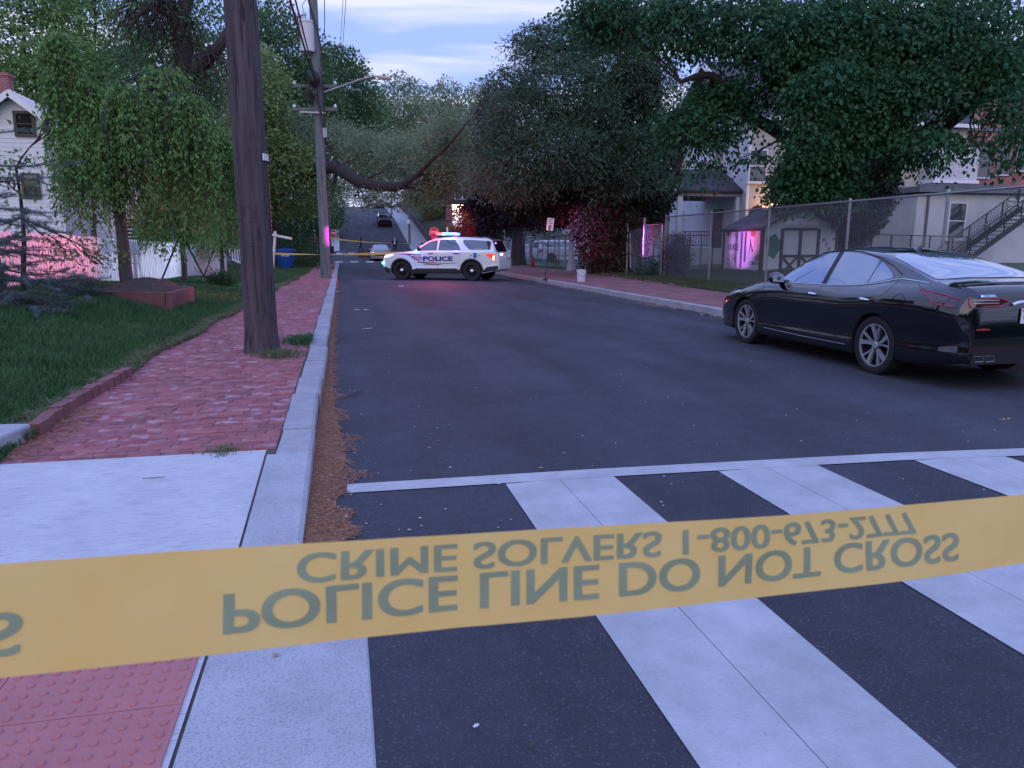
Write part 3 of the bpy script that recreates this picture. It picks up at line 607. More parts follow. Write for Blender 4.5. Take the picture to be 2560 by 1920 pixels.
# ------------------------------------------------------------------ blue cedar at the left edge
def cedar():
    b = P(18, 775, 11.5); b.z = lawnz(b.x, b.y)
    t = empty('blue_cedar', b, 0, 'blue green cedar with sweeping needle branches at the left edge of the lawn', 'tree'); mb = MB()
    top = Vector((b.x - .5, b.y, b.z + 3.6)); tp = bend(b, top, 7, .03); mb.tube(tp, taper(.09, .03, 8), 8)
    PP, DD = [], []
    def br(s, e, r=.022, sag=.06, k=9):
        pts = bend(s, e, k, .05, sag); mb.tube(pts, taper(r, .004, k + 1), 4, cap=False); pa = np.array([p[:] for p in pts])
        L = (Vector(e) - Vector(s)).length; n = int(L / .022)
        seg = (np.arange(n) + rng.random(n)) / n * k; i0 = np.minimum(seg.astype(int), k - 1); fr = (seg - i0)[:, None]
        cc = pa[i0] * (1 - fr) + pa[i0 + 1] * fr; m = 13; cc = np.repeat(cc + rng.normal(size=(n, 3)) * .012, m, axis=0)
        d = rdir(len(cc)); d[:, 2] += .35; PP.append(cc + d * .004); DD.append(d); return pts
    tg = [(130, 795, 11), (215, 745, 11.2), (180, 690, 11), (150, 640, 11.4), (190, 668, 11.8), (90, 770, 10.6), (60, 700, 10.8), (110, 560, 11.4), (95, 530, 11.5), (205, 408, 11.4), (150, 440, 11.5), (118, 322, 11.6), (20, 600, 10.8), (70, 620, 11), (40, 740, 10.7), (60, 540, 10.9), (30, 480, 11), (100, 730, 10.9), (150, 775, 10.8), (10, 660, 10.6), (40, 590, 11.3), (80, 655, 11.3), (120, 700, 11.1), (-60, 500, 11), (-80, 600, 11), (-60, 700, 10.8), (60, 440, 11.2)]
    for px, py, f in tg:
        e = P(px, py, f); zz = min(max(e.z + random.uniform(-.1, .15), b.z + .15), top.z - .1); u = (zz - b.z) / (top.z - b.z); s = b.lerp(top, u)
        pts = br(s, e)
        for q in range(10 if py > 500 else 3):
            p = pts[random.randint(2, 9)]; d = Vector((random.gauss(0, .22), random.gauss(0, .2), random.uniform(-.12, .05))) + (e - s).normalized() * .2
            br(p, p + d * (1.1 - .3 * random.random()), .008, 0, 4)
    o = mb.build('trunk', M_bark2, t, smooth=True); o.location = -b
    o = fastmesh('crown', leafquads(np.concatenate(PP), np.concatenate(DD), .034, .13), 4, mat('needle_blue', (.055, .095, .10), .6, col2=(.13, .18, .19), vs=3, isl=.6, trans=.1), t); o.location = -b
cedar()
# leafy twig tree at the left edge (between cedar and house)
tw = [blob(75, 400, 12.5, 60, 8, 14), blob(20, 455, 12.5, 35, 25, 12), blob(128, 320, 13, 8, 45, 8), blob(160, 610, 14, 40, 35, 20), blob(235, 640, 15, 40, 34, 20)]
tb = P(60, 740, 13); tree('pear_tree', tb, bend(tb, P(40, 420, 12.6), 5, .04), taper(.05, .02, 6), tw, L_weep, .085, 8, 'slender leafy tree tangled with the cedar in front of the white house wall', r0=.018, sub=9, shell=.1, spread=1.3, aspect=.5)
# ------------------------------------------------------------------ right side trees
def ivy_on(pts, rad, n, size=.09, thick=.25):
    pa = np.array([Vector(p)[:] for p in pts]); k = len(pa) - 1; rad = np.array(rad); seg = rng.random(n) * k; i0 = np.minimum(seg.astype(int), k - 1); fr = (seg - i0)[:, None]
    cc = pa[i0] * (1 - fr) + pa[i0 + 1] * fr; r = rad[i0] * (1 - fr[:, 0]) + rad[i0 + 1] * fr[:, 0]
    d = rdir(n); pos = cc + d * (r * (1 + thick * rng.random(n)))[:, None]; dr = rdir(n) + d * .6; dr[:, 2] -= .4
    return leafquads(pos, dr, size, .8)
def ashtree():
    b = P(1500, 690, 37); b.z = .2
    t = empty('ivy_covered_tree', b, 0, 'broad dark tree wrapped in ivy standing behind the police car and the vine hedge', 'tree'); mb = MB()
    tr = [b, P(1510, 560, 37), P(1530, 440, 37), P(1545, 320, 37), P(1560, 220, 36.5), P(1570, 120, 36)]; mb.tube(tr, [.6, .5, .48, .4, .3, .15], 10)
    bl = [blob(1345, 140, 36, 50, 50, 130), blob(1275, 205, 35, 42, 50, 110), blob(1400, 100, 36, 90, 55, 300), blob(1310, 290, 34, 85, 75, 430), blob(1420, 220, 34, 100, 80, 480), blob(1540, 130, 35, 110, 80, 480), blob(1560, 60, 36, 120, 60, 260), blob(1400, 370, 33, 130, 70, 560),
          blob(1280, 420, 34, 90, 60, 400), blob(1480, 300, 34, 80, 90, 380), blob(1625, 220, 35, 70, 80, 300), blob(1600, 360, 34, 66, 56, 240), blob(1255, 350, 35, 40, 60, 140), blob(1620, 420, 33, 36, 36, 80), blob(1540, 420, 34, 90, 60, 300), blob(1290, 100, 36, 22, 18, 20), blob(1340, 70, 36, 30, 14, 18)]
    branchset(mb, tr[2:], bl, .13, 8)
    o = mb.build('trunk', M_bark, t, smooth=True); o.location = -b
    o = fastmesh('crown', blobleaves([(c_, r_, int(n_ * .62)) for c_, r_, n_ in bl], .15, 30, shell=.4, aspect=.36, droop=-.45, tier=.42), 4, L_ash, t); o.location = -b
    V = [ivy_on([P(1530, 640, 36), P(1530, 500, 36), P(1560, 300, 36), P(1590, 180, 35.5)], [1.3, 1.9, 1.5, .8], 26000, .13, .25), ivy_on([P(1620, 560, 35), P(1640, 460, 35), P(1660, 360, 35)], [.6, .9, .6], 7000, .12, .3),
         ivy_on([P(1400, 530, 37), P(1380, 490, 37), P(1420, 430, 36)], [.5, 1.2, 1.2], 13000, .13, .3), ivy_on([P(1310, 530, 40), P(1300, 480, 40)], [.4, 1.2], 6000, .13, .3)]
    o = fastmesh('ivy', np.concatenate(V), 4, L_ivy, t); o.location = -b
ashtree()
bg_tree('purple_leaf_tree', 1240, 46, [blob(1230, 440, 46, 70, 80, 420), blob(1200, 540, 46, 50, 50, 220), blob(1270, 515, 46, 60, 44, 320), blob(1350, 528, 45, 70, 30, 280), blob(1230, 330, 47, 45, 80, 240), blob(1250, 250, 48, 45, 45, 150), blob(1180, 350, 46, 20, 60, 60)], L_purple, 'dark purple leaved tree left of the ivy covered tree', size=.17, per=18)
def maple():
    b = P(2085, 610, 37); b.z = .5
    t = empty('maple_tree', b, 0, 'large spreading maple with an ivy covered trunk over the fence and the black sedan', 'tree'); mb = MB()
    tr = [b, P(2090, 560, 36.5), P(2110, 500, 34), P(2140, 440, 29)]; mb.tube(tr, [.8, .7, .6, .55], 12)
    limbs = [([P(2130, 470, 27), P(2200, 420, 26), P(2290, 360, 25), P(2380, 290, 24), P(2450, 240, 23), P(2510, 215, 22.5), P(2600, 215, 22)], [.5, .42, .36, .3, .27, .22, .15]),
             ([P(2110, 480, 27), P(2140, 380, 27), P(2170, 320, 27), P(2160, 250, 26), P(2100, 150, 26)], [.4, .3, .25, .2, .1]),
             ([P(2160, 330, 27), P(2200, 260, 26), P(2240, 170, 25), P(2260, 60, 24)], [.22, .18, .14, .08]),
             ([P(2110, 470, 27), P(2040, 320, 27), P(1990, 250, 26.5), P(1920, 190, 26), P(1850, 150, 25)], [.34, .22, .16, .12, .06]),
             ([P(2090, 430, 27), P(1960, 340, 26), P(1850, 270, 25.5), P(1780, 190, 25), P(1700, 205, 25)], [.3, .22, .17, .13, .06]),
             ([P(2060, 200, 26), P(2120, 200, 26), P(2100, 240, 26.5)], [.1, .14, .16]),
             ([P(1850, 270, 25.5), P(1780, 280, 25), P(1720, 300, 24.6)], [.12, .09, .05]), ([P(2450, 240, 23), P(2400, 130, 23), P(2370, 0, 23)], [.18, .14, .08])]
    for p, r in limbs: mb.tube([Vector(v) for v in catmull([tuple(q) for q in p], 4)], list(np.interp(np.linspace(0, len(p) - 1, (len(p) - 1) * 4 + 1), range(len(p)), r)), 9)
    bl = []
    for px, py, f, rx, ry, n in [(1500, 5, 26, 90, 34, 110), (1600, 20, 26, 100, 50, 120), (1720, 50, 25, 100, 70, 175), (1850, 50, 25, 105, 80, 190), (1980, 70, 24, 110, 90, 260), (2110, 80, 24, 110, 100, 360), (2250, 70, 24, 110, 100, 330), (2380, 80, 23, 105, 100, 210), (2500, 70, 23, 100, 90, 180), (2080, 215, 23, 100, 70, 280), (2220, 225, 23, 100, 70, 270), (2330, 190, 22.5, 60, 50, 110), (1930, 170, 25, 70, 44, 60),
                                 (2035, 350, 23, 62, 48, 160), (2090, 320, 23, 70, 60, 170), (2180, 325, 24, 80, 40, 110), (2015, 435, 23.5, 60, 46, 150), (2070, 430, 24, 60, 50, 130), (1840, 300, 25, 60, 30, 34), (1770, 345, 25, 50, 26, 24), (1885, 395, 25, 45, 10, 8), (2320, 335, 22, 70, 16, 46), (2430, 352, 22, 40, 6, 12), (2530, 245, 21.5, 40, 40, 50), (2556, 330, 21, 26, 30, 26), (2290, 395, 23, 50, 8, 18), (1700, 435, 25, 34, 6, 6), (1770, 408, 25, 44, 10, 12), (2555, 395, 21, 26, 12, 12), (1960, 245, 25.5, 70, 30, 36), (2480, 150, 22, 80, 60, 100), (1500, 60, 27, 60, 30, 60), (1730, 285, 25, 60, 36, 120), (1690, 325, 26, 36, 34, 40), (1810, 225, 25.5, 60, 36, 100), (1770, 235, 25.5, 30, 20, 30)]:
        bl.append(blob(px, py, f, rx, ry, int(n * .62)))
    branchset(mb, [q for p, r in limbs for q in p[1:]], bl, .05, 4)
    o = mb.build('trunk', M_bark, t, smooth=True); o.location = -b
    o = fastmesh('crown', blobleaves(bl, .125, 40, shell=.35, aspect=.66, droop=-.95, tier=.40), 4, L_maple, t); o.location = -b
    V = [ivy_on([P(2110, 590, 36.8), P(2100, 535, 36.5), P(2105, 480, 33.5), P(2180, 435, 28)], [1.0, 1.5, 1.9, .7], 30000, .12, .25), ivy_on([P(2150, 440, 28), P(2150, 350, 27)], [.7, .35], 4000, .1, .3), ivy_on([P(2030, 520, 35), P(1990, 470, 32)], [.9, 1.1], 9000, .12, .4)]
    o = fastmesh('ivy', np.concatenate(V), 4, L_ivy, t); o.location = -b
maple()
bl = [((x, -46 + 4 * math.sin(x), 4.2 + 1.5 * math.sin(x * .31)), (5.5, 4, 4.6), 260) for x in range(-60, 70, 8)]
tag(fastmesh('unseen_trees', blobleaves(bl, .8, 12, shell=.3), 4, L_dark), 'unseen line of trees added behind the viewer to darken reflections', 'unseen_trees', None, 'stuff')  # added out of view so the sedan has something dark to mirror
# ------------------------------------------------------------------ shrubs
def shrub(name, px, py, f, rx, ry, n, leaf, label, size=.05, cat='shrub', per=12, z=None, asp=.5):
    c = P(px, py, f); s = f / 1880; zb = z if z is not None else c.z - ry * s
    t = empty(name, (c.x, c.y, zb), 0, label, cat); bl = [(c, (rx * s, rx * s * .8, ry * s), n)]
    o = fastmesh('foliage', blobleaves(bl, size, per, shell=.3, aspect=asp, droop=.1), 4, leaf, t); o.location = -t.location
    mb = MB()
    for i in range(7): mb.tube(bend((c.x, c.y, zb), Vector(c) + Vector(rdir(1)[0]) * rx * s * .7, 3, .1), [.015, .012, .008, .004], 4)
    q = mb.build('stem', M_bark2, t); q.location = -t.location; return t
L_jun = leafmat('leaf_juniper', (.03, .06, .045), (.07, .11, .085))
shrub('juniper', 185, 712, 13.2, 60, 22, 330, L_jun, 'low dark juniper on the lawn in front of the picket fence', .035, asp=.2)
shrub('juniper', 235, 722, 13.6, 22, 18, 130, L_jun, 'small juniper tuft touching the left end of the brick planter', .035, asp=.2)
shrub('azalea', 555, 700, 22, 32, 20, 260, L_shrub, 'round green shrub on the lawn left of the near wooden pole', .05)
shrub('camellia', 520, 600, 30, 26, 24, 150, leafmat('leaf_red', (.12, .03, .03), (.2, .09, .03)), 'reddish shrub behind the right end of the picket fence', .07)
shrub('weeds', 770, 655, 46, 44, 20, 260, L_shrub, 'weedy shrub spilling over the lawn edge right of the blue bin', .08)
shrub('boxwood', 1690, 640, 30.5, 28, 58, 520, L_purple, 'tall dark shrub behind the fence beside the porch steps', .07)
shrub('rosebush', 1620, 672, 31, 30, 26, 200, L_jun, 'loose pale shrub behind the chain link gate', .06)
# ------------------------------------------------------------------ grass
def blades(name, n, region, hfun, mat_, label, lean=.35, w=.006):
    x, y = region(n); h = hfun(x, y, len(x)); n = len(x)
    z = np.array([lawnz(a, b) if a < 0 else float(np.interp(a, [10, 11.8, 12.9, 15, 19], [.126, .15, .19, .22, .5])) for a, b in zip(x, y)])
    a = rng.random(n) * 2 * np.pi; ln = lean * h * (.3 + rng.random(n)); dx, dy = np.cos(a) * ln, np.sin(a) * ln
    th = rng.random(n) * np.pi; wx, wy = np.cos(th) * w, np.sin(th) * w
    p0 = np.stack([x, y, z], 1); W = np.stack([wx, wy, 0 * wx], 1)
    p1 = p0 + np.stack([dx * .35, dy * .35, h * .6], 1); p2 = p0 + np.stack([dx, dy, h * (1 - .25 * lean)], 1)
    V = np.stack([p0 - W, p0 + W, p1 + W * .8, p1 - W * .8, p2 + W * .15, p2 - W * .15], 1).reshape(-1, 3)
    return tag(fastmesh(name, V, 6, mat_, F=[(0, 1, 2, 3), (3, 2, 4, 5)]), label, 'grass', None, 'stuff')
M_grass = mat('grass_blade', (.022, .085, .028), .6, col2=(.085, .18, .06), vs=1.1, isl=.5, trans=.25)
M_grass2 = mat('grass_pale', (.09, .12, .05), .7, col2=(.20, .21, .11), vs=3, isl=.6, trans=.2)
def reg_near(n):
    y = 4.9 + 13 * rng.random(n) ** 1.5; e = np.array([lawn_edge(v) for v in y]); fx = np.array([fenceX(v) for v in y]) - .1
    t = rng.random(n) ** 1.05; return e - .0 - t * (e - fx), y
clump = lambda x, y: .55 + .45 * np.sin(x * 4.1 + np.sin(y * 2.7) * 1.7) * np.sin(y * 3.3 + x * 1.3)
def hn(x, y, n):
    e = np.array([lawn_edge(v) for v in y]); d = np.clip((e - x) / .55, 0, 1); return (.045 + .13 * d * (.5 + .6 * clump(x, y))) * (.6 + .7 * rng.random(n))
blades('lawn_grass', 210000, reg_near, hn, M_grass, 'long dark green grass covering the near lawn')
def reg_far(n):
    y = 15 + 40 * rng.random(n) ** 1.3; e = np.array([lawn_edge(v) for v in y]); fx = np.array([fenceX(min(v, 30)) for v in y]) - (y > 30) * 8
    return e - rng.random(n) * (e - fx), y
blades('far_lawn_grass', 60000, reg_far, lambda x, y, n: .05 + .05 * rng.random(n), M_grass, 'shorter grass on the lawn farther up the street', w=.01)
def reg_edge(n):
    y = 5.6 + 26 * rng.random(n) ** 1.7; e = np.array([lawn_edge(v) for v in y]); k = clump(e * 3, y * 2.1)
    return e + .03 - rng.random(n) * .32 * np.clip(k, .1, 1), y
blades('edge_grass', 26000, reg_edge, lambda x, y, n: .03 + .10 * rng.random(n), M_grass2, 'pale dry grass straggling along the edge of the brick pavement', lean=.9, w=.003)
def reg_v(n):
    y = 11 + 21 * rng.random(n); e = np.interp(y, [0, 12, 22, 32, 40], [10.3, 10.3, 10.8, 11.6, 12.3]); return e + rng.random(n) ** 1.1 * 7, y
blades('verge_grass', 80000, reg_v, lambda x, y, n: .05 + .10 * rng.random(n), mat('grass_dull', (.035, .06, .03), .8, col2=(.10, .12, .06), vs=1.3, isl=.6, trans=.15), 'grass along the chain link fence on the right', w=.008)
def reg_t(cs):
    def f(n):
        X, Y = [], []
        for cx, cy, r, q in cs: X.append(cx + rng.normal(size=int(n * q)) * r); Y.append(cy + rng.normal(size=int(n * q)) * r * 1.4)
        return np.concatenate(X), np.concatenate(Y)
    return f
def tuft(px, py, r, n, h, label):
    c = G(px, py, .13); x = c.x + rng.normal(size=n) * r; y = c.y + rng.normal(size=n) * r * 1.3
    x = np.minimum(x, -.49)
    a = rng.random(n) * 2 * np.pi; hh = h * (.4 + .8 * rng.random(n)); ln = hh * .9; p0 = np.stack([x, y, x * 0 + .125], 1); th = rng.random(n) * np.pi
    W = np.stack([np.cos(th), np.sin(th), 0 * th], 1) * .0028; p1 = p0 + np.stack([np.cos(a) * ln * .35, np.sin(a) * ln * .35, hh * .7], 1); p2 = p0 + np.stack([np.cos(a) * ln, np.sin(a) * ln, hh * .8], 1)
    V = np.stack([p0 - W, p0 + W, p1 + W, p1 - W, p2 + W * .2, p2 - W * .2], 1).reshape(-1, 3)
    tag(fastmesh('grass_tuft', V, 6, M_grass2 if h < .1 else M_grass, F=[(0, 1, 2, 3), (3, 2, 4, 5)]), label, 'grass tuft', 'weed tufts in the brick pavement', 'stuff')
tuft(700, 888, .13, 900, .09, 'green weed tuft right at the foot of the near wooden pole'); tuft(765, 855, .16, 1400, .12, 'taller weed clump against the kerb beyond the near wooden pole')
tuft(560, 1128, .05, 250, .035, 'tiny weed tuft at the seam of brick and concrete'); tuft(822, 672, .3, 500, .16, 'weed clump by the kerb beyond the transformer pole')
# ------------------------------------------------------------------ pine straw, leaves and litter on the road edge
def litter(name, n, region, size, aspect, m, label, cat, zf, flat=.12):
    x, y = region(n); n = len(x); a = rng.random(n) * 2 * np.pi; d = np.stack([np.cos(a), np.sin(a), rng.normal(size=n) * flat], 1)
    w = np.stack([-np.sin(a), np.cos(a), rng.normal(size=n) * flat * 2], 1); s = (size * (.5 + rng.random(n)))[:, None]
    p = np.stack([x, y, np.array([zf(i, j) for i, j in zip(x, y)]) + rng.random(n) * .012], 1)
    V = np.stack([p, p + d * s * .5 + w * s * aspect * .5, p + d * s, p + d * s * .5 - w * s * aspect * .5], 1).reshape(-1, 3)
    return tag(fastmesh(name, V, 4, m), label, cat, None, 'stuff')
M_straw = mat('pine_straw', (.22, .085, .045), .9, col2=(.42, .22, .13), vs=8, isl=.8)
M_leafd = mat('dry_leaf', (.20, .10, .05), .9, col2=(.42, .30, .18), vs=8, isl=.8)
def reg_s(n):
    y = 3.15 + 30 * rng.random(n) ** 2.6; w = np.interp(y, [3.1, 3.6, 4.2, 5.2, 6, 7, 8, 9, 11, 30], [.05, .24, .27, .34, .27, .2, .17, .14, .12, .10]) * (.8 + .25 * np.sin(y * 7) + .15 * np.sin(y * 19))
    xo = np.interp(y, [2.7, 3.6], [.05, -.25]); return xo + (rng.random(n) ** 1.15) * w, y
litter('pine_straw', 60000, reg_s, .030, .10, M_straw, 'rust coloured pine straw heaped along the left kerb', 'pine straw', lambda x, y: roadz(x, y) + .004)
o = strip('straw_bed', [3.2, 3.5, 4, 4.6, 5.2, 6, 7, 8, 10, 14, 20, 34], lambda y: [(float(np.interp(y, [2.7, 3.6], [.05, -.25])) - .005, roadz(-.25, y) + .012), (float(np.interp(y, [2.7, 3.6], [.05, -.25])) + float(np.interp(y, [3.1, 3.6, 4.2, 5.2, 6, 7, 9, 11, 34], [.02, .13, .15, .22, .17, .12, .08, .07, .04])), roadz(-.25, y) + .004)], mat('straw_bed', (.16, .065, .035), .95, col2=(.3, .15, .09), vs=60, bump=.6, bs=120))
def reg_r(n):
    y = 9 + 26 * rng.random(n); return 7.7 - np.abs(rng.normal(size=n)) * .12, y
litter('gutter_leaves', 1500, reg_r, .06, .6, M_leafd, 'dry leaves lying in the right gutter', 'leaves', lambda x, y: .004)
def reg_r2(n):
    y = 22 + 12 * rng.random(n); e = np.interp(y, [22, 32, 40], [10.8, 11.6, 12.3]); return e - .1 + np.abs(rng.normal(size=n)) * .5, y
litter('fence_leaves', 2600, reg_r2, .08, .6, M_leafd, 'brown leaves drifted along the chain link fence', 'leaves', lambda x, y: .16)
def reg_l(n): return -2.21 + rng.random(n) ** 1.6 * .26, 5.1 + rng.random(n) * 1.6
litter('edge_straw', 2600, reg_l, .035, .12, M_straw, 'brown straw caught against the lawn edging bricks', 'pine straw', lambda x, y: .137)
def reg_g(n): return -.2 + rng.random(n) ** 2 * 7.5, 3.2 + 40 * rng.random(n) ** 1.7
M_bit = mat('paper_bit', (.6, .6, .58), .8, col2=(.35, .33, .28), vs=9, isl=.9)
litter('road_grit', 900, reg_g, .016, .7, M_bit, 'pale grit and crumbs scattered over the road', 'grit', lambda x, y: roadz(x, y) + .003, .05)
# ================================================================== VEHICLES
def pchip(xs, ys):
    xs = np.array(xs, float); ys = np.array(ys, float); h = np.diff(xs); d = np.diff(ys) / h; m = np.zeros_like(ys)
    for i in range(1, len(xs) - 1):
        if d[i - 1] * d[i] > 0: w1, w2 = 2 * h[i] + h[i - 1], h[i] + 2 * h[i - 1]; m[i] = (w1 + w2) / (w1 / d[i - 1] + w2 / d[i])
    m[0], m[-1] = d[0], d[-1]
    def f(x):
        x = np.clip(x, xs[0], xs[-1]); i = np.clip(np.searchsorted(xs, x, side='right') - 1, 0, len(h) - 1); t = (x - xs[i]) / h[i]
        return ys[i] * (2 * t**3 - 3 * t**2 + 1) + h[i] * m[i] * (t**3 - 2 * t**2 + t) + ys[i + 1] * (-2 * t**3 + 3 * t**2) + h[i] * m[i + 1] * (t**3 - t**2)
    return f
class Car:
    """s runs from the front bumper (0) to the rear (L); local +X is forward, +Y is the car's left"""
    def __init__(c, sp):
        c.sp = sp; c.L = sp['L']; k = sp['tab']; f = {n: pchip([r[0] for r in v], [r[1] for r in v]) for n, v in k.items()}; c.f = f
        n = sp.get('n', 110); u = np.linspace(0, 1, n); s = c.L * (u - .045 * np.sin(2 * np.pi * u)); s[0], s[-1] = 0, c.L
        c.S = s; rows = []
        for q in s:
            zt, wr, crn, wb, zb, wm, zs = [float(f[a](q)) for a in ('zt', 'wr', 'cr', 'wb', 'zb', 'wm', 'zs')]
            zb = min(zb, zt - crn - .002); zm = zb - sp.get('shoulder', .09); hh = zm - zs
            wm += 0
            top = catmull([(0, zt), (.5 * wr, zt - .12 * crn), (.86 * wr, zt - .52 * crn), (wr, zt - crn)], 5)
            glass = catmull([(wr, zt - crn), ((wr + wb) / 2 + .012 * (zt - crn - zb), (zt - crn + zb) / 2), (wb, zb)], 4)
            side = catmull([(wb, zb), (wb + (wm - wb) * (.48 if sp.get('shoulder', .09) > .12 else .75), zb - (.055 if sp.get('shoulder', .09) > .12 else .035) * (1 if hh > .2 else hh * 4)), (wm, zm), (wm - .004, zm - hh * .3), (wm - .022, zm - hh * .6), (wm - .012, zm - hh * .82), (wm - .03, zs + .01), (wm - .09, zs)], 4)
            bot = [np.array((wm * .5, zs)), np.array((0., zs))]
            rows.append(top[:-1] + glass[:-1] + side + bot)
        c.rows = np.array(rows); c.nt, c.ng = 15, 8; c.i0 = 15; c.i1 = len(rows[0]) - 3
    def X(c, s): return c.L / 2 - s
    def side(c, s, z, off=.004, sgn=1):
        s = min(max(s, 0), c.L); i = min(max(np.searchsorted(c.S, s) - 1, 0), len(c.S) - 2); t = (s - c.S[i]) / (c.S[i + 1] - c.S[i])
        r = c.rows[i] * (1 - t) + c.rows[i + 1] * t; y = np.interp(-z, -r[c.i0 - 2:c.i1, 1], r[c.i0 - 2:c.i1, 0]); return Vector((c.X(s), sgn * (y + off), z))
    def top(c, s, y, off=.004):
        i = min(max(np.searchsorted(c.S, s) - 1, 0), len(c.S) - 2); t = (s - c.S[i]) / (c.S[i + 1] - c.S[i]); r = c.rows[i] * (1 - t) + c.rows[i + 1] * t
        return Vector((c.X(s), y, float(np.interp(abs(y), r[:c.i0 + 1, 0], r[:c.i0 + 1, 1])) + off))
    def end(c, y, z, off=.004, front=False):
        idx = range(len(c.S)) if front else range(len(c.S) - 1, -1, -1)
        ps = None
        for i in idx:
            r = c.rows[i]; zt = np.interp(abs(y), r[:c.i0 + 1, 0], r[:c.i0 + 1, 1]); m = min(zt - z, z - r[-1, 1], np.interp(-z, -r[c.i0 - 2:c.i1, 1], r[c.i0 - 2:c.i1, 0]) - abs(y))
            if m >= 0:
                s = c.S[i]
                if ps is not None and ps[1] < 0: s = ps[0] + (s - ps[0]) * (-ps[1]) / (m - ps[1])
                break
            ps = (c.S[i], m)
        return Vector((c.X(s) + (off if front else -off), y, z))
    def body(c, root, paint, name='body'):
        mb = MB(); n = len(c.rows[0]); rings = []
        for s, r in zip(c.S, c.rows):
            pts = [(c.X(s), y, z) for y, z in r] + [(c.X(s), -y, z) for y, z in r[-2:0:-1]]; rings.append(pts)
        m = len(rings[0]); vs = [p for r in rings for p in r]
        fs = [(i * m + j, i * m + (j + 1) % m, (i + 1) * m + (j + 1) % m, (i + 1) * m + j) for i in range(len(rings) - 1) for j in range(m)]
        mb.add(vs, fs); b = len(rings) - 1
        mb.f.append(tuple(range(m - 1, -1, -1))); mb.m.append(0); mb.f.append(tuple(b * m + j for j in range(m))); mb.m.append(0)
        o = mb.build(name, [paint, M_dark], root, smooth=False)
        cut = []
        for s_ in c.sp['axles']:
            for sg in (1, -1):
                q = MB(); r = c.sp['arch']; pl = [(r * math.cos(an), r * math.sin(an)) for an in np.linspace(0, math.pi, 33)] + [(-r, -r * 1.1), (r, -r * 1.1)]
                M_ = Matrix(((1, 0, 0), (0, 0, -1), (0, 1, 0))); q.prism(pl, .42, M_, (c.X(s_), sg * (c.sp['W'] / 2 - .11) + .21, c.sp['wr']))
                co = q.build('cutter', [M_dark, M_dark]); co.data.polygons.foreach_set('material_index', [1] * len(co.data.polygons)); cut.append(co)
        for co in cut:
            md = o.modifiers.new('c', 'BOOLEAN'); md.object = co; md.operation = 'DIFFERENCE'; md.solver = 'EXACT'
        bpy.context.view_layer.update(); dg = bpy.context.evaluated_depsgraph_get(); me = bpy.data.meshes.new_from_object(o.evaluated_get(dg)); o.modifiers.clear(); old = o.data; o.data = me; me.name = name
        me.polygons.foreach_set('use_smooth', [True] * len(me.polygons)); me.set_sharp_from_angle(angle=R(32))
        for co in cut: bpy.data.objects.remove(co)
        return o
    def panel(c, polys, name, m, root, mode='side', off=.005, sgn=1, nx=14, nz=6, front=False, thick=0):
        """poly is x-monotone: lower and upper outlines [(s,lo,hi),...]"""
        mb = MB()
        for poly in polys:
            ss = [p[0] for p in poly]; lo = [p[1] for p in poly]; hi = [p[2] for p in poly]; q = sorted(set(list(np.linspace(ss[0], ss[-1], nx)) + ss)); vs = []
            for s in q:
                a, b = np.interp(s, ss, lo), np.interp(s, ss, hi)
                for j in range(nz + 1):
                    z = a + (b - a) * j / nz
                    vs.append(c.side(s, z, off, sgn) if mode == 'side' else c.top(s, z, off) if mode == 'top' else c.end(s, z, off, front))
            k = nz + 1; fs = [(i * k + j, (i + 1) * k + j, (i + 1) * k + j + 1, i * k + j + 1) for i in range(len(q) - 1) for j in range(nz)]
            mb.add(vs, fs)
        o = mb.build(name, m, root, smooth=True); return o
    def lines(c, pls, name, m, root, w=.004, mode='side', off=.001, sgn=1):
        mb = MB()
        for pl in pls:
            a = []
            for i in range(len(pl) - 1):
                for t in np.linspace(0, 1, 7)[:(7 if i == len(pl) - 2 else 6)]:
                    s, z = [pl[i][k] * (1 - t) + pl[i + 1][k] * t for k in (0, 1)]; a.append(c.side(s, z, off, sgn) if mode == 'side' else c.top(s, z, off) if mode == 'top' else c.end(s, z, off))
            mb.tube(a, w, 5, cap=False)
        return mb.build(name, m, root, smooth=True)
    def wheels(c, root, rim_fn, tyre=M_rubber, rim_m=None, track=None, w=.235):
        r = c.sp['wr']; out = []
        for i, s_ in enumerate(c.sp['axles']):
            for sg in (1, -1):
                ty = (track or c.sp['W'] / 2 - .035)
                wh = MB(); rr = c.sp['rim']
                M_ = Matrix(((1, 0, 0), (0, 0, 1), (0, 1, 0))) if sg > 0 else Matrix(((1, 0, 0), (0, 0, -1), (0, 1, 0)))
                # profile in (radius, depth) with depth outward
                prof = [(rr - .01, -w), (r - .02, -w), (r, -w + .025), (r, -.03), (r - .012, -.008), (r - .035, .0), (rr + .02, .002), (rr + .004, -.006), (rr, -.02)]
                wheel = bpy.data.objects.new('wheel', None); C.objects.link(wheel); wheel.parent = root; wheel.location = (c.X(s_), sg * ty, r)
                if r > 0:
                    t = MB().lathe([(a, b) for a, b in prof], (0, 0, 0), 48, 0, M_, False).build('tyre', tyre, wheel, smooth=True)
                rim_fn(c, wheel, M_, rr)
        return
def place(root, loc, head):
    root.location = loc; root.rotation_euler = (0, 0, head)
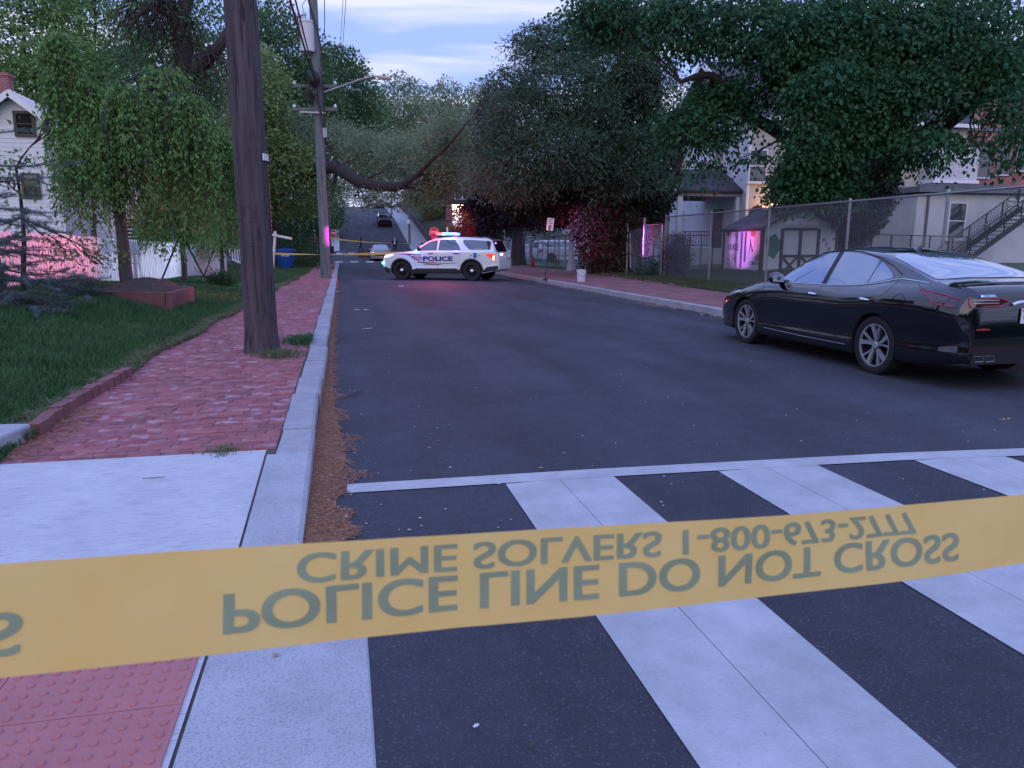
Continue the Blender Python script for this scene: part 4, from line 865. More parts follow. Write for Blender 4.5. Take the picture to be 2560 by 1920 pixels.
# ------------------------------------------------------------------ black sedan
M_bpaint = mat('black_paint', (.003, .0035, .006), .10, coat=.9, ior=1.5)
M_alloy = mat('alloy', (.40, .41, .45), .28, .5); M_alloyd = mat('alloy_dark', (.02, .02, .024), .35, .3)
M_seam = mat('seam', (.002, .002, .003), .8)
def rim_sedan(c, wheel, M_, rr):
    mb = MB(); mb.lathe([(rr, -.03), (rr - .012, -.012), (rr - .018, -.03), (rr - .03, -.10), (.05, -.11), (0, -.11)], (0, 0, 0), 40, 1, M_, False)
    mb.lathe([(rr, -.02), (rr, -.010), (rr - .014, -.010), (rr - .018, -.03)], (0, 0, 0), 40, 0, M_, False)
    mb.lathe([(.045, -.06), (.045, -.025), (.036, -.018), (0, -.018)], (0, 0, 0), 16, 0, M_, False)
    mb.lathe([(.07, -.09), (.065, -.045), (.04, -.04), (0, -.04)], (0, 0, 0), 16, 1, M_)
    for k in range(5):
        for j, (o1, o2, w0, w1) in enumerate(((-.15, -.24, .011, .027), (.19, .29, .007, .011))):
            a0 = 2 * math.pi * k / 5 + .3; i1, i2 = a0 + o1 * 1.1, a0 + o2
            p = [(.052 * math.cos(i1), .052 * math.sin(i1)), ((rr - .014) * math.cos(i2), (rr - .014) * math.sin(i2))]
            mid = ((.5 * rr) * math.cos(a0 + o1 * 1.0), (.5 * rr) * math.sin(a0 + o1 * 1.0)); P3 = [p[0], mid, p[1]]; ws = [w0, (w0 + w1) / 2, w1]; vs = []
            for q, (px_, py_) in enumerate(P3):
                ang = math.atan2(P3[min(q + 1, 2)][1] - P3[max(q - 1, 0)][1], P3[min(q + 1, 2)][0] - P3[max(q - 1, 0)][0]); nx_, ny_ = -math.sin(ang), math.cos(ang)
                zt_ = [-.032, -.026, -.014][q]
                for sgn_, zz in ((1, zt_ - .03), (1, zt_), (-1, zt_), (-1, zt_ - .03)): vs.append(M_ @ Vector((px_ + nx_ * ws[q] * sgn_, py_ + ny_ * ws[q] * sgn_, zz)))
            fs = [(q * 4 + a, q * 4 + (a + 1) % 4, (q + 1) * 4 + (a + 1) % 4, (q + 1) * 4 + a) for q in range(2) for a in range(4)]
            mb.add(vs, fs, 0)
    mb.build('rim', [M_alloy, M_alloyd], wheel, smooth=True)
SED = dict(L=4.90, W=1.86, wr=.338, rim=.245, arch=.368, axles=(.985, 3.76), shoulder=.17, tab=dict(
    zt=[(0, .60), (.04, .68), (.18, .76), (.5, .84), (1.0, .93), (1.42, .99), (1.75, 1.14), (2.1, 1.30), (2.45, 1.405), (2.85, 1.436), (3.3, 1.405), (3.7, 1.325), (4.05, 1.225), (4.35, 1.125), (4.6, 1.075), (4.76, 1.068), (4.82, 1.05), (4.87, 1.0), (4.90, .95)],
    wr=[(0, .55), (.05, .62), (.2, .72), (.6, .78), (1.3, .78), (1.5, .74), (2.0, .64), (2.5, .585), (3.0, .58), (3.5, .60), (4.0, .66), (4.35, .72), (4.6, .74), (4.78, .70), (4.86, .66), (4.9, .60)],
    cr=[(0, .02), (.2, .035), (1.0, .05), (1.45, .05), (1.8, .045), (2.4, .05), (3.3, .06), (4.0, .05), (4.4, .03), (4.9, .02)],
    wb=[(0, .58), (.05, .68), (.2, .76), (.6, .815), (1.3, .825), (1.6, .82), (2.6, .82), (3.4, .80), (4.0, .79), (4.4, .79), (4.7, .77), (4.84, .73), (4.9, .68)],
    zb=[(0, .57), (.2, .70), (.6, .80), (1.3, .915), (1.7, .945), (2.5, .955), (3.1, .965), (3.5, 1.0), (3.9, 1.045), (4.3, 1.045), (4.6, 1.01), (4.8, .98), (4.87, .94), (4.9, .89)],
    wm=[(0, .60), (.04, .72), (.15, .82), (.4, .89), (.9, .925), (1.5, .915), (2.4, .91), (3.2, .92), (3.8, .93), (4.3, .915), (4.6, .885), (4.76, .85), (4.85, .80), (4.9, .73)],
    zs=[(0, .26), (.1, .20), (.6, .19), (1.4, .19), (3.4, .20), (4.2, .22), (4.6, .25), (4.8, .28), (4.9, .31)]))
def sedan():
    M_glass = mat('sky_blue_glass', (.20, .26, .36), .03, .55, coat=.8)  # blue base colour stands for the sky mirrored in the windows
    c = Car(SED); root = empty('sedan', (0, 0, 0), 0, 'glossy black four door sedan parked at the right kerb with red cornered rear lights', 'car')
    c.body(root, M_bpaint)
    for sg in (1, -1):
        c.panel([[(1.60, .985, .99), (1.66, .965, 1.03), (2.0, .968, 1.235), (2.3, .972, 1.335), (2.60, .975, 1.372), (2.625, .975, 1.372)]], 'side_window', M_glass, root, sgn=sg, off=.003)
        c.panel([[(2.72, .98, 1.374), (3.0, .985, 1.362), (3.25, .995, 1.325), (3.42, 1.015, 1.285), (3.43, 1.018, 1.24)]], 'side_window', M_glass, root, sgn=sg, off=.003)
        c.panel([[(3.45, 1.02, 1.205), (3.47, 1.025, 1.27), (3.62, 1.052, 1.205), (3.76, 1.085, 1.135), (3.80, 1.09, 1.10)]], 'quarter_window', M_glass, root, sgn=sg, off=.003)
        c.panel([[(2.628, .975, 1.374), (2.717, .978, 1.376)]], 'pillar', M_black, root, sgn=sg, off=.004, nx=3)
        c.lines([[(1.52, .955), (2.2, .96), (3.0, .975), (3.3, .99), (3.6, 1.03), (3.88, 1.085), (3.98, 1.092), (4.2, 1.08), (4.36, 1.066)]], 'chrome_trim', M_chrome, root, w=.0055, sgn=sg, off=.004)
        c.lines([[(1.55, 1.0), (1.75, 1.10), (2.05, 1.262), (2.35, 1.365), (2.7, 1.392), (3.05, 1.376), (3.4, 1.312), (3.7, 1.22), (3.9, 1.14)]], 'window_seal', M_black, root, w=.008, sgn=sg, off=.001)
        c.lines([[(1.36, .93), (1.40, .75), (1.47, .45), (1.52, .24)], [(2.66, .965), (2.68, .75), (2.69, .45), (2.70, .24)], [(3.90, 1.10), (3.92, 1.03), (3.88, .93), (3.66, .78), (3.42, .62), (3.36, .42), (3.36, .24)], [(1.52, .235), (2.4, .232), (3.35, .235)], [(4.22, 1.06), (4.3, 1.02), (4.45, .985), (4.6, .965)]], 'panel_seam', M_seam, root, w=.0035, sgn=sg, off=-.0015)
        for sh in (2.44, 3.47):
            mb = MB(); p = [c.side(sh - .0 + t * .21, .845 + .006 * math.sin(math.pi * t), .006 + .03 * math.sin(math.pi * t) ** .6, sg) for t in np.linspace(0, 1, 8)]; mb.tube(p, [.008, .014, .017, .017, .017, .016, .014, .008], 8)
            mb.build('door_handle', M_chrome, root, smooth=True)
        # mirror
        mb = MB(); ctr = c.side(1.74, 1.01, .14, sg); mb.ball(ctr, (.075, .115, .082), 16, 10); mb.bar(c.side(1.70, .975, -.01, sg) + Vector((.03, 0, 0)), ctr + Vector((.03, 0, -.04)), .05, .03)
        mr_ = mb.build('mirror', M_bpaint, root, smooth=True)
        mg = MB(); M_ = Matrix(((0, 0, -1), (1, 0, 0), (0, 1, 0))); mg.prism([(-.08, -.05), (.085, -.058), (.095, .02), (.07, .055), (-.07, .05)], .004, M_, ctr + Vector((-.066, 0, 0))); mg.build('mirror_glass', mat('mirror_glass', (.28, .32, .40), .08, .9), mr_)
        # rear lamps: dark lens with red outline and clear bars, wrapping the corner
        pr = lambda a: [(a, .0, 0)]
        c.panel([[(4.33, 1.0, 1.005), (4.45, .945, .985), (4.52, .905, .975), (4.56, .88, .965), (4.70, .86, .945), (4.80, .855, .925)]], 'tail_lamp', mat('lens_dark', (.05, .006, .009), .08, coat=1), root, sgn=sg, off=.004)
        c.lines([[(4.33, 1.0), (4.5, .985), (4.66, .96), (4.80, .93)], [(4.36, .99), (4.46, .945), (4.53, .90), (4.57, .872), (4.70, .855), (4.80, .85)]], 'lamp_outline', mat('lamp_red', (.28, .008, .014), .15, coat=.6), root, w=.007, sgn=sg, off=.006)
        hl = c.panel([[(.10, .62, .66), (.25, .64, .72), (.5, .70, .765), (.72, .76, .80), (.78, .785, .79)]], 'headlight', mat('lens_clear', (.35, .36, .38), .05, coat=1, ior=1.7), root, sgn=sg, off=.004)
        c.lines([[(.10, .60), (.3, .62), (.5, .66)]], 'headlight_glint', mat('lamp_red', (.5, .01, .01)), root, w=.01, sgn=sg, off=.006)  # red strip painted as the glint of red light at the headlight
        c.lines([[(1.5, .30), (2.4, .285), (3.3, .29)]], 'sill_trim', mat('soft_chrome', (.3, .3, .32), .3, .8), root, w=.004, sgn=sg, off=.002)
        # fuel door ring on the left, reflector
        mb = MB(); pts = [c.side(4.12 + .085 * math.cos(a), .865 + .075 * math.sin(a), .001, sg) for a in np.linspace(0, 2 * math.pi, 25)]
        if sg > 0: mb.tube(pts, .003, 4, cap=False); mb.build('fuel_door', M_seam, root)
        c.lines([[(.02, .28), (.12, .30), (.25, .30)]], 'lower_trim', M_chrome, root, w=.008, sgn=sg, off=.004)
    W_ = []
    c.panel([[(1.40, -.66, .66), (1.5, -.70, .70), (1.9, -.64, .64), (2.28, -.56, .56), (2.34, -.5, .5)]], 'windscreen', M_glass, root, mode='top', nx=12, nz=14)
    c.panel([[(2.45, -.50, .50), (2.9, -.54, .54), (3.35, -.52, .52)]], 'sunroof', M_glass, root, mode='top', nx=10, nz=12, off=.003)
    c.panel([[(3.50, -.48, .48), (3.58, -.56, .56), (4.0, -.63, .63), (4.34, -.67, .67), (4.37, -.62, .62)]], 'rear_window', M_glass, root, mode='top', nx=12, nz=14)
    c.lines([[(4.40, -.70), (4.405, 0), (4.40, .70)], [(4.40, .70), (4.62, .745), (4.74, .735)], [(4.40, -.70), (4.62, -.745), (4.74, -.735)]], 'boot_seam', M_seam, root, w=.004, mode='top', off=-.001)
    c.lines([[(1.38, -.68), (1.40, 0), (1.38, .68)]], 'bonnet_seam', M_seam, root, w=.004, mode='top', off=-.001)
    mb = MB(); p = c.top(3.28, 0, 0); mb.add([p + Vector(v) for v in ((.09, 0, 0), (0, .022, 0), (-.05, .018, .0), (-.05, -.018, 0), (0, -.022, 0), (-.04, .004, .055), (-.045, -.004, .055), (.02, 0, .035))], [(0, 1, 7), (1, 2, 5), (1, 5, 7), (2, 3, 6, 5), (3, 4, 6), (4, 7, 6), (4, 0, 7), (5, 6, 7)])
    mb.build('antenna_fin', M_bpaint, root)
    # boot lip, rear details
    mb = MB(); mb.tube([c.top(4.74, y, .006 + .008 * (1 - (y / .72) ** 2)) for y in np.linspace(-.70, .70, 15)], .012, 6); mb.build('boot_lip', M_bpaint, root, smooth=True)
    def rear_text(s_, yc, zc, h, w, m, name):
        v, f = text_verts(s_, 1, .02); W0, H0 = v[:, 0].max(), v[:, 1].max(); mb = MB()
        mb.add([c.end(yc - (x - W0 / 2) * w / W0, zc + (y - H0 / 2) * h / H0, .008) for x, y, z in v], f); return mb.build(name, m, root)
    rear_text('MAXIMA', .54, .965, .026, .17, M_chrome, 'lettering')
    for sg in (1, -1):
        ys = [.36, .46, .6, .70, .735]; 
        P_ = [[(y * sg if sg > 0 else y * sg, lo, hi) for y, lo, hi in ((.335, .90, .915), (.40, .87, .935), (.50, .865, .945), (.62, .855, .945), (.74, .85, .935))]]
        if sg < 0: P_ = [P_[0][::-1]]
        c.panel(P_, 'tail_lamp', mat('lens_dark', (.05, .006, .009)), root, mode='end', off=.006, nx=12)
        mb = MB(); pts = [(.30, .905), (.40, .935), (.52, .945), (.74, .935), (.78, .90), (.74, .858), (.52, .862), (.40, .868), (.30, .905)]; mb.tube([c.end(sg * min(a, .745), b, .010) for a, b in pts], .007, 5, cap=False); mb.build('lamp_outline', mat('lamp_red', (1, 1, 1)), root, smooth=True)
        mb = MB()
        for zz in (.89, .918):
            for q in range(12): y0 = .43 + q * .024; mb.tube([c.end(sg * y0, zz, .011), c.end(sg * (y0 + .017), zz + .008, .011)], .004, 4)
        mb.build('lamp_insert', mat('lens_white', (.6, .6, .65), .2), root)
        mb = MB(); mb.tube([c.end(sg * a, .63, .008) for a in (.50, .58, .66)], [.008, .013, .008], 6); mb.build('reflector', mat('reflector_red', (.35, .005, .01), .2), root)
        for a0 in (.40, .53):
            o1 = [(a0, .31), (a0 + .10, .31), (a0 + .125, .365), (a0 + .01, .365), (a0, .31)]; q = MB(); q.tube([Vector((c.X(4.885), sg * a, b)) + Vector((-.02, 0, 0)) for a, b in o1], .005, 5, cap=False); ex = q.build('exhaust_tip', mat('soft_chrome', (.3, .3, .32)), root)
    mb = MB()
    mb.box((c.X(4.87), 0, .345), (.075, 1.36, .13)); mb.build('diffuser', M_black, root)
    mb = MB(); mb.tube([c.end(y, .875 + .03 * (1 - (abs(y) / .27) ** 4), .012) for y in np.linspace(-.27, .27, 11)], .016, 8); mb.build('chrome_bar', M_chrome, root, smooth=True)
    mb = MB(); M_ = Matrix(((0, 0, -1), (-1, 0, 0), (0, 1, 0))); p = c.end(0, .76, .014); mb.prism([(-.153, -.075), (.153, -.075), (.153, .075), (-.153, .075)], .006, M_, p); pl = mb.build('number_plate', M_white, root)
    mb = MB(); text_on(mb, 'GB 4172', p + Vector((-.008, 0, -.005)), (0, -1, 0), (0, 0, 1), .06, .25); mb.build('plate_text', mat('plate_ink', (.02, .03, .2), .5), pl)
    mb = MB(); mb.box(p + Vector((-.0065, 0, .055)), (.002, .28, .022)); mb.build('plate_band', mat('plate_red', (.5, .03, .04), .5), pl)
    c.wheels(root, rim_sedan)
    place(root, (6.74, 8.55, .02), R(90)); return root
sedan()
# ------------------------------------------------------------------ police utility vehicle
M_wpaint = mat('white_paint', (.72, .73, .75), .22, coat=.8)
M_clad = mat('cladding', (.022, .023, .026), .6)
def rim_steel(c, wheel, M_, rr):
    mb = MB(); mb.lathe([(rr, -.02), (rr - .015, -.012), (rr - .02, -.05), (rr - .05, -.07), (.12, -.035), (.085, -.03), (.06, -.03), (0, -.03)], (0, 0, 0), 32, 0, M_, False)
    mb.build('rim', mat('steel_black', (.018, .018, .02), .4, .5), wheel, smooth=True)
    mb = MB(); mb.lathe([(.075, -.03), (.07, -.005), (.05, .012), (0, .016)], (0, 0, 0), 20, 0, M_); mb.build('hub_cap', M_chrome, wheel, smooth=True)
    mb = MB()
    for k in range(10):
        a = 2 * math.pi * k / 10; mb.lathe([(.022, -.045), (.022, -.0405), (0, -.0405)], M_ @ Vector((.165 * math.cos(a), .165 * math.sin(a), 0)), 8, 0, M_)
    mb.build('rim_slot', M_dark, wheel)
SUV = dict(L=5.05, W=2.0, wr=.385, rim=.235, arch=.43, axles=(.93, 3.955), shoulder=.10, tab=dict(
    zt=[(0, .80), (.04, .93), (.14, 1.03), (.4, 1.09), (1.0, 1.155), (1.36, 1.20), (1.7, 1.41), (2.05, 1.60), (2.35, 1.69), (2.8, 1.735), (3.4, 1.74), (4.0, 1.72), (4.4, 1.69), (4.6, 1.665), (4.70, 1.60), (4.82, 1.36), (4.92, 1.14), (4.98, 1.08), (5.05, .95)],
    wr=[(0, .60), (.1, .74), (.4, .84), (1.2, .86), (1.5, .80), (2.1, .70), (2.8, .69), (3.6, .69), (4.3, .68), (4.65, .66), (4.8, .68), (4.95, .74), (5.05, .70)],
    cr=[(0, .02), (.2, .04), (1.2, .06), (1.6, .05), (2.4, .07), (3.6, .07), (4.5, .06), (4.8, .03), (5.05, .02)],
    wb=[(0, .64), (.08, .78), (.3, .88), (1.0, .92), (1.6, .92), (3.0, .92), (4.0, .91), (4.5, .88), (4.8, .85), (4.95, .81), (5.05, .74)],
    zb=[(0, .76), (.14, .96), (.5, 1.02), (1.2, 1.12), (1.7, 1.155), (2.6, 1.165), (3.6, 1.18), (4.5, 1.20), (4.85, 1.20), (4.98, 1.04), (5.05, .90)],
    wm=[(0, .68), (.06, .82), (.2, .92), (.5, .97), (.93, .99), (1.6, .975), (2.5, .97), (3.4, .975), (4.0, .99), (4.5, .96), (4.8, .92), (4.95, .87), (5.05, .78)],
    zs=[(0, .36), (.15, .30), (.6, .27), (1.4, .27), (3.6, .28), (4.4, .31), (4.8, .38), (5.05, .46)]))
def police():
    c = Car(SUV); root = empty('police_car', (0, 0, 0), 0, 'white police utility vehicle parked across the road with its red and blue lights lit', 'police car')
    c.body(root, M_wpaint)
    for sg in (1, -1):
        c.panel([[(1.62, 1.19, 1.20), (1.72, 1.185, 1.27), (2.0, 1.185, 1.46), (2.2, 1.188, 1.565), (2.46, 1.19, 1.60)]], 'side_window', M_glass, root, sgn=sg)
        c.panel([[(2.54, 1.19, 1.605), (3.15, 1.195, 1.605), (3.2, 1.195, 1.60), (3.42, 1.20, 1.34), (3.48, 1.205, 1.22)]], 'side_window', M_glass, root, sgn=sg)
        c.panel([[(3.55, 1.50, 1.60), (3.62, 1.42, 1.60), (3.85, 1.225, 1.595), (3.95, 1.215, 1.59), (4.5, 1.22, 1.56), (4.66, 1.22, 1.5)]], 'quarter_window', M_glass, root, sgn=sg)
        c.panel([[(4.52, 1.50, 1.57), (4.64, 1.22, 1.55), (4.70, 1.22, 1.50)]], 'rear_pillar', M_black, root, sgn=sg, off=.008)
        # cladding: arches and sill
        for ax in SUV['axles']:
            mb = MB(); vs = []; n = 28
            for i in range(n + 1):
                a = R(-28) + (math.pi + R(56)) * i / n
                for r_ in (.428, .50): vs.append(c.side(ax + r_ * math.cos(a), max(.385 + r_ * math.sin(a), .30), .012, sg))
            mb.add(vs, [(2 * i, 2 * i + 1, 2 * i + 3, 2 * i + 2) for i in range(n)]); mb.build('wheel_arch', M_clad, root, smooth=True)
        c.panel([[(1.40, .275, .42), (1.6, .275, .48), (3.3, .285, .49), (3.48, .285, .42)]], 'sill_cladding', M_clad, root, sgn=sg, off=.010)
        c.panel([[(4.42, .33, .40), (4.6, .36, .56), (4.9, .42, .60), (5.02, .48, .60)]], 'bumper_cladding', M_clad, root, sgn=sg, off=.010)
        c.panel([[(.04, .40, .50), (.2, .31, .54), (.42, .28, .46)]], 'bumper_cladding', M_clad, root, sgn=sg, off=.010)
        c.lines([[(1.50, 1.10), (1.52, .9), (1.55, .6), (1.60, .46)], [(2.50, 1.19), (2.51, .9), (2.52, .5)], [(3.52, 1.22), (3.56, 1.10), (3.45, .92), (3.42, .72), (3.40, .5)]], 'panel_seam', M_seam, root, w=.004, sgn=sg, off=-.001)
        for sh in (2.12, 3.20):
            mb = MB(); mb.tube([c.side(sh + t * .24, 1.075, .006 + .03 * math.sin(math.pi * t) ** .5, sg) for t in np.linspace(0, 1, 7)], .016, 8); mb.build('door_handle', M_black, root, smooth=True)
        mb = MB(); ctr = c.side(1.75, 1.24, .17, sg); mb.ball(ctr, (.08, .13, .10), 14, 8); mb.bar(c.side(1.72, 1.18, 0, sg), ctr, .06, .03); mb.build('mirror', M_black, root, smooth=True)
        c.panel([[(.08, .93, .95), (.2, .90, 1.0), (.42, .94, 1.03), (.55, 1.0, 1.03)]], 'headlight', mat('head_lens', (.6, .5, .4), .1, emit=(1, .55, .35), es=2.5), root, sgn=sg)
        tl = c.panel([[(4.52, 1.035, 1.05), (4.6, .98, 1.055), (4.75, .90, 1.06), (4.86, .80, 1.06), (4.95, .78, 1.05)]], 'tail_lamp', mat('tail_red', (.5, .02, .01), .2, emit=(1, .06, .02), es=.7), root, sgn=sg)
        c.panel([[(4.83, .84, .98), (4.9, .82, 1.0)]], 'tail_lamp_bulb', mat('tail_bright', (1, .6, .2), .3, emit=(1, .55, .18), es=7), root, sgn=sg, off=.012, nx=4)
        # livery
        def stripe(pts, name, m, w0): 
            mb = MB()
            for pl, ww in pts:
                vs = []; q = catmull(pl, 8)
                for i, (s, z) in enumerate(q): 
                    t = i / (len(q) - 1); h = ww * (.25 + .75 * math.sin(math.pi * min(1, t * .9 + .08)) ** .7) if ww > 0 else -ww / 2
                    vs += [c.side(s, z - h, .007, sg), c.side(s, z + h, .007, sg)]
                mb.add(vs, [(2 * i, 2 * i + 2, 2 * i + 3, 2 * i + 1) for i in range(len(q) - 1)])
            mb.build(name, m, root)
        M_red = mat('livery_red', (.42, .015, .05), .4); M_blu = mat('livery_blue', (.02, .03, .20), .4)
        stripe([([(1.18 + k * .10, 1.03 - .062 * k), (1.5 + k * .05, 1.03 - .062 * k), (1.80 + .03 * k, 1.03 - .062 * k)], -.036) for k in range(4)] + [([(1.65, .725), (2.1, .725), (2.45, .725)], -.03), ([(1.9, .635), (2.3, .63), (2.65, .635)], -.02)], 'livery_stripe', M_red, 0)
        stripe([([(.62, 1.02), (.9, 1.045), (1.2, 1.02), (1.45, .93), (1.65, .80), (1.9, .70), (2.3, .66), (2.8, .675), (3.35, .70)], .016), ([(.8, 1.045), (1.1, 1.06), (1.5, 1.05)], .01)], 'livery_line', M_blu, 0)
        v, f = text_verts('POLICE', 1, .045); W0, H0 = v[:, 0].max(), v[:, 1].max(); mb = MB()
        q = [(x / W0, y / H0) for x, y, z in v]; q = [(x if sg > 0 else 1 - x, y) for x, y in q]
        mb.add([c.side(1.90 + x * 1.28, .775 + y * .185, .009, sg) for x, y in q], f); mb.build('lettering', M_blu, root)
        mb = MB(); cx, cz = 4.12, 1.0
        pts = [(.0, .11), (.035, .085), (.07, .095), (.085, .04), (.06, .0), (.08, -.05), (.05, -.095), (0, -.11), (-.05, -.095), (-.08, -.05), (-.06, 0), (-.085, .04), (-.07, .095), (-.035, .085)]
        mb.add([c.side(cx + a, cz + b, .008, sg) for a, b in pts] + [c.side(cx, cz, .008, sg)], [(i, (i + 1) % 14, 14) for i in range(14)]); bd = mb.build('badge', mat('badge_blue', (.03, .12, .45), .4), root)
        for tx_, dx in (('MP', -.19), ('DC', .13)):
            v, f = text_verts(tx_ if sg > 0 else tx_[::-1], 1, .02); W0, H0 = v[:, 0].max(), v[:, 1].max(); mb = MB(); mb.add([c.side(cx + dx + (x / W0 if sg > 0 else 1 - x / W0) * .08, cz - .03 + y / H0 * .05, .008, sg) for x, y, z in v], f); mb.build('lettering', M_blu, root)
        mb = MB(); mb.tube([c.top(s_, sg * .62, .03) for s_ in np.linspace(2.3, 4.3, 12)], .016, 6); mb.build('roof_rail', M_black, root, smooth=True)
        c.lines([[(4.02, 1.27), (4.36, 1.275)], [(4.06, 1.245), (4.36, 1.25)]], 'window_sticker', mat('sticker', (.5, .5, .52), .5), root, w=.006, sgn=sg, off=.007)
    c.panel([[(1.42, -.78, .78), (1.7, -.74, .74), (2.05, -.66, .66), (2.12, -.6, .6)]], 'windscreen', M_glass, root, mode='top', nx=10, nz=12)
    c.panel([[(4.72, -.6, .6), (4.86, -.64, .64), (4.93, -.62, .62)]], 'rear_window', M_glass, root, mode='top', nx=6, nz=12, off=.006)
    mb = MB(); mb.box((c.X(4.66), 0, 1.675), (.2, 1.22, .03)); mb.build('spoiler', M_black, root)
    mb = MB(); mb.box((c.X(-.06), 0, .66), (.05, .7, .06)); mb.box((c.X(-.06), .3, .66), (.06, .05, .42)); mb.box((c.X(-.06), -.3, .66), (.06, .05, .42)); mb.box((c.X(-.04), 0, .84), (.05, .66, .05)); mb.build('push_bar', M_black, root)
    mb = MB(); p = c.end(0, .92, .01); mb.box(p, (.01, .32, .12)); mb.build('number_plate', M_white, root)
    # light bar
    x0 = c.X(2.62)
    bar = MB().box((x0, 0, 1.775), (.60, 1.24, .03)).build('light_bar', M_black, root)
    RED, BLU, ICE = mat('beacon_red', (.8, .05, .02), .2, emit=(1, .022, .035), es=16), mat('beacon_blue', (.1, .2, .9), .2, emit=(.03, .16, 1), es=11), mat('beacon_white', (.9, .6, .9), .2, emit=(1, .55, .75), es=4)
    for dx, w_, m, nm in ((.155, .27, RED, 'red_beacon'), (0, .03, ICE, 'white_beacon'), (-.145, .25, BLU, 'blue_beacon')):
        q = MB(); q.box((x0 + dx, 0, 1.838), (w_, 1.2, .088)); o = q.build(nm, m, bar); bv = o.modifiers.new('b', 'BEVEL'); bv.width = .025 if w_ > .1 else .005; bv.segments = 3
    for s_, z, y, r_, nm in ((1.68, 1.17, 1.02, .045, 'spot_lamp'), (.09, .68, .90, .05, 'grille_lamp')):
        q = MB(); q.ball(c.side(s_, z, .03), r_, 12, 8); q.build(nm, mat('beacon_ice', (.1, .6, .9), .2, emit=(.08, .6, 1), es=14), root, smooth=True)
    q = MB(); q.ball(c.top(4.78, .40, .03), .035, 8, 6); q.build('rear_beacon', mat('beacon_violet', (.4, .1, .8), .3, emit=(.45, .1, 1), es=3), root)
    for y, m in ((.42, mat('beacon_ice', (1, 1, 1))), (.30, RED)):
        q = MB(); q.box(c.end(y, 1.04, .02), (.03, .09, .05)); q.build('rear_beacon', m, root)
    c.wheels(root, rim_steel, w=.25, track=.955)
    # lamps of the light bar
    for nm, lc, col, en in (('beacon_light', (x0 + .42, .55, 1.95), (1, .03, .05), 200), ('beacon_light', (x0 - .35, .75, 2.0), (.15, .18, 1), 50), ('beacon_light', (x0 + .1, -.9, 2.02), (1, .03, .04), 90), ('beacon_light', (c.X(1.6), 1.16, 1.22), (.03, .25, 1), 12), ('beacon_light', (c.X(-.1), .85, .7), (.05, .5, 1), 5)):
        l = bpy.data.lights.new(nm, 'POINT'); l.energy = en; l.color = col; l.shadow_soft_size = .12; lo = bpy.data.objects.new(nm, l); C.objects.link(lo); lo.parent = root; lo.location = lc
    A_ = ray(1003, 700); fA = 31.3 / A_[3]; B_ = ray(1182, 704); fB = 30.35 / B_[3]
    a = Vector((A_[0] * fA, A_[1] * fA)); b = Vector((B_[0] * fB, B_[1] * fB)); h = (a - b); hd = math.atan2(h.y, h.x)
    mid = (a + b) / 2; left = Vector((-math.sin(hd), math.cos(hd))); ctr = mid - left * .955 - h.normalized() * (c.X((SUV['axles'][0] + SUV['axles'][1]) / 2))
    place(root, (ctr.x, ctr.y, .03), hd); root.scale = (1.03,) * 3
    bpy.context.view_layer.update(); Mw = root.matrix_world
    for lc, tgt, col, en, sz in (((x0 + .2, .7, 1.98), Vector((-6, 15, 1.3)), (1, .2, .36), 7500, 17), ((x0, .7, 2.0), Vector((-5.1, 23, 1.0)), (.62, .72, 1), 4500, 22), ((x0 + .2, .7, 1.98), P(826, 590, f2_), (1, .07, .72), 5200, 12),
                                 ((x0 - .1, .6, 2.0), Vector((16.9, 29.6, 1.4)), (.75, .20, 1), 9000, 11), ((x0 - .1, .5, 2.0), Vector((12.7, 34.6, 1.7)), (1, .07, .45), 2900, 30), ((x0 - .1, .6, 2.0), Vector((12.7, 29.4, 2)), (1, .14, .40), 5000, 9), ((x0 - .1, .5, 2.0), Vector((19, 37, 2.5)), (.45, .22, 1), 3500, 16),
                                 ((x0, -.5, 2.02), P(1140, 562, 75), (1, .015, .03), 15000, 13), ((x0 + .1, .7, 2.0), Vector((3.5, 24, 0)), (1, .08, .12), 200, 50), ((x0 - .2, .7, 1.98), P(1375, 575, 31), (1, .1, .50), 1800, 10)):
        l = bpy.data.lights.new('beacon_beam', 'SPOT'); l.energy = en; l.color = col; l.spot_size = R(sz); l.spot_blend = .7; l.shadow_soft_size = .06; lo = bpy.data.objects.new('beacon_beam', l); C.objects.link(lo)
        w0 = Mw @ Vector(lc); lo.location = w0; lo.rotation_euler = (tgt - w0).to_track_quat('-Z', 'Y').to_euler()
    return root
_b2 = G(815, 695, .128); f2_ = _b2.x * math.sin(-YAW) + _b2.y * math.cos(YAW)
police()
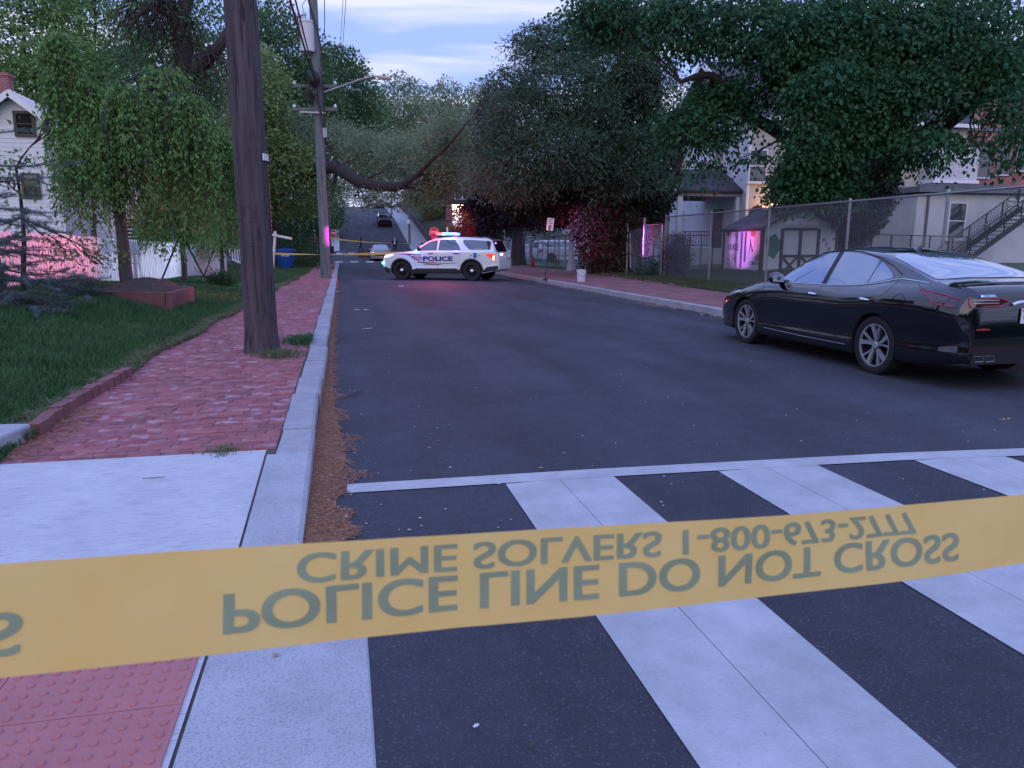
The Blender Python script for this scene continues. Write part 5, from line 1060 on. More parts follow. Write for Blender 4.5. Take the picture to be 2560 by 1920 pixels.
# ------------------------------------------------------------------ generic distant cars
def plain_car(label, loc, head, paint, kind='sedan', lamps=None, doors=False, group=None, name='parked_car', scale=1):
    sp = SED if kind == 'sedan' else SUV; sp = dict(sp); sp['n'] = 44
    c = Car(sp); root = empty(name, (0, 0, 0), 0, label, 'car', group); c.body(root, paint)
    for sg in (1, -1):
        if kind == 'sedan':
            c.panel([[(1.60, .985, .99), (2.0, .968, 1.235), (2.5, .975, 1.36), (3.25, .995, 1.32), (3.76, 1.085, 1.12)]], 'side_window', M_glass, root, sgn=sg, nx=8)
            c.panel([[(.10, .62, .66), (.25, .64, .72), (.5, .70, .765), (.72, .76, .80)]], 'headlight', mat('lens_clear', (1, 1, 1)), root, sgn=sg, nx=5)
            c.panel([[(4.4, .95, .98), (4.56, .88, .965), (4.80, .855, .925)]], 'tail_lamp', mat('lamp_red', (1, 1, 1)), root, sgn=sg, nx=5)
        else:
            c.panel([[(1.62, 1.19, 1.20), (2.0, 1.185, 1.46), (2.46, 1.19, 1.60), (4.5, 1.22, 1.56), (4.66, 1.22, 1.5)]], 'side_window', M_glass, root, sgn=sg, nx=8)
            c.panel([[(.08, .93, .95), (.2, .90, 1.0), (.42, .94, 1.03)]], 'headlight', mat('lens_clear', (1, 1, 1)), root, sgn=sg, nx=5)
            c.panel([[(4.6, .98, 1.055), (4.86, .80, 1.06), (4.95, .78, 1.05)]], 'tail_lamp', mat('lamp_red', (1, 1, 1)), root, sgn=sg, nx=5)
        mb = MB(); ctr = c.side(1.74, 1.01 if kind == 'sedan' else 1.24, .13, sg); mb.ball(ctr, (.07, .11, .08), 10, 6); mb.build('mirror', paint, root, smooth=True)
        if lamps:
            q = MB(); p = c.end(sg * .62, .68, .03, True); q.ball(p, (.05, .13, .075), 10, 6); q.build('headlight_bulb', mat(lamps[0], (1, .8, .6), .3, emit=lamps[1], es=lamps[2]), root)
        if doors:
            d = empty('open_door', (0, 0, 0)); d.parent = root; d.location = c.side(1.42, .3, .0, sg); d.rotation_euler = (0, 0, sg * R(-66)); mb = MB()
            mb.add([(0, 0, -.05), (-1.1, 0, -.05), (-1.15, 0, .65), (0, 0, .63), (0, sg * .07, -.05), (-1.1, sg * .07, -.05), (-1.15, sg * .05, .65), (0, sg * .05, .63)], [(0, 1, 2, 3), (7, 6, 5, 4), (0, 4, 5, 1), (1, 5, 6, 2), (2, 6, 7, 3), (3, 7, 4, 0)]); mb.build('door_panel', mat('door_brown', (.10, .06, .05), .6), d)
            mb = MB(); mb.tube([(-.05, 0, .64), (-.5, -sg * .1, 1.0), (-.95, -sg * .12, 1.02), (-1.14, 0, .66)], .022, 6); mb.build('window_frame', M_black, d)
    a, b = ((1.40, 2.34), (3.52, 4.36)) if kind == 'sedan' else ((1.42, 2.12), (4.72, 4.93))
    w = .62 if kind == 'sedan' else .68
    wsn = M_glass if not lamps else mat('pale_windscreen', (.16, .19, .25), .05, ior=2.2)
    c.panel([[(a[0], -w - .05, w + .05), (a[1], -w + .08, w - .08)]], 'windscreen', wsn, root, mode='top', nx=8, nz=8)
    c.panel([[(b[0], -w + .05, w - .05), (b[1], -w, w)]], 'rear_window', M_glass, root, mode='top', nx=6, nz=8, off=.006)
    q = MB(); q.box(c.end(0, .55, .005, True), (.02, .9, .18)); q.build('grille', M_black, root)
    q = MB(); q.box(c.end(0, .78 if kind == 'sedan' else .95, .01), (.012, .32, .13)); q.build('number_plate', M_white, root)
    def rim(c_, wheel, M_, rr): MB().lathe([(rr, -.02), (rr - .02, -.03), (.05, -.02), (0, -.02)], (0, 0, 0), 20, 0, M_, False).build('rim', M_alloy if kind == 'sedan' else mat('steel_black', (1, 1, 1)), wheel, smooth=True)
    c.wheels(root, rim); place(root, loc, head); root.scale = (scale,) * 3; return root
p = P(955, 658, 64)
plain_car('silver sedan facing the camera at the crossing with both front doors open and headlights lit', (p.x, p.y + 2.3, zr(p.y) + .02), R(-92), mat('silver_brown_paint', (.30, .27, .27), .3, .4, coat=.6), 'sedan', ('head_bulb', (1, .62, .35), 16), True, name='sedan')
p = P(961, 561, 109); q = plain_car('black utility vehicle parked facing downhill near the top of the hill road', (p.x, p.y, zr(p.y) + .02), R(-90), mat('black_paint2', (.008, .008, .011), .55, spec=.2), 'suv', name='sedan'); q.name = 'utility_vehicle'; q.rotation_euler = (0, R(9), R(-90))
p = P(948, 530, 138); plain_car('dark car crossing the crest of the hill road, mostly hidden by the utility vehicle', (p.x, p.y + 1, zr(138) + .1), R(180), mat('black_paint2', (.01, .01, .013)), 'sedan')
PG = 'cars parked beyond the playground'
for px, f, pt, kd, lb in ((1404, 56, mat('white_car', (.6, .62, .66), .3, coat=.5), 'suv', 'white utility vehicle beyond the picnic table, left of the striped posts'), (1455, 58, mat('white_car', (.6, .62, .66)), 'suv', 'second white utility vehicle behind the vine covered fence'), (1300, 60, mat('silver_car', (.3, .32, .36), .3, .5, coat=.5), 'sedan', 'silver sedan beyond the playground behind the left banner')):
    p = P(px, 640, f); plain_car(lb, (p.x, p.y, .1), R(14) + R(180) * (kd == 'sedan'), pt, kd, group=PG)
# ================================================================== BUILDINGS
M_sid = mat('white_siding', (.66, .68, .72), .6, col2=(.58, .6, .64), vs=1.5)
M_stucco = mat('stucco', (.56, .56, .58), .9, col2=(.46, .46, .49), vs=1.2, bump=.9, bs=14)
M_stucco2 = mat('stucco_tan', (.46, .43, .40), .9, col2=(.38, .36, .34), vs=1.2, bump=1, bs=9)
M_trim = mat('trim_white', (.68, .69, .72), .5)
M_shing = brickpattern('shingles', (.045, .045, .055), (.075, .075, .09), (.02, .02, .025), .25, .16, .012, bump=.6)
M_metalroof = mat('metal_roof', (.45, .47, .52), .4, .4)
M_brickw = brickpattern('brick_wall', (.36, .105, .10), (.27, .075, .08), (.30, .24, .25), .21, .075, .010, 'XZ')
M_frame = mat('brown_frame', (.06, .045, .035), .6)
def wallwin(parent, c, w, h, axis, out, frame=M_trim, sill=True, mull=True, fw=.07, glass=None):
    """axis 'X': window lies along X (wall faces out*Y); axis 'Y': lies along Y (wall faces out*X)"""
    c = Vector(c); mb = MB(); ax = Vector((1, 0, 0)) if axis == 'X' else Vector((0, 1, 0)); n = Vector((0, out, 0)) if axis == 'X' else Vector((out, 0, 0)); up = Vector((0, 0, 1))
    dim = lambda a, b, t: (a, t, b) if axis == 'X' else (t, a, b)
    for s in (-1, 1): mb.box(c + ax * s * (w / 2 + fw / 2) + n * .03, dim(fw, h + 2 * fw, .07)); mb.box(c + up * s * (h / 2 + fw / 2) + n * .028, dim(w, fw, .066))
    if mull: mb.box(c + n * .03, dim(w, .05, .05))
    f = mb.build('window', frame, parent); q = MB().box(c + n * .006, dim(w, h, .012)).build('pane', glass or M_wglass, f)
    if sill: MB().box(c - up * (h / 2 + fw + .03) + n * .06, dim(w + .3, .06, .14)).build('sill', M_trim, f)
    return f
def gable_roof(mb, x0, x1, y0, y1, ze, zr_, over=.25, th=.12, axis='X'):
    """ridge along axis"""
    if axis == 'X':
        ym = (y0 + y1) / 2; sl = (zr_ - ze) / (ym - y0); ex = [x0 - over, x1 + over]; P0 = [(y0 - over, ze - sl * over), (ym, zr_), (y1 + over, ze - sl * over)]; mk = lambda a, b: (a, b[0], b[1])
    else:
        xm = (x0 + x1) / 2; sl = (zr_ - ze) / (xm - x0); ex = [y0 - over, y1 + over]; P0 = [(x0 - over, ze - sl * over), (xm, zr_), (x1 + over, ze - sl * over)]; mk = lambda a, b: (b[0], a, b[1])
    for i in range(2):
        vs = []
        for dz in (.02, .02 + th):
            for a in ex:
                for b in (P0[i], P0[i + 1]): v = list(mk(a, b)); v[2] += dz; vs.append(v)
        mb.add(vs, [(0, 1, 3, 2), (4, 6, 7, 5), (0, 4, 5, 1), (2, 3, 7, 6), (0, 2, 6, 4), (1, 5, 7, 3)])
def siding(mb, x0, x1, y, z0, z1, out=-1, ex=.17, clip=None):
    z = z0
    while z < z1:
        a, b = x0, x1
        if clip: a, b = clip(z, a, b)
        if b - a > .05:
            t = min(ex, z1 - z); d = .018 * out
            mb.add([(a, y + d, z), (b, y + d, z), (b, y, z + t), (a, y, z + t), (a, y, z), (b, y, z)], [(0, 1, 2, 3), (4, 5, 1, 0)] if out < 0 else [(3, 2, 1, 0), (0, 1, 5, 4)])
        z += ex
def white_house():
    pk = P(42, 236, 31.5); y = pk.y; xL, xR = P(-50, 310, 31.5).x, P(128, 305, 31.5).x; ze = P(125, 308, 31.5).z; xm = (xL + xR) / 2
    t = empty('white_house', (xm, y, .4), 0, 'white clapboard house with narrow front gable and long metal roof behind the picket fence', 'house')
    R_ = []
    def b(mb, name, m, par=None, **k): o = mb.build(name, m, par or t, **k); (o.__setattr__('location', -t.location) if par is None else None); return o
    mb = MB(); mb.box(((xL + xR) / 2, y + 3, (ze + .2) / 2), (xR - xL - .02, 6 - .1, ze - .2)); mb.add([(xL, y + .06, ze), (xR, y + .06, ze), (xm, y + .06, pk.z - .1)], [(0, 1, 2)])
    siding(mb, xL, xR, y + .04, .3, ze); siding(mb, xL, xR, y + .04, ze, pk.z - .15, clip=lambda z, a, c: (a + (z - ze + .1) / (pk.z - ze) * (xm - a), c - (z - ze + .1) / (pk.z - ze) * (c - xm)))
    b(mb, 'wall', M_sid)
    mb = MB(); gable_roof(mb, xL, xR, y - .1, y + 6, ze, pk.z, .28, .1, 'Y')
    r = b(mb, 'roof', M_metalroof)
    mb = MB()
    for s, xe in ((-1, xL - .28), (1, xR + .28)):
        sl = (pk.z - ze) / (xm - xL); mb.bar((xm, y - .42, pk.z - .03), (xe, y - .42, ze - .28 * sl - .03), .05, .22)
        for k in range(14): yy_ = y - .2 + k * .45; mb.bar((xm, yy_, pk.z + .14), (xe, yy_, ze - .28 * sl + .14), .03, .04)
    b(mb, 'bargeboard', M_trim)
    c1, c2 = PY(62, 310, y), PY(78, 465, y)
    f = wallwin(t, c1 - t.location, .56, .78, 'X', -1, M_frame, False, True, .11, M_dark); wallwin(t, c2 - t.location, .50, .85, 'X', -1, M_frame, False, True, .09)
    # chimney
    q = PY(8, 215, y + 2.5); mb = MB(); mb.box((q.x, y + 2.6, q.z - .8), (.55, .5, 2.6)); mb.box((q.x, y + 2.6, q.z + .45), (.65, .6, .12)); b(mb, 'chimney', M_brickw)
    # wing
    yw = y + 3.4; e0 = PY(125, 305, yw); e1 = PY(392, 300, yw); rz0 = PY(260, 262, yw + 2.5).z
    mb = MB(); mb.box(((xR + e1.x) / 2 + .3, yw + 2.5, (e0.z + .2) / 2), (e1.x - xR - .6, 4.98, e0.z - .2)); siding(mb, xR, e1.x, yw, .3, e0.z); b(mb, 'wing_wall', M_sid)
    mb = MB(); gable_roof(mb, xR - .4, e1.x, yw, yw + 5, e0.z, rz0, .3, .08, 'X'); b(mb, 'wing_roof', M_metalroof)
    mb = MB(); mb.box(((xR + e1.x) / 2 + .2, yw - .36, e0.z - .12), (e1.x - xR, .12, .1)); b(mb, 'gutter', M_trim)
    for px, py in ((212, 580), (330, 585), (150, 430), (270, 420)):
        c_ = PY(px, py, yw); wallwin(t, c_ - t.location, .8, 1.2, 'X', -1, M_frame, True, True, .1)
white_house()
def stucco_house():
    t = empty('stucco_house', (20.5, 35.5, .5), 0, 'two storey white stucco house with shingle roof and small gabled porch behind the big maple', 'house')
    def b(mb, name, m, par=None): o = mb.build(name, m, par or t); (o.__setattr__('location', -t.location) if par is None else None); return o
    W = lambda v: Vector(v) - t.location
    b(MB().add([(20.5, 35.5, 0), (33.4, 35.5, 0), (33.4, 35.5, 8), (20.5, 35.5, 8)], [(0, 1, 2, 3)]).add([(33.4, 35.5, 0), (33.4, 45, 0), (33.4, 45, 8), (33.4, 40.2, 11.3), (33.4, 35.5, 8)], [(0, 1, 2, 3, 4)]), 'side_wall', M_stucco2)
    b(MB().add([(20.497, 35.5, 0), (20.497, 45, 0), (20.497, 45, 8), (20.497, 40.25, 11.3), (20.497, 35.5, 8)], [(4, 3, 2, 1, 0)]).add([(20.5, 45, 0), (33.4, 45, 0), (33.4, 45, 8), (20.5, 45, 8)], [(3, 2, 1, 0)]), 'front_wall', M_sid)
    mb = MB(); gable_roof(mb, 20.4, 33.5, 35.5, 45, 8, 11.35, .45, .14, 'X'); b(mb, 'roof', M_shing)
    mb = MB()
    for s in (-1, 1): mb.bar((19.88, 40.25, 11.38), (19.88, 40.25 + s * 5.2, 7.75), .06, .28)
    mb.box((27, 35.0, 7.72), (13.6, .1, .18)); b(mb, 'bargeboard', M_trim)
    b(MB().box((20.44, 35.56, 4.2), (.14, .14, 7.8)), 'corner_board', M_trim)
    for px, py, w, h in ((1712, 432, .9, 1.5), (1758, 438, .8, 1.5), (1800, 408, .9, 1.6), (1702, 560, .7, 1.4), (1815, 250, .8, 1)):
        c = PX(px, py, 20.49); wallwin(t, W(c), w, h, 'Y', -1)
    for px, py, w, h in ((1894, 415, .9, 1.5), (2242, 362, 1.0, 1.6), (2000, 420, .9, 1.5)): wallwin(t, W(PY(px, py, 35.49)), w, h, 'X', -1)
    # bay with white surround over the flat roof
    b(MB().box((32.0, 35.0, 5.7), (2.7, .98, 1.7)), 'bay', M_stucco); b(MB().box((32.0, 34.97, 4.78), (2.9, 1.1, .16)).box((30.62, 34.47, 5.7), (.12, .06, 1.7)), 'bay_trim', M_trim)
    # lower extension
    b(MB().box((34.5, 34.2, 2.0), (12.2, 2.56, 4.0)), 'extension_wall', M_stucco)
    b(MB().box((34.5, 34.1, 4.22), (12.7, 3.1, .28)).box((34.5, 32.62, 4.42), (12.75, .12, .10)), 'flat_roof', mat('roof_grey', (.16, .17, .20), .7, col2=(.10, .11, .13), vs=4))
    wallwin(t, W((30.85, 32.91, 2.68)), .95, 1.75, 'X', -1)
    b(MB().tube([(29.0, 32.85, .3), (29.0, 32.85, 4.0)], .06, 8).tube([(26.6, 35.43, .3), (26.6, 35.43, 4.6)], .05, 8), 'downpipe', mat('pipe_dark', (.09, .09, .11), .5))
    q = MB()
    for k in range(6): q.box((34.6, 32.86, 2.6 + k * .24), (1.5, .08, .16))
    b(q, 'louvre', M_trim)
    # porch
    for nm, mb, m in (('porch_floor', MB().box((18.75, 38.3, .85), (3.5, 4.2, .9)), M_conc2),
                      ('porch_step', MB().box((16.75, 38, .62), (.5, 1.7, .7)).box((16.3, 38, .52), (.4, 1.7, .5)).box((15.9, 38, .42), (.4, 1.7, .3)), M_conc2),
                      ('porch_beam', MB().box((18.75, 36.32, 4.1), (3.5, .16, .3)).box((17.05, 38.3, 4.1), (.16, 3.9, .3)).box((18.75, 40.3, 4.1), (3.5, .16, .3)), mat('beam_mauve', (.30, .25, .28), .7))): b(mb, nm, m)
    for y_ in (36.4, 40.2): b(MB().box((17.1, y_, 2.6), (.26, .26, 2.8)).box((17.1, y_, 1.38), (.36, .36, .16)), 'porch_post', M_trim)
    b(MB().box((20.35, 36.4, 2.6), (.2, .26, 2.8)), 'porch_post', M_trim)
    mb = MB(); gable_roof(mb, 17.0, 20.4, 36.3, 40.3, 4.28, 5.35, .25, .1, 'X'); b(mb, 'porch_roof', M_shing)
    mb = MB(); mb.add([(16.95, 36.3, 4.25), (16.95, 40.3, 4.25), (16.95, 38.3, 5.3)], [(2, 1, 0)])
    for s in (-1, 1): mb.bar((16.72, 38.3, 5.36), (16.72, 38.3 + s * 2.25, 4.16), .05, .18)
    b(mb, 'porch_gable', M_trim)
    mb = MB(); mb.box((18.75, 36.32, 2.15), (3.2, .05, .05)); mb.box((18.75, 36.32, 1.45), (3.2, .04, .04))
    for k in range(20): mb.box((17.3 + k * .155, 36.32, 1.8), (.02, .02, .7))
    b(mb, 'porch_railing', M_black); mb = MB(); mb.box((17.05, 39.6, 2.15), (.05, 1.2, .05)); mb.box((17.05, 39.6, 1.45), (.04, 1.2, .04))
    for k in range(8): mb.box((17.05, 39.1 + k * .155, 1.8), (.02, .02, .7))
    b(mb, 'porch_railing', M_black)
    dr = b(MB().box((20.46, 38.6, 2.35), (.06, 1.0, 2.1)), 'door', mat('door_maroon', (.10, .04, .05), .6)); 
    MB().ball((20.4, 38.25, 2.3), .04, 8, 5).build('handle', M_chrome, dr)
    q = PX(1716, 438, 20.0)
    a = b(MB().box((20.05, q.y, q.z), (.7, .95, .62)), 'air_conditioner', mat('ac_white', (.55, .57, .6), .5)); 
    MB().lathe([(.26, 0), (.24, .02), (.05, .03), (0, .03)], (19.7, q.y + .1, q.z), 20, 0, Matrix(((0, 0, -1), (0, 1, 0), (1, 0, 0)))).build('fan_grille', mat('grille_grey', (.12, .13, .15), .5), a)
    q = PY(1838 + 20, 528, 35.2); b(MB().lathe([(0, 0), (.2, .03), (.38, .1), (.4, .11)], (q.x + .6, 35.1, q.z), 18, 0, Matrix(((1, 0, 0), (0, -.5, -.85), (0, .85, -.5)))).tube([(q.x + .6, 35.5, q.z - .3), (q.x + .6, 35.15, q.z)], .03, 6), 'satellite_dish', mat('dish_grey', (.12, .12, .14), .5))
    # porch sign and wall lamp
    q = PX(1702, 498, 17.2); b(MB().box((16.98, 39.5, 3.45), (.03, .95, .8)), 'banner', mat('banner_white', (.6, .62, .7), .6))
    lp = PY(1944, 512, 34.9); la = b(MB().box(lp + Vector((0, .3, 0)), (.12, .5, .1)).ball(lp, .09, 10, 6), 'wall_lamp', mat('lamp_warm', (1, .8, .5), .4, emit=(1, .62, .3), es=14))
    l = bpy.data.lights.new('wall_lamp_light', 'SPOT'); l.energy = 60; l.color = (1, .5, .22); l.spot_size = R(150); l.spot_blend = 1; l.shadow_soft_size = .1; lo = bpy.data.objects.new('wall_lamp_light', l); C.objects.link(lo); lo.location = lp + Vector((-.1, -.35, -.2)); lo.rotation_euler = Vector((-.55, 1, .55)).to_track_quat('-Z', 'Y').to_euler()
stucco_house()
def brick_block():
    t = empty('brick_building', (38, 42, 0), 0, 'red brick building with narrow tall windows behind the white stucco house at the right edge', 'building')
    def b(mb, name, m, par=None): o = mb.build(name, m, par or t); (o.__setattr__('location', -t.location) if par is None else None); return o
    b(MB().box((50, 48, 4.35), (24, 12, 8.7)).box((47, 50, 10.5), (8, 7, 3.6)), 'wall', M_brickw); b(MB().box((50, 48, 8.78), (24.3, 12.3, .2)).box((47, 50, 12.5), (8.4, 7.4, .5)), 'cornice', mat('roof_grey', (1, 1, 1)))
    for px, py in ((2460, 402), (2508, 395), (2556, 385), (2604, 378)):
        c = PY(px, py, 41.99); wallwin(t, c - t.location, .85, 2.0, 'X', -1, mat('frame_grey', (.2, .2, .23), .6))
    c = PY(2545, 515, 41.99); wallwin(t, c - t.location, .9, 2.0, 'X', -1, mat('frame_grey', (1, 1, 1)))
brick_block()
def shed():
    x0, x1, y0, y1, z0, ze, zp = 16.9, 20.4, 28.0, 31.2, .2, 2.15, 2.95
    t = empty('garden_shed', (x0, y0, z0), 0, 'white garden shed with dark trim and scribbled graffiti behind the chain link fence', 'shed')
    def b(mb, name, m, par=None): o = mb.build(name, m, par or t); (o.__setattr__('location', -t.location) if par is None else None); return o
    xm = (x0 + x1) / 2; Mw = mat('shed_white', (.60, .61, .64), .6, col2=(.5, .51, .55), vs=2); Mt = mat('shed_trim', (.03, .032, .035), .6)
    w = b(MB().add([(x0, y0, z0), (x1, y0, z0), (x1, y0, ze), (xm, y0, zp), (x0, y0, ze)], [(0, 1, 2, 3, 4)]).add([(x0, y1, z0), (x1, y1, z0), (x1, y1, ze), (xm, y1, zp), (x0, y1, ze)], [(4, 3, 2, 1, 0)]).add([(x0, y0, z0), (x0, y0, ze), (x0, y1, ze), (x0, y1, z0)], [(0, 1, 2, 3)]).add([(x1, y0, z0), (x1, y0, ze), (x1, y1, ze), (x1, y1, z0)], [(3, 2, 1, 0)]), 'wall', Mw)
    mb = MB(); gable_roof(mb, x0, x1, y0, y1, ze, zp, .14, .07, 'Y'); b(mb, 'roof', M_shing)
    f = y0 - .02; mb = MB()
    for x in (x0 + .02, x1 - .02, xm - .85, xm, xm + .85): mb.box((x, f, (z0 + ze) / 2), (.13, .04, ze - z0 - .02))
    for z, a, c in ((ze - .03, xm - .78, xm + .78), (1.02, xm - .78, xm + .78)): mb.box(((a + c) / 2, f - .003, z), (c - a, .045, .11))
    for s in (-1, 1): mb.bar((xm + s * .1, f - .006, .3), (xm + s * .78, f - .006, .97), .04, .09); mb.bar((xm + s * .78, f - .009, .3), (xm + s * .1, f - .009, .97), .04, .09)
    for z in (ze - .06, z0 + .04): mb.box((x0 - .02, (y0 + y1) / 2, z), (.04, y1 - y0, .1))
    mb.box((x0 - .022, y1 - .05, (z0 + ze) / 2), (.045, .12, ze - z0 - .1)); mb.box((x0 - .022, y0 + .06, (z0 + ze) / 2), (.045, .1, ze - z0 - .1))
    b(mb, 'trim', Mt)
    pts = [(xm + .78 * math.cos(a), zp - .66 + .42 * math.sin(a)) for a in np.linspace(0, math.pi, 14)]
    b(MB().add([(x, y0 - .05, z) for x, z in pts] + [(x, y0 - .005, z) for x, z in pts], [tuple(range(14))[::-1]] + [(i, i + 1, 15 + i, 14 + i) for i in range(13)]), 'arched_panel', M_trim)
    Mg, Mi = mat('mural_green', (.03, .16, .09), .7), mat('marker_black', (.02, .02, .04), .7)
    mb = MB(); cx, cz = x0 + .50, 1.42
    pts = [(cx + .36 * math.cos(a) * (1 + .18 * math.sin(3 * a + 1)), cz + .48 * math.sin(a) * (1 + .1 * math.cos(5 * a))) for a in np.linspace(0, 2 * math.pi, 30)[:-1]]
    mb.add([(x, y0 - .006, z) for x, z in pts], [tuple(range(29))[::-1]])
    b(mb, 'green_mural', Mg)
    for hx, hz, hs in ((xm + 1.30, 1.12, .10), (xm + 1.58, 1.72, .07)):
        p2 = [(hx + hs * 1.1 * (16 * math.sin(a) ** 3) / 16, hz + hs * (13 * math.cos(a) - 5 * math.cos(2 * a) - 2 * math.cos(3 * a) - math.cos(4 * a)) / 16) for a in np.linspace(0, 2 * math.pi, 24)[:-1]]
        b(MB().add([(x, y0 - .006, z) for x, z in p2], [tuple(range(23))[::-1]]), 'painted_heart', Mg)
    mb = MB(); up = (.15, 0, .99)
    for ch, px_, pz_ in (('F', xm + 1.12, 1.66), ('O', xm + 1.24, 1.48), ('R', xm + 1.40, 1.30), ('C', xm + 1.55, 1.08)): text_on(mb, ch, (px_, y0 - .007, pz_), (.95, 0, -.3), (.3, 0, .95), .17, .13, .03)
    for a in (0, 1):
        for k in range(2): mb.tube([(cx - .12 + k * .2, y0 - .01, cz + .05 + a * .18), (cx - .05 + k * .2, y0 - .01, cz + .1 + a * .18), (cx + .02 + k * .2, y0 - .01, cz + .04 + a * .18)], .012, 4)
    X = x0 - .006; d = (0, -1, 0)
    text_on(mb, 'OURGE', (X, 30.3, 1.38), d, (0, 0, 1), .26, .85, .02); text_on(mb, 'COMMUN', (X, 28.55, .72), d, (0, 0, 1), .15, .72, .01); text_on(mb, 'love', (X, 30.35, .42), d, (0, 0, 1), .14, .45)
    for c_, r_ in (((30.3, .95), .13), ((30.15, .86), .10), ((30.75, .80), .09), ((30.75, .58), .10), ((30.9, 1.95), .12), ((30.1, 1.88), .10)):
        mb.tube([(X, c_[0] + r_ * math.cos(a), c_[1] + r_ * math.sin(a) * .9) for a in np.linspace(0, 5.2, 14)], .010, 4)
    for k in range(5): mb.tube([(X, 28.95 - .02 * k, 1.15 + .06 * k), (X, 28.9, 1.75 - .04 * k), (X, 28.75 - .03 * k, 1.2)], .009, 4)
    for k in range(6): mb.tube([(X, 28.35 + .05 * math.sin(k), 1.1 + .15 * k), (X, 28.2, 1.16 + .15 * k), (X, 28.3, 1.22 + .15 * k)], .010, 4)
    b(mb, 'graffiti', Mi)
    mb = MB()
    for y_, z_a, z_b in ((29.62, .5, 2.0), (29.30, .75, 2.02)): mb.box((X + .001, y_, (z_a + z_b) / 2), (.008, .13, z_b - z_a))
    b(mb, 'painted_bar', mat('mural_grey', (.05, .06, .10), .7))
    mb = MB(); 
    for y_, z_ in ((28.75, 1.95), (30.8, 2.0), (28.3, .95)): mb.add([(X + .002, y_ + .18 * math.cos(a), z_ + .14 * math.sin(a)) for a in np.linspace(0, 2 * math.pi, 12)[:-1]], [tuple(range(11))])
    b(mb, 'red_mural', mat('mural_red', (.5, .12, .10), .7))
shed()
# far houses
def far_house(name, px, py_e, py_b, f, wpx, label, m, lit=False):
    c = P(px, py_e, f); s = f / 1880; w = wpx * s; zb = groundz(c.x, c.y) - .5; t = empty(name, (c.x, c.y, zb), 0, label, 'house')
    def b(mb, n_, m_, par=None): o = mb.build(n_, m_, par or t); (o.__setattr__('location', -t.location) if par is None else None); return o
    b(MB().add([(c.x - w / 2, c.y, zb), (c.x + w / 2, c.y, zb), (c.x + w / 2, c.y, c.z), (c.x, c.y, c.z + w * .55), (c.x - w / 2, c.y, c.z)], [(0, 1, 2, 3, 4)]).box((c.x, c.y + 4.1, (zb + c.z) / 2), (w, 8, c.z - zb)), 'wall', m)
    mb = MB(); gable_roof(mb, c.x - w / 2, c.x + w / 2, c.y, c.y + 8, c.z, c.z + w * .55, .3, .15, 'Y'); b(mb, 'roof', M_metalroof if lit else M_shing)
    mb = MB()
    for sg in (-1, 1): mb.bar((c.x, c.y - .33, c.z + w * .55), (c.x + sg * (w / 2 + .3), c.y - .33, c.z - .3), .06, .3)
    b(mb, 'bargeboard', M_trim)
    for k in (-.25, .25): wallwin(t, Vector((c.x + k * w, c.y, c.z - 1.3)) - t.location, .8, 1.3, 'X', -1)
    return t, c, w, zb, b
t, c, w, zb, b = far_house('brick_house', 1155, 452, 590, 84, 34, 'tall narrow brick house with a brightly lit porch above the police car', M_brickw, True)
q = PY(1146, 538, c.y - 1.2); b(MB().box((q.x, c.y - .04, q.z - .2), (1.0, .06, 2.3)), 'glowing_door', mat('glowing_door', (.7, .75, .8), .5, emit=(.75, .85, 1), es=.55)); b(MB().box((q.x - .6, c.y - 1.0, q.z + 1.35), (3.2, 2.2, .5)), 'porch_roof', M_shing); b(MB().box((q.x, c.y - .9, q.z + 1.05), (1.2, .3, .1)), 'porch_lamp', mat('lamp_warm', (1, 1, 1)))  # door glows by its own emission, standing for porch light falling on it
mb = MB(); mb.box((q.x - .5, c.y - 2, q.z - .6), (2.6, .04, .06))
for k in range(14): mb.box((q.x - 1.7 + k * .18, c.y - 2, q.z - 1.0), (.03, .03, .8))
b(mb, 'railing', M_black)
l = bpy.data.lights.new('porch_light', 'POINT'); l.energy = 60; l.color = (1, .85, .65); lo = bpy.data.objects.new('porch_light', l); C.objects.link(lo); lo.location = (q.x, c.y - .9, q.z + .8)
t, c, w, zb, b = far_house('hilltop_house', 938, 492, 530, 158, 50, 'white house at the top of the hill road, partly hidden by hanging leaves', M_sid)
b(MB().box((c.x, c.y - 1.5, c.z - 2), (w * 1.5, 2.6, .2)).box((c.x - w * .7, c.y - 2.6, c.z - 3.5), (.25, .25, 3)).box((c.x + w * .7, c.y - 2.6, c.z - 3.5), (.25, .25, 3)), 'porch', M_trim)
q = PY(953, 509, c.y); b(MB().lathe([(.5, 0), (.35, -.1), (.3, -.1), (.3, 0)], (c.x, c.y - .1, c.z - .2), 16, 0, Matrix(((1, 0, 0), (0, 0, 1), (0, 1, 0)))), 'round_vent', M_frame)
# hill retaining wall
mb = MB(); ys_ = [85, 90, 96, 102, 108, 114, 120, 126, 134]
vs = [];
for y in ys_: z = zr(y); vs += [(10.5, y, z - .2), (10.5, y, z + 1.15), (10.8, y, z + 1.15), (10.8, y, z - .2)]
mb.add(vs, [(i * 4 + j, (i + 1) * 4 + j, (i + 1) * 4 + j + 1, i * 4 + j + 1) for i in range(len(ys_) - 1) for j in range(3)] + [(0, 1, 2, 3)])
tag(mb.build('retaining_wall', mat('dark_stone', (.09, .07, .08), .9, col2=(.05, .04, .05), vs=3)), 'dark retaining wall climbing beside the pavement of the hill road', 'wall')
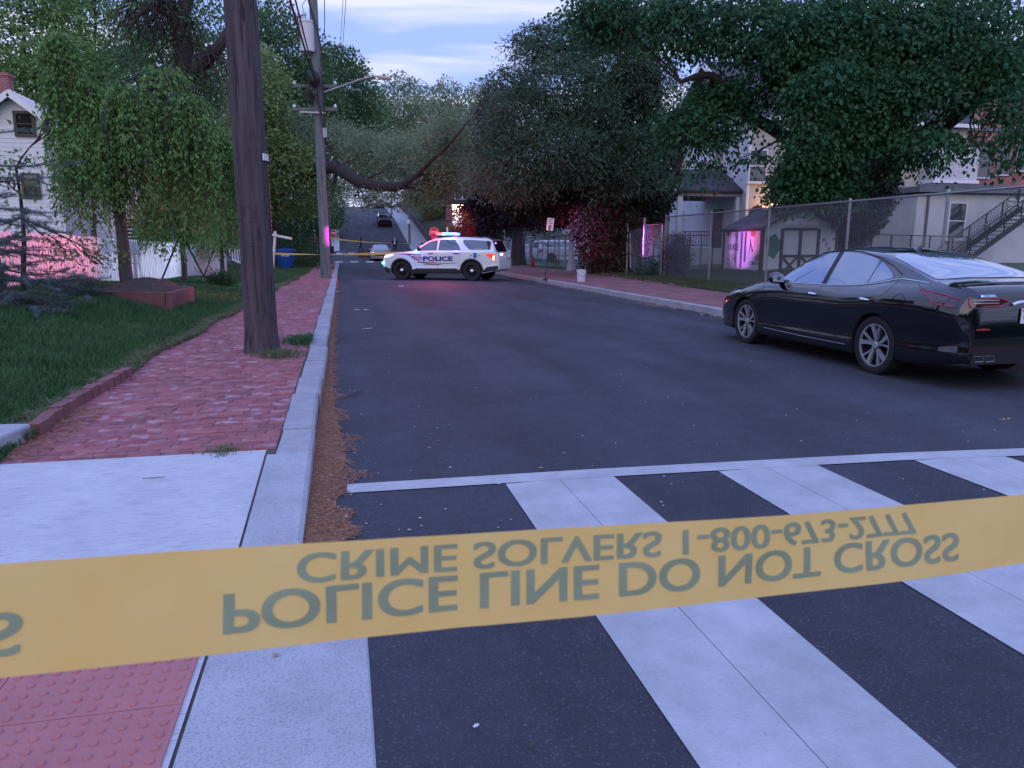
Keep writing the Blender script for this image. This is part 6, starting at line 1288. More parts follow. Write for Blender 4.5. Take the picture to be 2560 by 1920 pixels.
# ================================================================== FENCES
def picket():
    t = empty('picket_fence', FA, 0, 'long white picket fence behind the weeping tree, glowing pink at its left end', 'fence'); d = Vector((FB.x - FA.x, FB.y - FA.y, 0)); L = d.length; d.normalize(); A = Vector((FA.x, FA.y, 0)) - d * 3.2; L += 3.2; rz = math.atan2(d.y, d.x); n = int(L / .125)
    def gz(p): return lawnz(p.x + .1, p.y) 
    mb = MB(); sec = []; nrm = Vector((d.y, -d.x, 0))
    for i in range(n):
        p = A + d * (i * .125); z = float(np.interp(i / n, [0, 1], [FA.z + .03, FB.z])) ; h = 1.13 + random.gauss(0, .006); w = .088
        q = Matrix.Rotation(rz, 3, 'Z') @ Matrix.Rotation(R(90), 3, 'X') @ Matrix.Rotation(random.gauss(0, .008), 3, 'Z')
        hh = h - z * .0; prof = [(-w / 2, -.25), (w / 2, -.25), (w / 2, hh - .06), (w * .28, hh), (-w * .28, hh), (-w / 2, hh - .06)]
        mb.prism(prof, .018, q, (p.x, p.y, z))
        if (i + 1) % 19 == 0 or i == n - 1: o = mb.build('picket_panel', M_white, t); o.location = -t.location; mb = MB()
    for k in range(int(L / 2.375) + 1):
        p = A + d * min(k * 2.375, L) + nrm * -.07; z = float(np.interp(k * 2.375 / L, [0, 1], [FA.z, FB.z])); o = MB().box((p.x, p.y, z + .45), (.09, .09, 1.3), rz=rz).build('post', M_white, t); o.location = -t.location
    for hz in (.25, .85):
        a = A + nrm * -.035; e = A + d * L + nrm * -.035; o = MB().bar((a.x, a.y, FA.z + hz), (e.x, e.y, FB.z + hz), .03, .08).build('rail', M_white, t); o.location = -t.location
picket()
M_wire = mat('wire', (.34, .35, .38), .45, .6)
def chainlink(name, x, y0, y1, z0, h, label, posts, pitch=.0645, r=.0021, rail=.024, barbs=False, brace=None):
    t = empty(name, (x, y0, z0), 0, label, 'fence'); L = y1 - y0; V = []
    def wire(a, b):
        a = np.array(a); b = np.array(b); d = (b - a) / (np.linalg.norm(b - a) + 1e-9); u = np.array((1., 0, 0)); w = np.cross(d, u)
        for p in (a, b):
            for k in range(3): an = 2 * math.pi * k / 3; V.append(p + (u * math.cos(an) + w * math.sin(an)) * r)
    sl = 1.18  # diamonds slightly taller than wide
    n = int((L + h / sl) / pitch)
    for s, xo in ((1, -.003), (-1, .003)):
        for i in range(n):
            b0 = i * pitch - (h / sl if s > 0 else 0)
            ya, za = b0, 0.0; yb, zb = b0 + s * h / sl, h
            if s < 0: ya, yb = b0, b0 - h / sl
            pa, pb = [ya, za], [yb, zb]
            for p, q in ((pa, pb), (pb, pa)):
                if p[0] < 0 and q[0] > 0: tt = (0 - p[0]) / (q[0] - p[0]); p[1] += (q[1] - p[1]) * tt; p[0] = 0
                if p[0] > L and q[0] < L: tt = (L - p[0]) / (q[0] - p[0]); p[1] += (q[1] - p[1]) * tt; p[0] = L
            if (pa[0] <= 0 and pb[0] <= 0) or (pa[0] >= L and pb[0] >= L): continue
            wire((x + xo, y0 + pa[0], z0 + pa[1]), (x + xo, y0 + pb[0], z0 + pb[1]))
    if barbs:
        for i in range(int(L / pitch)): yy_ = y0 + (i + .5) * pitch; wire((x, yy_, z0 + h - .02), (x - .012, yy_ + .004, z0 + h + .05))
    o = fastmesh('wire_mesh', np.array(V), 6, M_wire, t, F=[(0, 1, 4, 3), (1, 2, 5, 4), (2, 0, 3, 5)]); o.location = -t.location
    for p in posts:
        o = MB().tube([(x + .05, p, z0 - .2), (x + .05, p, z0 + h + .02)], .034, 10).lathe([(.04, 0), (.042, .03), (.025, .06), (0, .07)], (x + .05, p, z0 + h + .02), 10).build('post', M_metal, t, smooth=True); o.location = -t.location
    mb = MB(); mb.tube([(x + .01, y0, z0 + h), (x + .01, y1, z0 + h)], rail, 8)
    o = mb.build('top_rail', M_metal, t, smooth=True); o.location = -t.location
    return t
chainlink('chain_link_fence', 12.7, 4.5, 28.3, .02, 2.55, 'tall chain link fence running behind the black sedan along the right pavement', [28.3, 24.5, 20.8, 17.1, 13.9, 10.6, 7.3], barbs=True)
chainlink('chain_link_fence', 12.35, 36.2, 57, .0, 2.0, 'lower chain link fence with blue grey posts beside the playground', [36.3, 39.6, 42.4, 43.2, 46, 49.3, 51.6, 52.4, 55, 57], r=.003, pitch=.08)
GG = 'bent gates of the chain link fence'
def gate(y0, y1, z0, h, lean, label, broken=False):
    t = empty('gate', (12.7, y0, z0), 0, label, 'gate', GG); x = 12.66; fr = MB(); zm = z0 + h * (.45 if not broken else .5)
    off = lambda z: lean * (z - z0)
    P4 = [(x, y0, z0), (x, y1, z0), (x + off(z0 + h), y1, z0 + h), (x + off(z0 + h), y0, z0 + h)]
    if broken: P4[2] = (x + .1, y1 + .18, z0 + h - .12); P4[1] = (x, y1 - .25, z0 + .35)
    for i in range(4): fr.tube([P4[i], P4[(i + 1) % 4]], .024, 8)
    a = Vector(P4[0]).lerp(Vector(P4[3]), .42); b_ = Vector(P4[1]).lerp(Vector(P4[2]), .40); fr.tube([a, b_], .02, 8)
    o = fr.build('gate_frame', M_metal, t, smooth=True); o.location = -t.location
    mb = MB(); k = 20
    for i in range(-k, k):
        for s in (1, -1):
            u0 = i / k; p, q = (max(u0, 0), 0 if u0 >= 0 else -u0), (min(u0 + 1, 1), 1 if u0 <= 0 else 1 - u0)
            if s < 0: p, q = (1 - p[0], p[1]), (1 - q[0], q[1])
            f_ = lambda uv: Vector(P4[0]).lerp(Vector(P4[1]), uv[0]).lerp(Vector(P4[3]).lerp(Vector(P4[2]), uv[0]), uv[1])
            mb.tube([f_(p), f_(q)], .003, 3, cap=False)
    o = mb.build('wire_mesh', M_wire, t); o.location = -t.location
gate(28.42, 30.3, .1, 2.2, .0, 'upright chain link gate with a pink lit frame beside the fence corner post'); gate(30.5, 32.0, .1, 2.1, .05, 'bent chain link gate panel sagging between the vine hedge and the upright gate', True)
for y_, lb in ((30.38, 'thick metal post between the two chain link gates'), (32.3, 'thick metal post at the right edge of the vine hedge')):
    tag(MB().tube([(12.7, y_, 0), (12.7, y_, 2.55)], .055, 12).lathe([(.06, 0), (.06, .03), (0, .09)], (12.7, y_, 2.55), 12).build('gate_post', M_metal, None, smooth=True), lb, 'post')
t = empty('vine_hedge', (12.7, 33.8, 0), 0, 'old fence smothered in dark vines, glowing pink and red on its left side', 'hedge')
bl = [((12.75, 33.6, 1.0), (.5, 1.3, 1.5), 900), ((12.9, 34.9, .9), (.7, .9, 1.2), 500), ((13.0, 33.8, 2.6), (.7, 1.8, .8), 500), ((12.9, 35.3, 2.3), (.5, .5, .6), 150)]
o = fastmesh('foliage', blobleaves(bl, .085, 15, shell=.5, aspect=.8, droop=-.5), 4, mat('leaf_vine', (.05, .035, .03), .5, col2=(.12, .09, .07), vs=3, isl=.6, trans=.2), t); o.location = -t.location
mb = MB(); [mb.tube(bend((12.7 + random.gauss(0, .2), random.uniform(32.5, 35.5), .1), (12.7 + random.gauss(0, .3), random.uniform(32.5, 35.5), random.uniform(1.5, 3)), 5, .08), .014, 4, cap=False) for _ in range(60)]; o = mb.build('stem', M_bark, t); o.location = -t.location
# black railing and stairs on the right
t = empty('metal_staircase', (31, 30.5, .4), 0, 'black metal staircase with mesh sides climbing to the right in front of the white wall', 'staircase')
def sb(mb, n_, m_): o = mb.build(n_, m_, t); o.location = -t.location
s0, s1 = PY(2385, 625, 30.5), PY(2600, 470, 30.5); sv = (s1 - s0)
for yo in (0, 1.1):
    mb = MB(); o_ = Vector((0, yo, 0)); mb.bar(s0 + o_ + Vector((.2, 0, -.9)), s1 + o_ + Vector((.2, 0, -.9)), .06, .25); sb(mb, 'stringer', M_black)
    mb = MB(); mb.tube([s0 + o_, s1 + o_], .03, 6); mb.tube([s0 + o_ + Vector((.1, 0, -.45)), s1 + o_ + Vector((.1, 0, -.45))], .015, 5)
    for k in range(6): p = s0.lerp(s1, k / 5) + o_; mb.bar(p, p + Vector((0, 0, -.95)), .05)
    for k in range(46):
        p = s0.lerp(s1, k / 46) + o_; q = s0.lerp(s1, min(k / 46 + .06, 1)) + o_; mb.bar(p, q + Vector((0, 0, -.85)), .008); mb.bar(q, p + Vector((0, 0, -.85)), .008)
    sb(mb, 'handrail', M_black)
for k in range(16): p = s0.lerp(s1, (k + .5) / 16) + Vector((.1, .55, -.85)); sb(MB().box(p, (.28, 1.08, .04)), 'tread', M_black)
t = empty('yard_railing', (25, 31, .4), 0, 'low black wire railing in front of the white side wall, left of the staircase', 'railing')
mb = MB(); a, e = PY(2130, 585, 31), PY(2420, 592, 31); mb.tube([a, e], .022, 6)
for k in range(7): p = a.lerp(e, k / 6); mb.bar(p, (p.x, p.y, .4), .05)
sb(mb, 'rail', M_black); mb = MB()
for k in range(70): p = a.lerp(e, k / 70); q = a.lerp(e, min((k + 7) / 70, 1)); mb.bar(p, (q.x, q.y, .5), .008); mb.bar(q, (p.x, p.y, .5), .008)
sb(mb, 'wire_mesh', M_wire)
t = empty('yard_railing', (16, 33.5, .4), 0, 'dark railing running left of the shed in front of the porch', 'railing'); mb = MB(); a, e = PY(1605, 588, 33.5), PY(1812, 588, 33.5); mb.tube([a, e], .025, 6)
for k in range(8): p = a.lerp(e, k / 7); mb.bar(p, (p.x, p.y, .3), .04)
sb(mb, 'rail', M_black)
# ================================================================== POLES
M_pole = mat('pole_wood', (.115, .088, .100), .9, col2=(.045, .034, .042), vs=7, bump=1, bs=16, stretch=(1.6, 1.6, .10))
M_pole2 = mat('pole_grey', (.17, .21, .21), .9, col2=(.10, .12, .125), vs=9, bump=.7, bs=18, stretch=(1.5, 1.5, .10))
def wood_detail(m):
    N, L = m.node_tree.nodes, m.node_tree.links; bs_ = N['Principled BSDF']; src = bs_.inputs['Base Color'].links[0].from_socket; tcn = [n for n in N if n.type == 'TEX_COORD'][0]
    mp_ = N.new('ShaderNodeMapping'); mp_.inputs['Scale'].default_value = (1, 1, .07); L.new(tcn.outputs['Object'], mp_.inputs[0])
    nn = N.new('ShaderNodeTexNoise'); nn.inputs['Scale'].default_value = 26; nn.inputs['Detail'].default_value = 6; nn.inputs['Distortion'].default_value = .6; L.new(mp_.outputs[0], nn.inputs[0])
    mr = N.new('ShaderNodeMapRange'); mr.inputs[1].default_value = .42; mr.inputs[2].default_value = .34; mr.inputs[4].default_value = .85; L.new(nn.outputs[0], mr.inputs[0])
    mi = N.new('ShaderNodeMix'); mi.data_type = 'RGBA'; L.new(mr.outputs[0], mi.inputs[0]); L.new(src, mi.inputs[6]); mi.inputs[7].default_value = (.012, .009, .012, 1)
    # short horizontal checks
    mp2 = N.new('ShaderNodeMapping'); mp2.inputs['Scale'].default_value = (2.2, 2.2, 22); L.new(tcn.outputs['Object'], mp2.inputs[0]); n2 = N.new('ShaderNodeTexNoise'); n2.inputs['Scale'].default_value = 1; n2.inputs['Detail'].default_value = 4; L.new(mp2.outputs[0], n2.inputs[0])
    m2 = N.new('ShaderNodeMapRange'); m2.inputs[1].default_value = .68; m2.inputs[2].default_value = .73; m2.inputs[4].default_value = .8; L.new(n2.outputs[0], m2.inputs[0])
    mi2 = N.new('ShaderNodeMix'); mi2.data_type = 'RGBA'; L.new(m2.outputs[0], mi2.inputs[0]); L.new(mi.outputs[2], mi2.inputs[6]); mi2.inputs[7].default_value = (.015, .012, .015, 1); L.new(mi2.outputs[2], bs_.inputs['Base Color'])
    bp = N.new('ShaderNodeBump'); bp.inputs['Strength'].default_value = 1; bp.inputs['Distance'].default_value = .03; L.new(nn.outputs[0], bp.inputs['Height']); L.new(bp.outputs[0], bs_.inputs['Normal'])
wood_detail(M_pole); wood_detail(M_pole2)
def pole_shaft(h, r0, r1, n=28, seg=40):
    mb = MB(); vs = []
    for i in range(seg + 1):
        z = h * i / seg; r = r0 + (r1 - r0) * i / seg + (.03 * math.exp(-z / .12) if r0 > .15 else 0)
        for j in range(n): a = 2 * math.pi * j / n; rr = r * (1 + .012 * math.sin(3 * a + z) + .008 * math.sin(9 * a + z * .5)); vs.append((rr * math.cos(a), rr * math.sin(a), z))
    mb.add(vs, [(i * n + j, i * n + (j + 1) % n, (i + 1) * n + (j + 1) % n, (i + 1) * n + j) for i in range(seg) for j in range(n)] + [tuple(seg * n + j for j in range(n))]); return mb
b1 = G(656, 880, .128); t = empty('utility_pole', b1, 0, 'thick weathered brown wooden pole standing in the brick pavement in the left foreground', 'utility pole')
pole_shaft(11.5, .200, .165).build('shaft', M_pole, t, smooth=True)
p = P(657, 450, b1.y * .975 + .2) ; ang = R(-20); MB().box((.187, -.07, 2.40), (.02, .13, .08), rz=R(-18)).build('tag_plate', M_trim, t)
MB().box((.195, -.03, 1.9), (.02, .035, .95)).build('cable_guard', M_black, t)
mb = MB(); [mb.box((.207, -.03, 1.48 + k * .055), (.006, .02, .018)) for k in range(16)]; mb.build('warning_marks', mat('marker_yellow', (.6, .4, .1), .6), t)
b2 = G(815, 695, .128); t = empty('utility_pole', b2, 0, 'tall grey wooden pole carrying a transformer, crossarms and street light beyond the near pole', 'utility pole'); F2 = (b2.x * -sa + b2.y * ca) if False else None
f2 = b2.x * math.sin(-YAW) + b2.y * math.cos(YAW)
pole_shaft(13.5, .20, .15).build('shaft', M_pole2, t, smooth=True)
L2 = lambda px, py, df=0: P(px, py, f2 + df) - b2
q = L2(768, 92, -.2); r_ = .27; tr_ = MB().lathe([(0, -.55), (r_, -.55), (r_, .48), (r_ + .02, .50), (r_ + .02, .54), (r_ * .8, .60), (0, .62)], q, 22).build('transformer', mat('transformer_grey', (.50, .53, .58), .45), t, smooth=True)
MB().lathe([(.10, .6), (.11, .66), (.07, .74), (.10, .78), (.06, .86), (0, .9)], q + Vector((-.08, 0, 0)), 12).build('bushing', mat('bushing_grey', (.4, .4, .45), .3), tr_, smooth=True)
MB().tube([L2(762, 35), L2(755, 15), L2(760, 5), L2(775, -8)], .012, 5).build('jumper_wire', M_black, tr_)
for y_ in (215, 273):
    a, e = L2(733, y_, -.25), L2(843, y_, .1); c_ = MB().bar(a, e, .10, .12).build('crossarm', M_pole2, t)
    for px in (736, 838): pp = L2(px, y_ - 7, -.25 if px < 800 else .1); MB().lathe([(.03, -.06), (.07, -.02), (.05, .03), (.03, .08), (0, .09)], pp, 10).build('insulator', M_white, c_, smooth=True)
a = [L2(806, 232, -.15), L2(850, 217), L2(900, 199), L2(930, 191.5), L2(950, 190.5)]; ar = MB().tube(a, .033, 8).build('lamp_arm', M_metal, t, smooth=True)
q = L2(960, 193); _ = MB().lathe([(0, -.10), (.08, -.09), (.10, -.02), (.06, .05), (0, .07)], (0, 0, 0), 16, 0); hd = _.build('lamp_head', mat('lamp_beige', (.35, .36, .28), .5), t, smooth=True)
hd.location = q; hd.scale = (2.9, 1.3, 1); hd.rotation_euler = (0, R(6), YAW)
MB().tube([L2(960, 190), L2(960, 185)], .05, 8).build('photocell', M_black, t)
MB().ball(L2(786, 197, -.4), (.24, .2, .30), 12, 8).ball(L2(777, 188, -.4), (.16, .16, .2), 10, 6).build('splice_closure', M_black, t, smooth=True)
MB().box(L2(812, 332, -.3), (.16, .14, .36)).build('junction_box', mat('box_grey', (.3, .32, .36), .5), t)
MB().box(L2(782, 281, -.3) , (1.0, .06, .06)).build('bracket', M_metal, t)
mb = MB()
for k in range(12):
    x0_ = 766 + random.uniform(0, 18); mb.tube([L2(x0_ + 8, 200, -.4), L2(x0_ - random.uniform(0, 12), 222, -.4), L2(x0_ - random.uniform(4, 16), 240, -.4), L2(x0_ + random.uniform(-8, 4), 258, -.4), L2(x0_ + 10, 235, -.4)], .012, 4, cap=False)
mb.build('hanging_wires', M_black, t)
mb = MB(); mb.tube([L2(771, 0, -.25), L2(785, 45, -.25), L2(797, 90, -.25), L2(801, 112, -.25), L2(803, 140, -.25), L2(806, 215, -.25), L2(812, 300, -.25), L2(812, 345, -.25)], .028, 6); mb.tube([L2(790, 210, -.3), L2(795, 250, -.3), L2(803, 290, -.3), L2(812, 335, -.3)], .05, 6); mb.build('riser_cable', M_black, t, smooth=True)
b3 = P(827, 665, 53); b3.z = .13; t = empty('utility_pole', b3, 0, 'shorter grey wooden pole directly behind the transformer pole', 'utility pole'); pole_shaft(7.5, .13, .10, 12, 10).build('shaft', M_pole2, t, smooth=True)
MB().box((.16, -.1, 1.0), (.18, .18, .5)).build('meter_box', M_black, t)
# overhead cables: each spans between the near pole and the transformer pole or runs on down the street
CG = 'overhead cables along the street'
def cable(a, b_, r, label, sag=.15):
    pts = [a.lerp(b_, i / 12) - Vector((0, 0, sag * math.sin(math.pi * i / 12))) for i in range(13)]; tag(MB().tube(pts, r, 5).build('overhead_cable', M_black, None, smooth=True), label, 'cable', CG)
def span(x0, px, py, r, lb, fa=9.6, fb=None, sag=.1):
    fb = fb or f2 - .25; dx = (px - x0) / py; a = P(x0 - dx * 450, -450, fa); cable(a, P(px, py, fb), r, lb, sag)
span(728, 786, 196, .030, 'thickest black cable reaching the transformer pole at the black splice closure'); span(741, 791, 205, .022, 'black cable just right of the thickest one, ending at the splice closure'); span(772, 800, 112, .012, 'thin cable crossing the face of the transformer pole')
span(724, 736, 208, .007, 'thin wire ending at the left insulator of the upper crossarm'); span(702, 733, 212, .006, 'faint leftmost wire reaching the left tip of the upper crossarm')
span(811, 813, 300, .010, 'thin wire dropping straight down just right of the transformer pole', 9.6, 50); span(857, 849, 140, .009, 'rightmost thin wire crossing the open sky', 9.6, 60); span(864, 850, 210, .009, 'thin wire beside the rightmost one in the open sky', 9.6, 60)
cable(P(812, 345, f2), P(846, 412, 44), .028, 'black cable falling from the transformer pole to the oak limb', .1)
cable(P(845, 322, 75), P(1010, 352, 70), .02, 'thin wire crossing the sky gap under the street light', .2); cable(P(1070, 412, 60), P(1290, 450, 62), .02, 'wire running to the brick house above the stop sign', .1); cable(P(985, 464, 60), P(1290, 478, 62), .018, 'lower wire running right past the brick house', .1); cable(P(830, 505, 82), P(1250, 520, 82), .025, 'wire crossing the foot of the hill road', .2)
# far poles
for px, yb, yt, f, r_, lb in ((1024, 612, 395, 92, .16, 'tall distant pole on the hill pavement carrying small white signs'), (832, 560, 430, 100, .14, 'distant pole on the left bank holding a grey box'), (978, 552, 480, 118, .10, 'thin dark pole near the black utility vehicle on the hill')):
    q = P(px, yb, f); tp = P(px - (4 if px == 1024 else 0), yt, f); t = empty('distant_pole', q, 0, lb, 'utility pole', 'distant poles along the hill road'); MB().tube([(0, 0, -.4), tp - q], [r_, r_ * .7], 10).build('shaft', M_pole2 if px > 900 else M_pole2, t, smooth=True)
    if px == 1024: MB().box(P(1021, 554, f - .3) - q, (.35, .04, .5)).build('small_sign', M_white, t)
    if px == 832: MB().box(P(833, 503, f - .3) - q, (.4, .3, .9)).build('grey_box', mat('box_grey', (1, 1, 1)), t)
q = P(1005, 554, 104); tag(MB().tube([q, P(1001, 515, 104)], [.09, .06], 8).build('leaning_post', M_trim), 'short pale leaning post beside the hill pavement', 'post')
# ================================================================== SIGNS
M_sred = mat('sign_red', (.50, .015, .03), .4); M_swhite = mat('sign_white', (.72, .72, .74), .4)
SG = 'stop signs at the crossing'
def stop_sign(px, py, f, size, label, turn=0, panel=False, base=None):
    c = P(px, py, f); zb = groundz(c.x, c.y) if base is None else base; t = empty('stop_sign', (c.x, c.y, zb), YAW + turn, label, 'stop sign', SG); h = c.z - zb
    MB().box((0, .03, (h + .3) / 2), (.06, .04, h + .3)).build('post', M_metal, t)
    M_ = Matrix(((1, 0, 0), (0, 0, 1), (0, 1, 0))); o8 = lambda r: [(r * math.cos(R(22.5 + 45 * k)), r * math.sin(R(22.5 + 45 * k))) for k in range(8)]
    r = size / 2 / math.cos(R(22.5)); pl = MB().prism(o8(r), .006, M_, (0, 0, h)).build('plate', M_swhite, t); MB().prism(o8(r * .93), .003, M_, (0, -.004, h)).build('face', M_sred, pl)
    mb = MB(); text_on(mb, 'STOP', (0, -.008, h), (1, 0, 0), (0, 0, 1), size * .33, size * .78, .03); mb.build('lettering', M_swhite, pl)
    if panel:
        MB().box((0, -.002, h - size * .66), (size * .6, .006, size * .2)).build('small_plate', M_sred, t); mb = MB(); text_on(mb, 'ALL WAY', (0, -.007, h - size * .66), (1, 0, 0), (0, 0, 1), size * .1, size * .5, .02); mb.build('small_lettering', M_swhite, t)
stop_sign(1085, 581, 61, .74, 'stop sign with a small plate below it, standing behind the windscreen of the police car', panel=True)
stop_sign(833, 583, 83, .78, 'distant stop sign facing the camera right of the transformer pole'); stop_sign(789, 596, 70, .78, 'stop sign turned half away between the blue bin and the transformer pole', turn=R(62))
c = P(1375, 562, 31.2); b_ = G(1363, 700, .13); t = empty('parking_sign', b_, 0, 'pink lit parking sign on a leaning black post at the right kerb', 'sign'); u = (c - b_)
MB().bar((0, 0, 0), u * 1.06, .05, .03).build('post', M_black, t); MB().lathe([(.12, 0), (.12, .02), (.04, .05), (0, .05)], (0, 0, .002), 12).build('base_plate', M_black, t)
pl = MB().box((0, 0, 0), (.28, .006, .50)).build('plate', M_swhite, t); pl.location = u + Vector((0, -.03, .02)); pl.rotation_euler = (0, R(6), YAW)
mb = MB()
for k in range(6): mb.box((0, -.005, .19 - k * .075), (.20 if k % 2 == 0 else .16, .003, .035))
mb.build('printed_lines', M_sred, pl)
c = P(787, 567, 69); t = empty('street_sign', (c.x, c.y, .1), YAW + R(40), 'narrow white sign on a post above the half turned stop sign', 'sign'); MB().box((0, .03, (c.z + .3) / 2), (.05, .04, c.z + .3)).build('post', M_metal, t); MB().box((0, 0, c.z - .1), (.35, .01, .8)).build('plate', M_swhite, t); mb = MB(); mb.bar((0, -.01, c.z + .1), (0, -.01, c.z - .15), .01, .06); mb.bar((0, -.01, c.z + .15), (.08, -.01, c.z + .05), .01, .05); mb.build('arrow', M_black, t)
c = P(1118, 576, 60); t = empty('street_sign', (c.x, c.y, .1), YAW, 'small tall pinkish sign to the right of the stop sign above the police car', 'sign'); MB().box((0, .03, c.z / 2), (.05, .04, c.z)).build('post', M_metal, t); MB().box((0, 0, c.z - .1), (.14, .01, .5)).build('plate', M_swhite, t)
# sign frame by the bin
q0, q1 = P(682, 676, 40), P(688.5, 578, 40); q0.z = .15; t = empty('sign_frame', q0, 0, 'white wooden sign post with one long arm beside the blue bin', 'sign post')
MB().bar((0, 0, 0), q1 - q0, .12, .12).build('post', M_white, t); MB().bar(P(677, 586, 39.9) - q0, P(730, 596.5, 39.9) - q0, .10, .12).build('arm', M_white, t)
# ================================================================== STREET OBJECTS
c = G(716, 672, .14); f_ = c.x * math.sin(-YAW) + c.y * math.cos(YAW); s = f_ / 1850; t = empty('wheeled_bin', c, YAW + R(12), 'big blue wheeled bin with a white printed mark on the lawn edge', 'bin')
M_bin = mat('bin_blue', (.008, .06, .30), .45, col2=(.015, .09, .38), vs=2)
mb = MB(); rows = [(0, .30, .28), (.12, .38, .33), (.55, .45, .40), (.92, .50, .45), (.93, .54, .48), (1.0, .54, .48)]; vs = []; n = 24
for z, rx, ry in rows:
    for j in range(n): a = 2 * math.pi * j / n; cc, ss = math.cos(a), math.sin(a); k_ = (abs(cc) ** 3 + abs(ss) ** 3) ** (-1 / 3.); vs.append((rx * cc * k_, ry * ss * k_, z))
mb.add(vs, [(i * n + j, i * n + (j + 1) % n, (i + 1) * n + (j + 1) % n, (i + 1) * n + j) for i in range(5) for j in range(n)] + [tuple(range(n - 1, -1, -1))]); mb.build('tub', M_bin, t, smooth=True)
mb = MB(); vs = []
for z, k2 in ((1.0, 1.07), (1.05, 1.07), (1.12, .75), (1.14, .3)):
    for j in range(n): a = 2 * math.pi * j / n; cc, ss = math.cos(a), math.sin(a); k_ = (abs(cc) ** 3 + abs(ss) ** 3) ** (-1 / 3.); vs.append((.54 * cc * k_ * k2, .48 * ss * k_ * k2, z))
mb.add(vs, [(i * n + j, i * n + (j + 1) % n, (i + 1) * n + (j + 1) % n, (i + 1) * n + j) for i in range(3) for j in range(n)] + [tuple(3 * n + j for j in range(n)), tuple(range(n - 1, -1, -1))]); mb.build('lid', M_bin, t, smooth=True)
for sx in (-1, 1): mb = MB(); mb.tube([(sx * .34 - .04, .32, .12), (sx * .34 + .04, .32, .12)], .12, 14); mb.build('wheel', M_rubber, t, smooth=True)
mb = MB(); y_ = -.46; mb.add([(-.18, y_ + .02, .70), (-.06, y_ + .02, .70), (-.06, y_ + .005, .76), (-.12, y_, .88), (-.18, y_ + .005, .76)], [(0, 1, 2, 3, 4)]); mb.box((.12, y_ - .005, .78), (.24, .004, .045)); mb.box((.10, y_ , .71), (.18, .004, .025)); mb.build('printed_mark', M_swhite, t)
c = G(1453, 704, .14); t = empty('bucket', c, 0, 'white plastic bucket at the foot of the vine hedge', 'bucket'); MB().lathe([(0, 0), (.145, 0), (.165, .33), (.18, .34), (.18, .365), (.168, .37), (.172, .42), (.182, .43), (.182, .445), (.165, .445), (.15, .05), (0, .05)], (0, 0, 0), 24).build('tub', mat('bucket_white', (.55, .58, .66), .5), t, smooth=True); MB().tube([(.18 * math.cos(a), -.05 - .16 * math.sin(a), .36 - .16 * math.sin(a)) for a in np.linspace(0, math.pi, 10)], .006, 5).build('handle', M_metal, t)
c = P(1332, 677, 46); c.z = .13; t = empty('traffic_cone', c, 0, 'dull red cone on the pavement by the playground fence', 'cone'); MB().box((0, 0, .02), (.4, .4, .04)).lathe([(.16, .04), (.03, .72), (0, .72)], (0, 0, 0), 16).build('cone', mat('cone_red', (.35, .03, .02), .6), t); MB().lathe([(.125, .22), (.09, .40)], (.0, 0, 0), 16).build('band', M_swhite, t)
c = P(1428, 682, 40); c.z = .13; tp = P(1428, 562, 40); t = empty('light_pole', c, 0, 'tall metal pole with flared base lit magenta in front of the playground', 'pole'); MB().lathe([(.30, 0), (.24, .15), (.16, .5), (.10, 1.0), (.085, 1.05), (.075, tp.z + 1.2)], (0, 0, 0), 16).build('shaft', mat('pole_paint', (.42, .42, .46), .5), t, smooth=True)
c = P(1423, 566, 47); t = empty('basketball_hoop', (c.x, c.y, .1), YAW + R(40), 'white basketball backboard peeking out beside the magenta pole', 'basketball hoop'); MB().box((0, 0, c.z - .1), (1.3, .05, .95)).build('backboard', M_swhite, t); MB().tube([(0, .3, 0), (0, .3, c.z - .4), (0, 0, c.z - .2)], .06, 8).build('post', M_metal, t); MB().tube([(.22 * math.cos(a), -.28 + .22 * math.sin(a), c.z - .4) for a in np.linspace(0, 2 * math.pi, 14)], .012, 5).build('hoop', M_sred, t)
for px, lb in ((1279, 'white banner on the playground fence nearest the police car tail'), (1327, 'tall pale banner with printed lines on the playground fence')):
    c = P(px, 626, 47 if px > 1300 else 50.5); y_ = c.y; c = PX(px, 626, 12.28); t = empty('banner', c, R(90), lb, 'banner', 'banners tied to the playground fence'); s = c.y / 1800; MB().box((0, 0, 0), (1.0 if px > 1300 else .7, .012, 1.2)).build('cloth', mat('banner_blue_white', (.50, .54, .66), .7), t)
    mb = MB(); [mb.box((0, .009, .25 - k * .16), (.62 - .12 * (k % 2), .004, .05)) for k in range(5)]; mb.ball((0, .009, .45), (.06, .004, .09), 8, 6); mb.build('printed_lines', mat('ink_blue', (.06, .08, .2), .7), t)
    mb = MB(); [mb.box((0, -.009, .25 - k * .16), (.62 - .12 * (k % 2), .004, .05)) for k in range(5)]; mb.build('printed_lines', mat('ink_blue', (1, 1, 1)), t)
c = P(1421, 668, 44.5); c.z = .1; t = empty('picnic_table', c, YAW, 'wooden picnic table on the playground behind the fence', 'table'); Mt = mat('table_wood', (.16, .14, .14), .8)
MB().box((0, 0, .74), (1.8, .75, .05)).build('tabletop', Mt, t)
for s_ in (-1, 1):
    MB().box((0, s_ * .7, .44), (1.8, .26, .05)).build('bench_seat', Mt, t); mb = MB(); mb.bar((s_ * .6, -.35, 0), (s_ * .6, .2, .72), .05, .09); mb.bar((s_ * .6, .35, 0), (s_ * .6, -.2, .72), .05, .09); mb.bar((s_ * .6, -.75, .40), (s_ * .6, .75, .40), .05, .09); mb.build('leg', Mt, t)
c = P(1295, 680, 50); c.z = .1; t = empty('street_tree', c, 0, 'bare grey trunk rising behind the playground fence into the dark crown', 'tree'); MB().tube([(0, 0, 0), (0, 0, .6), (.05, 0, 2.5), (-.1, .1, 5)], [.62, .48, .42, .35], 12).build('trunk', M_bark2, t, smooth=True)
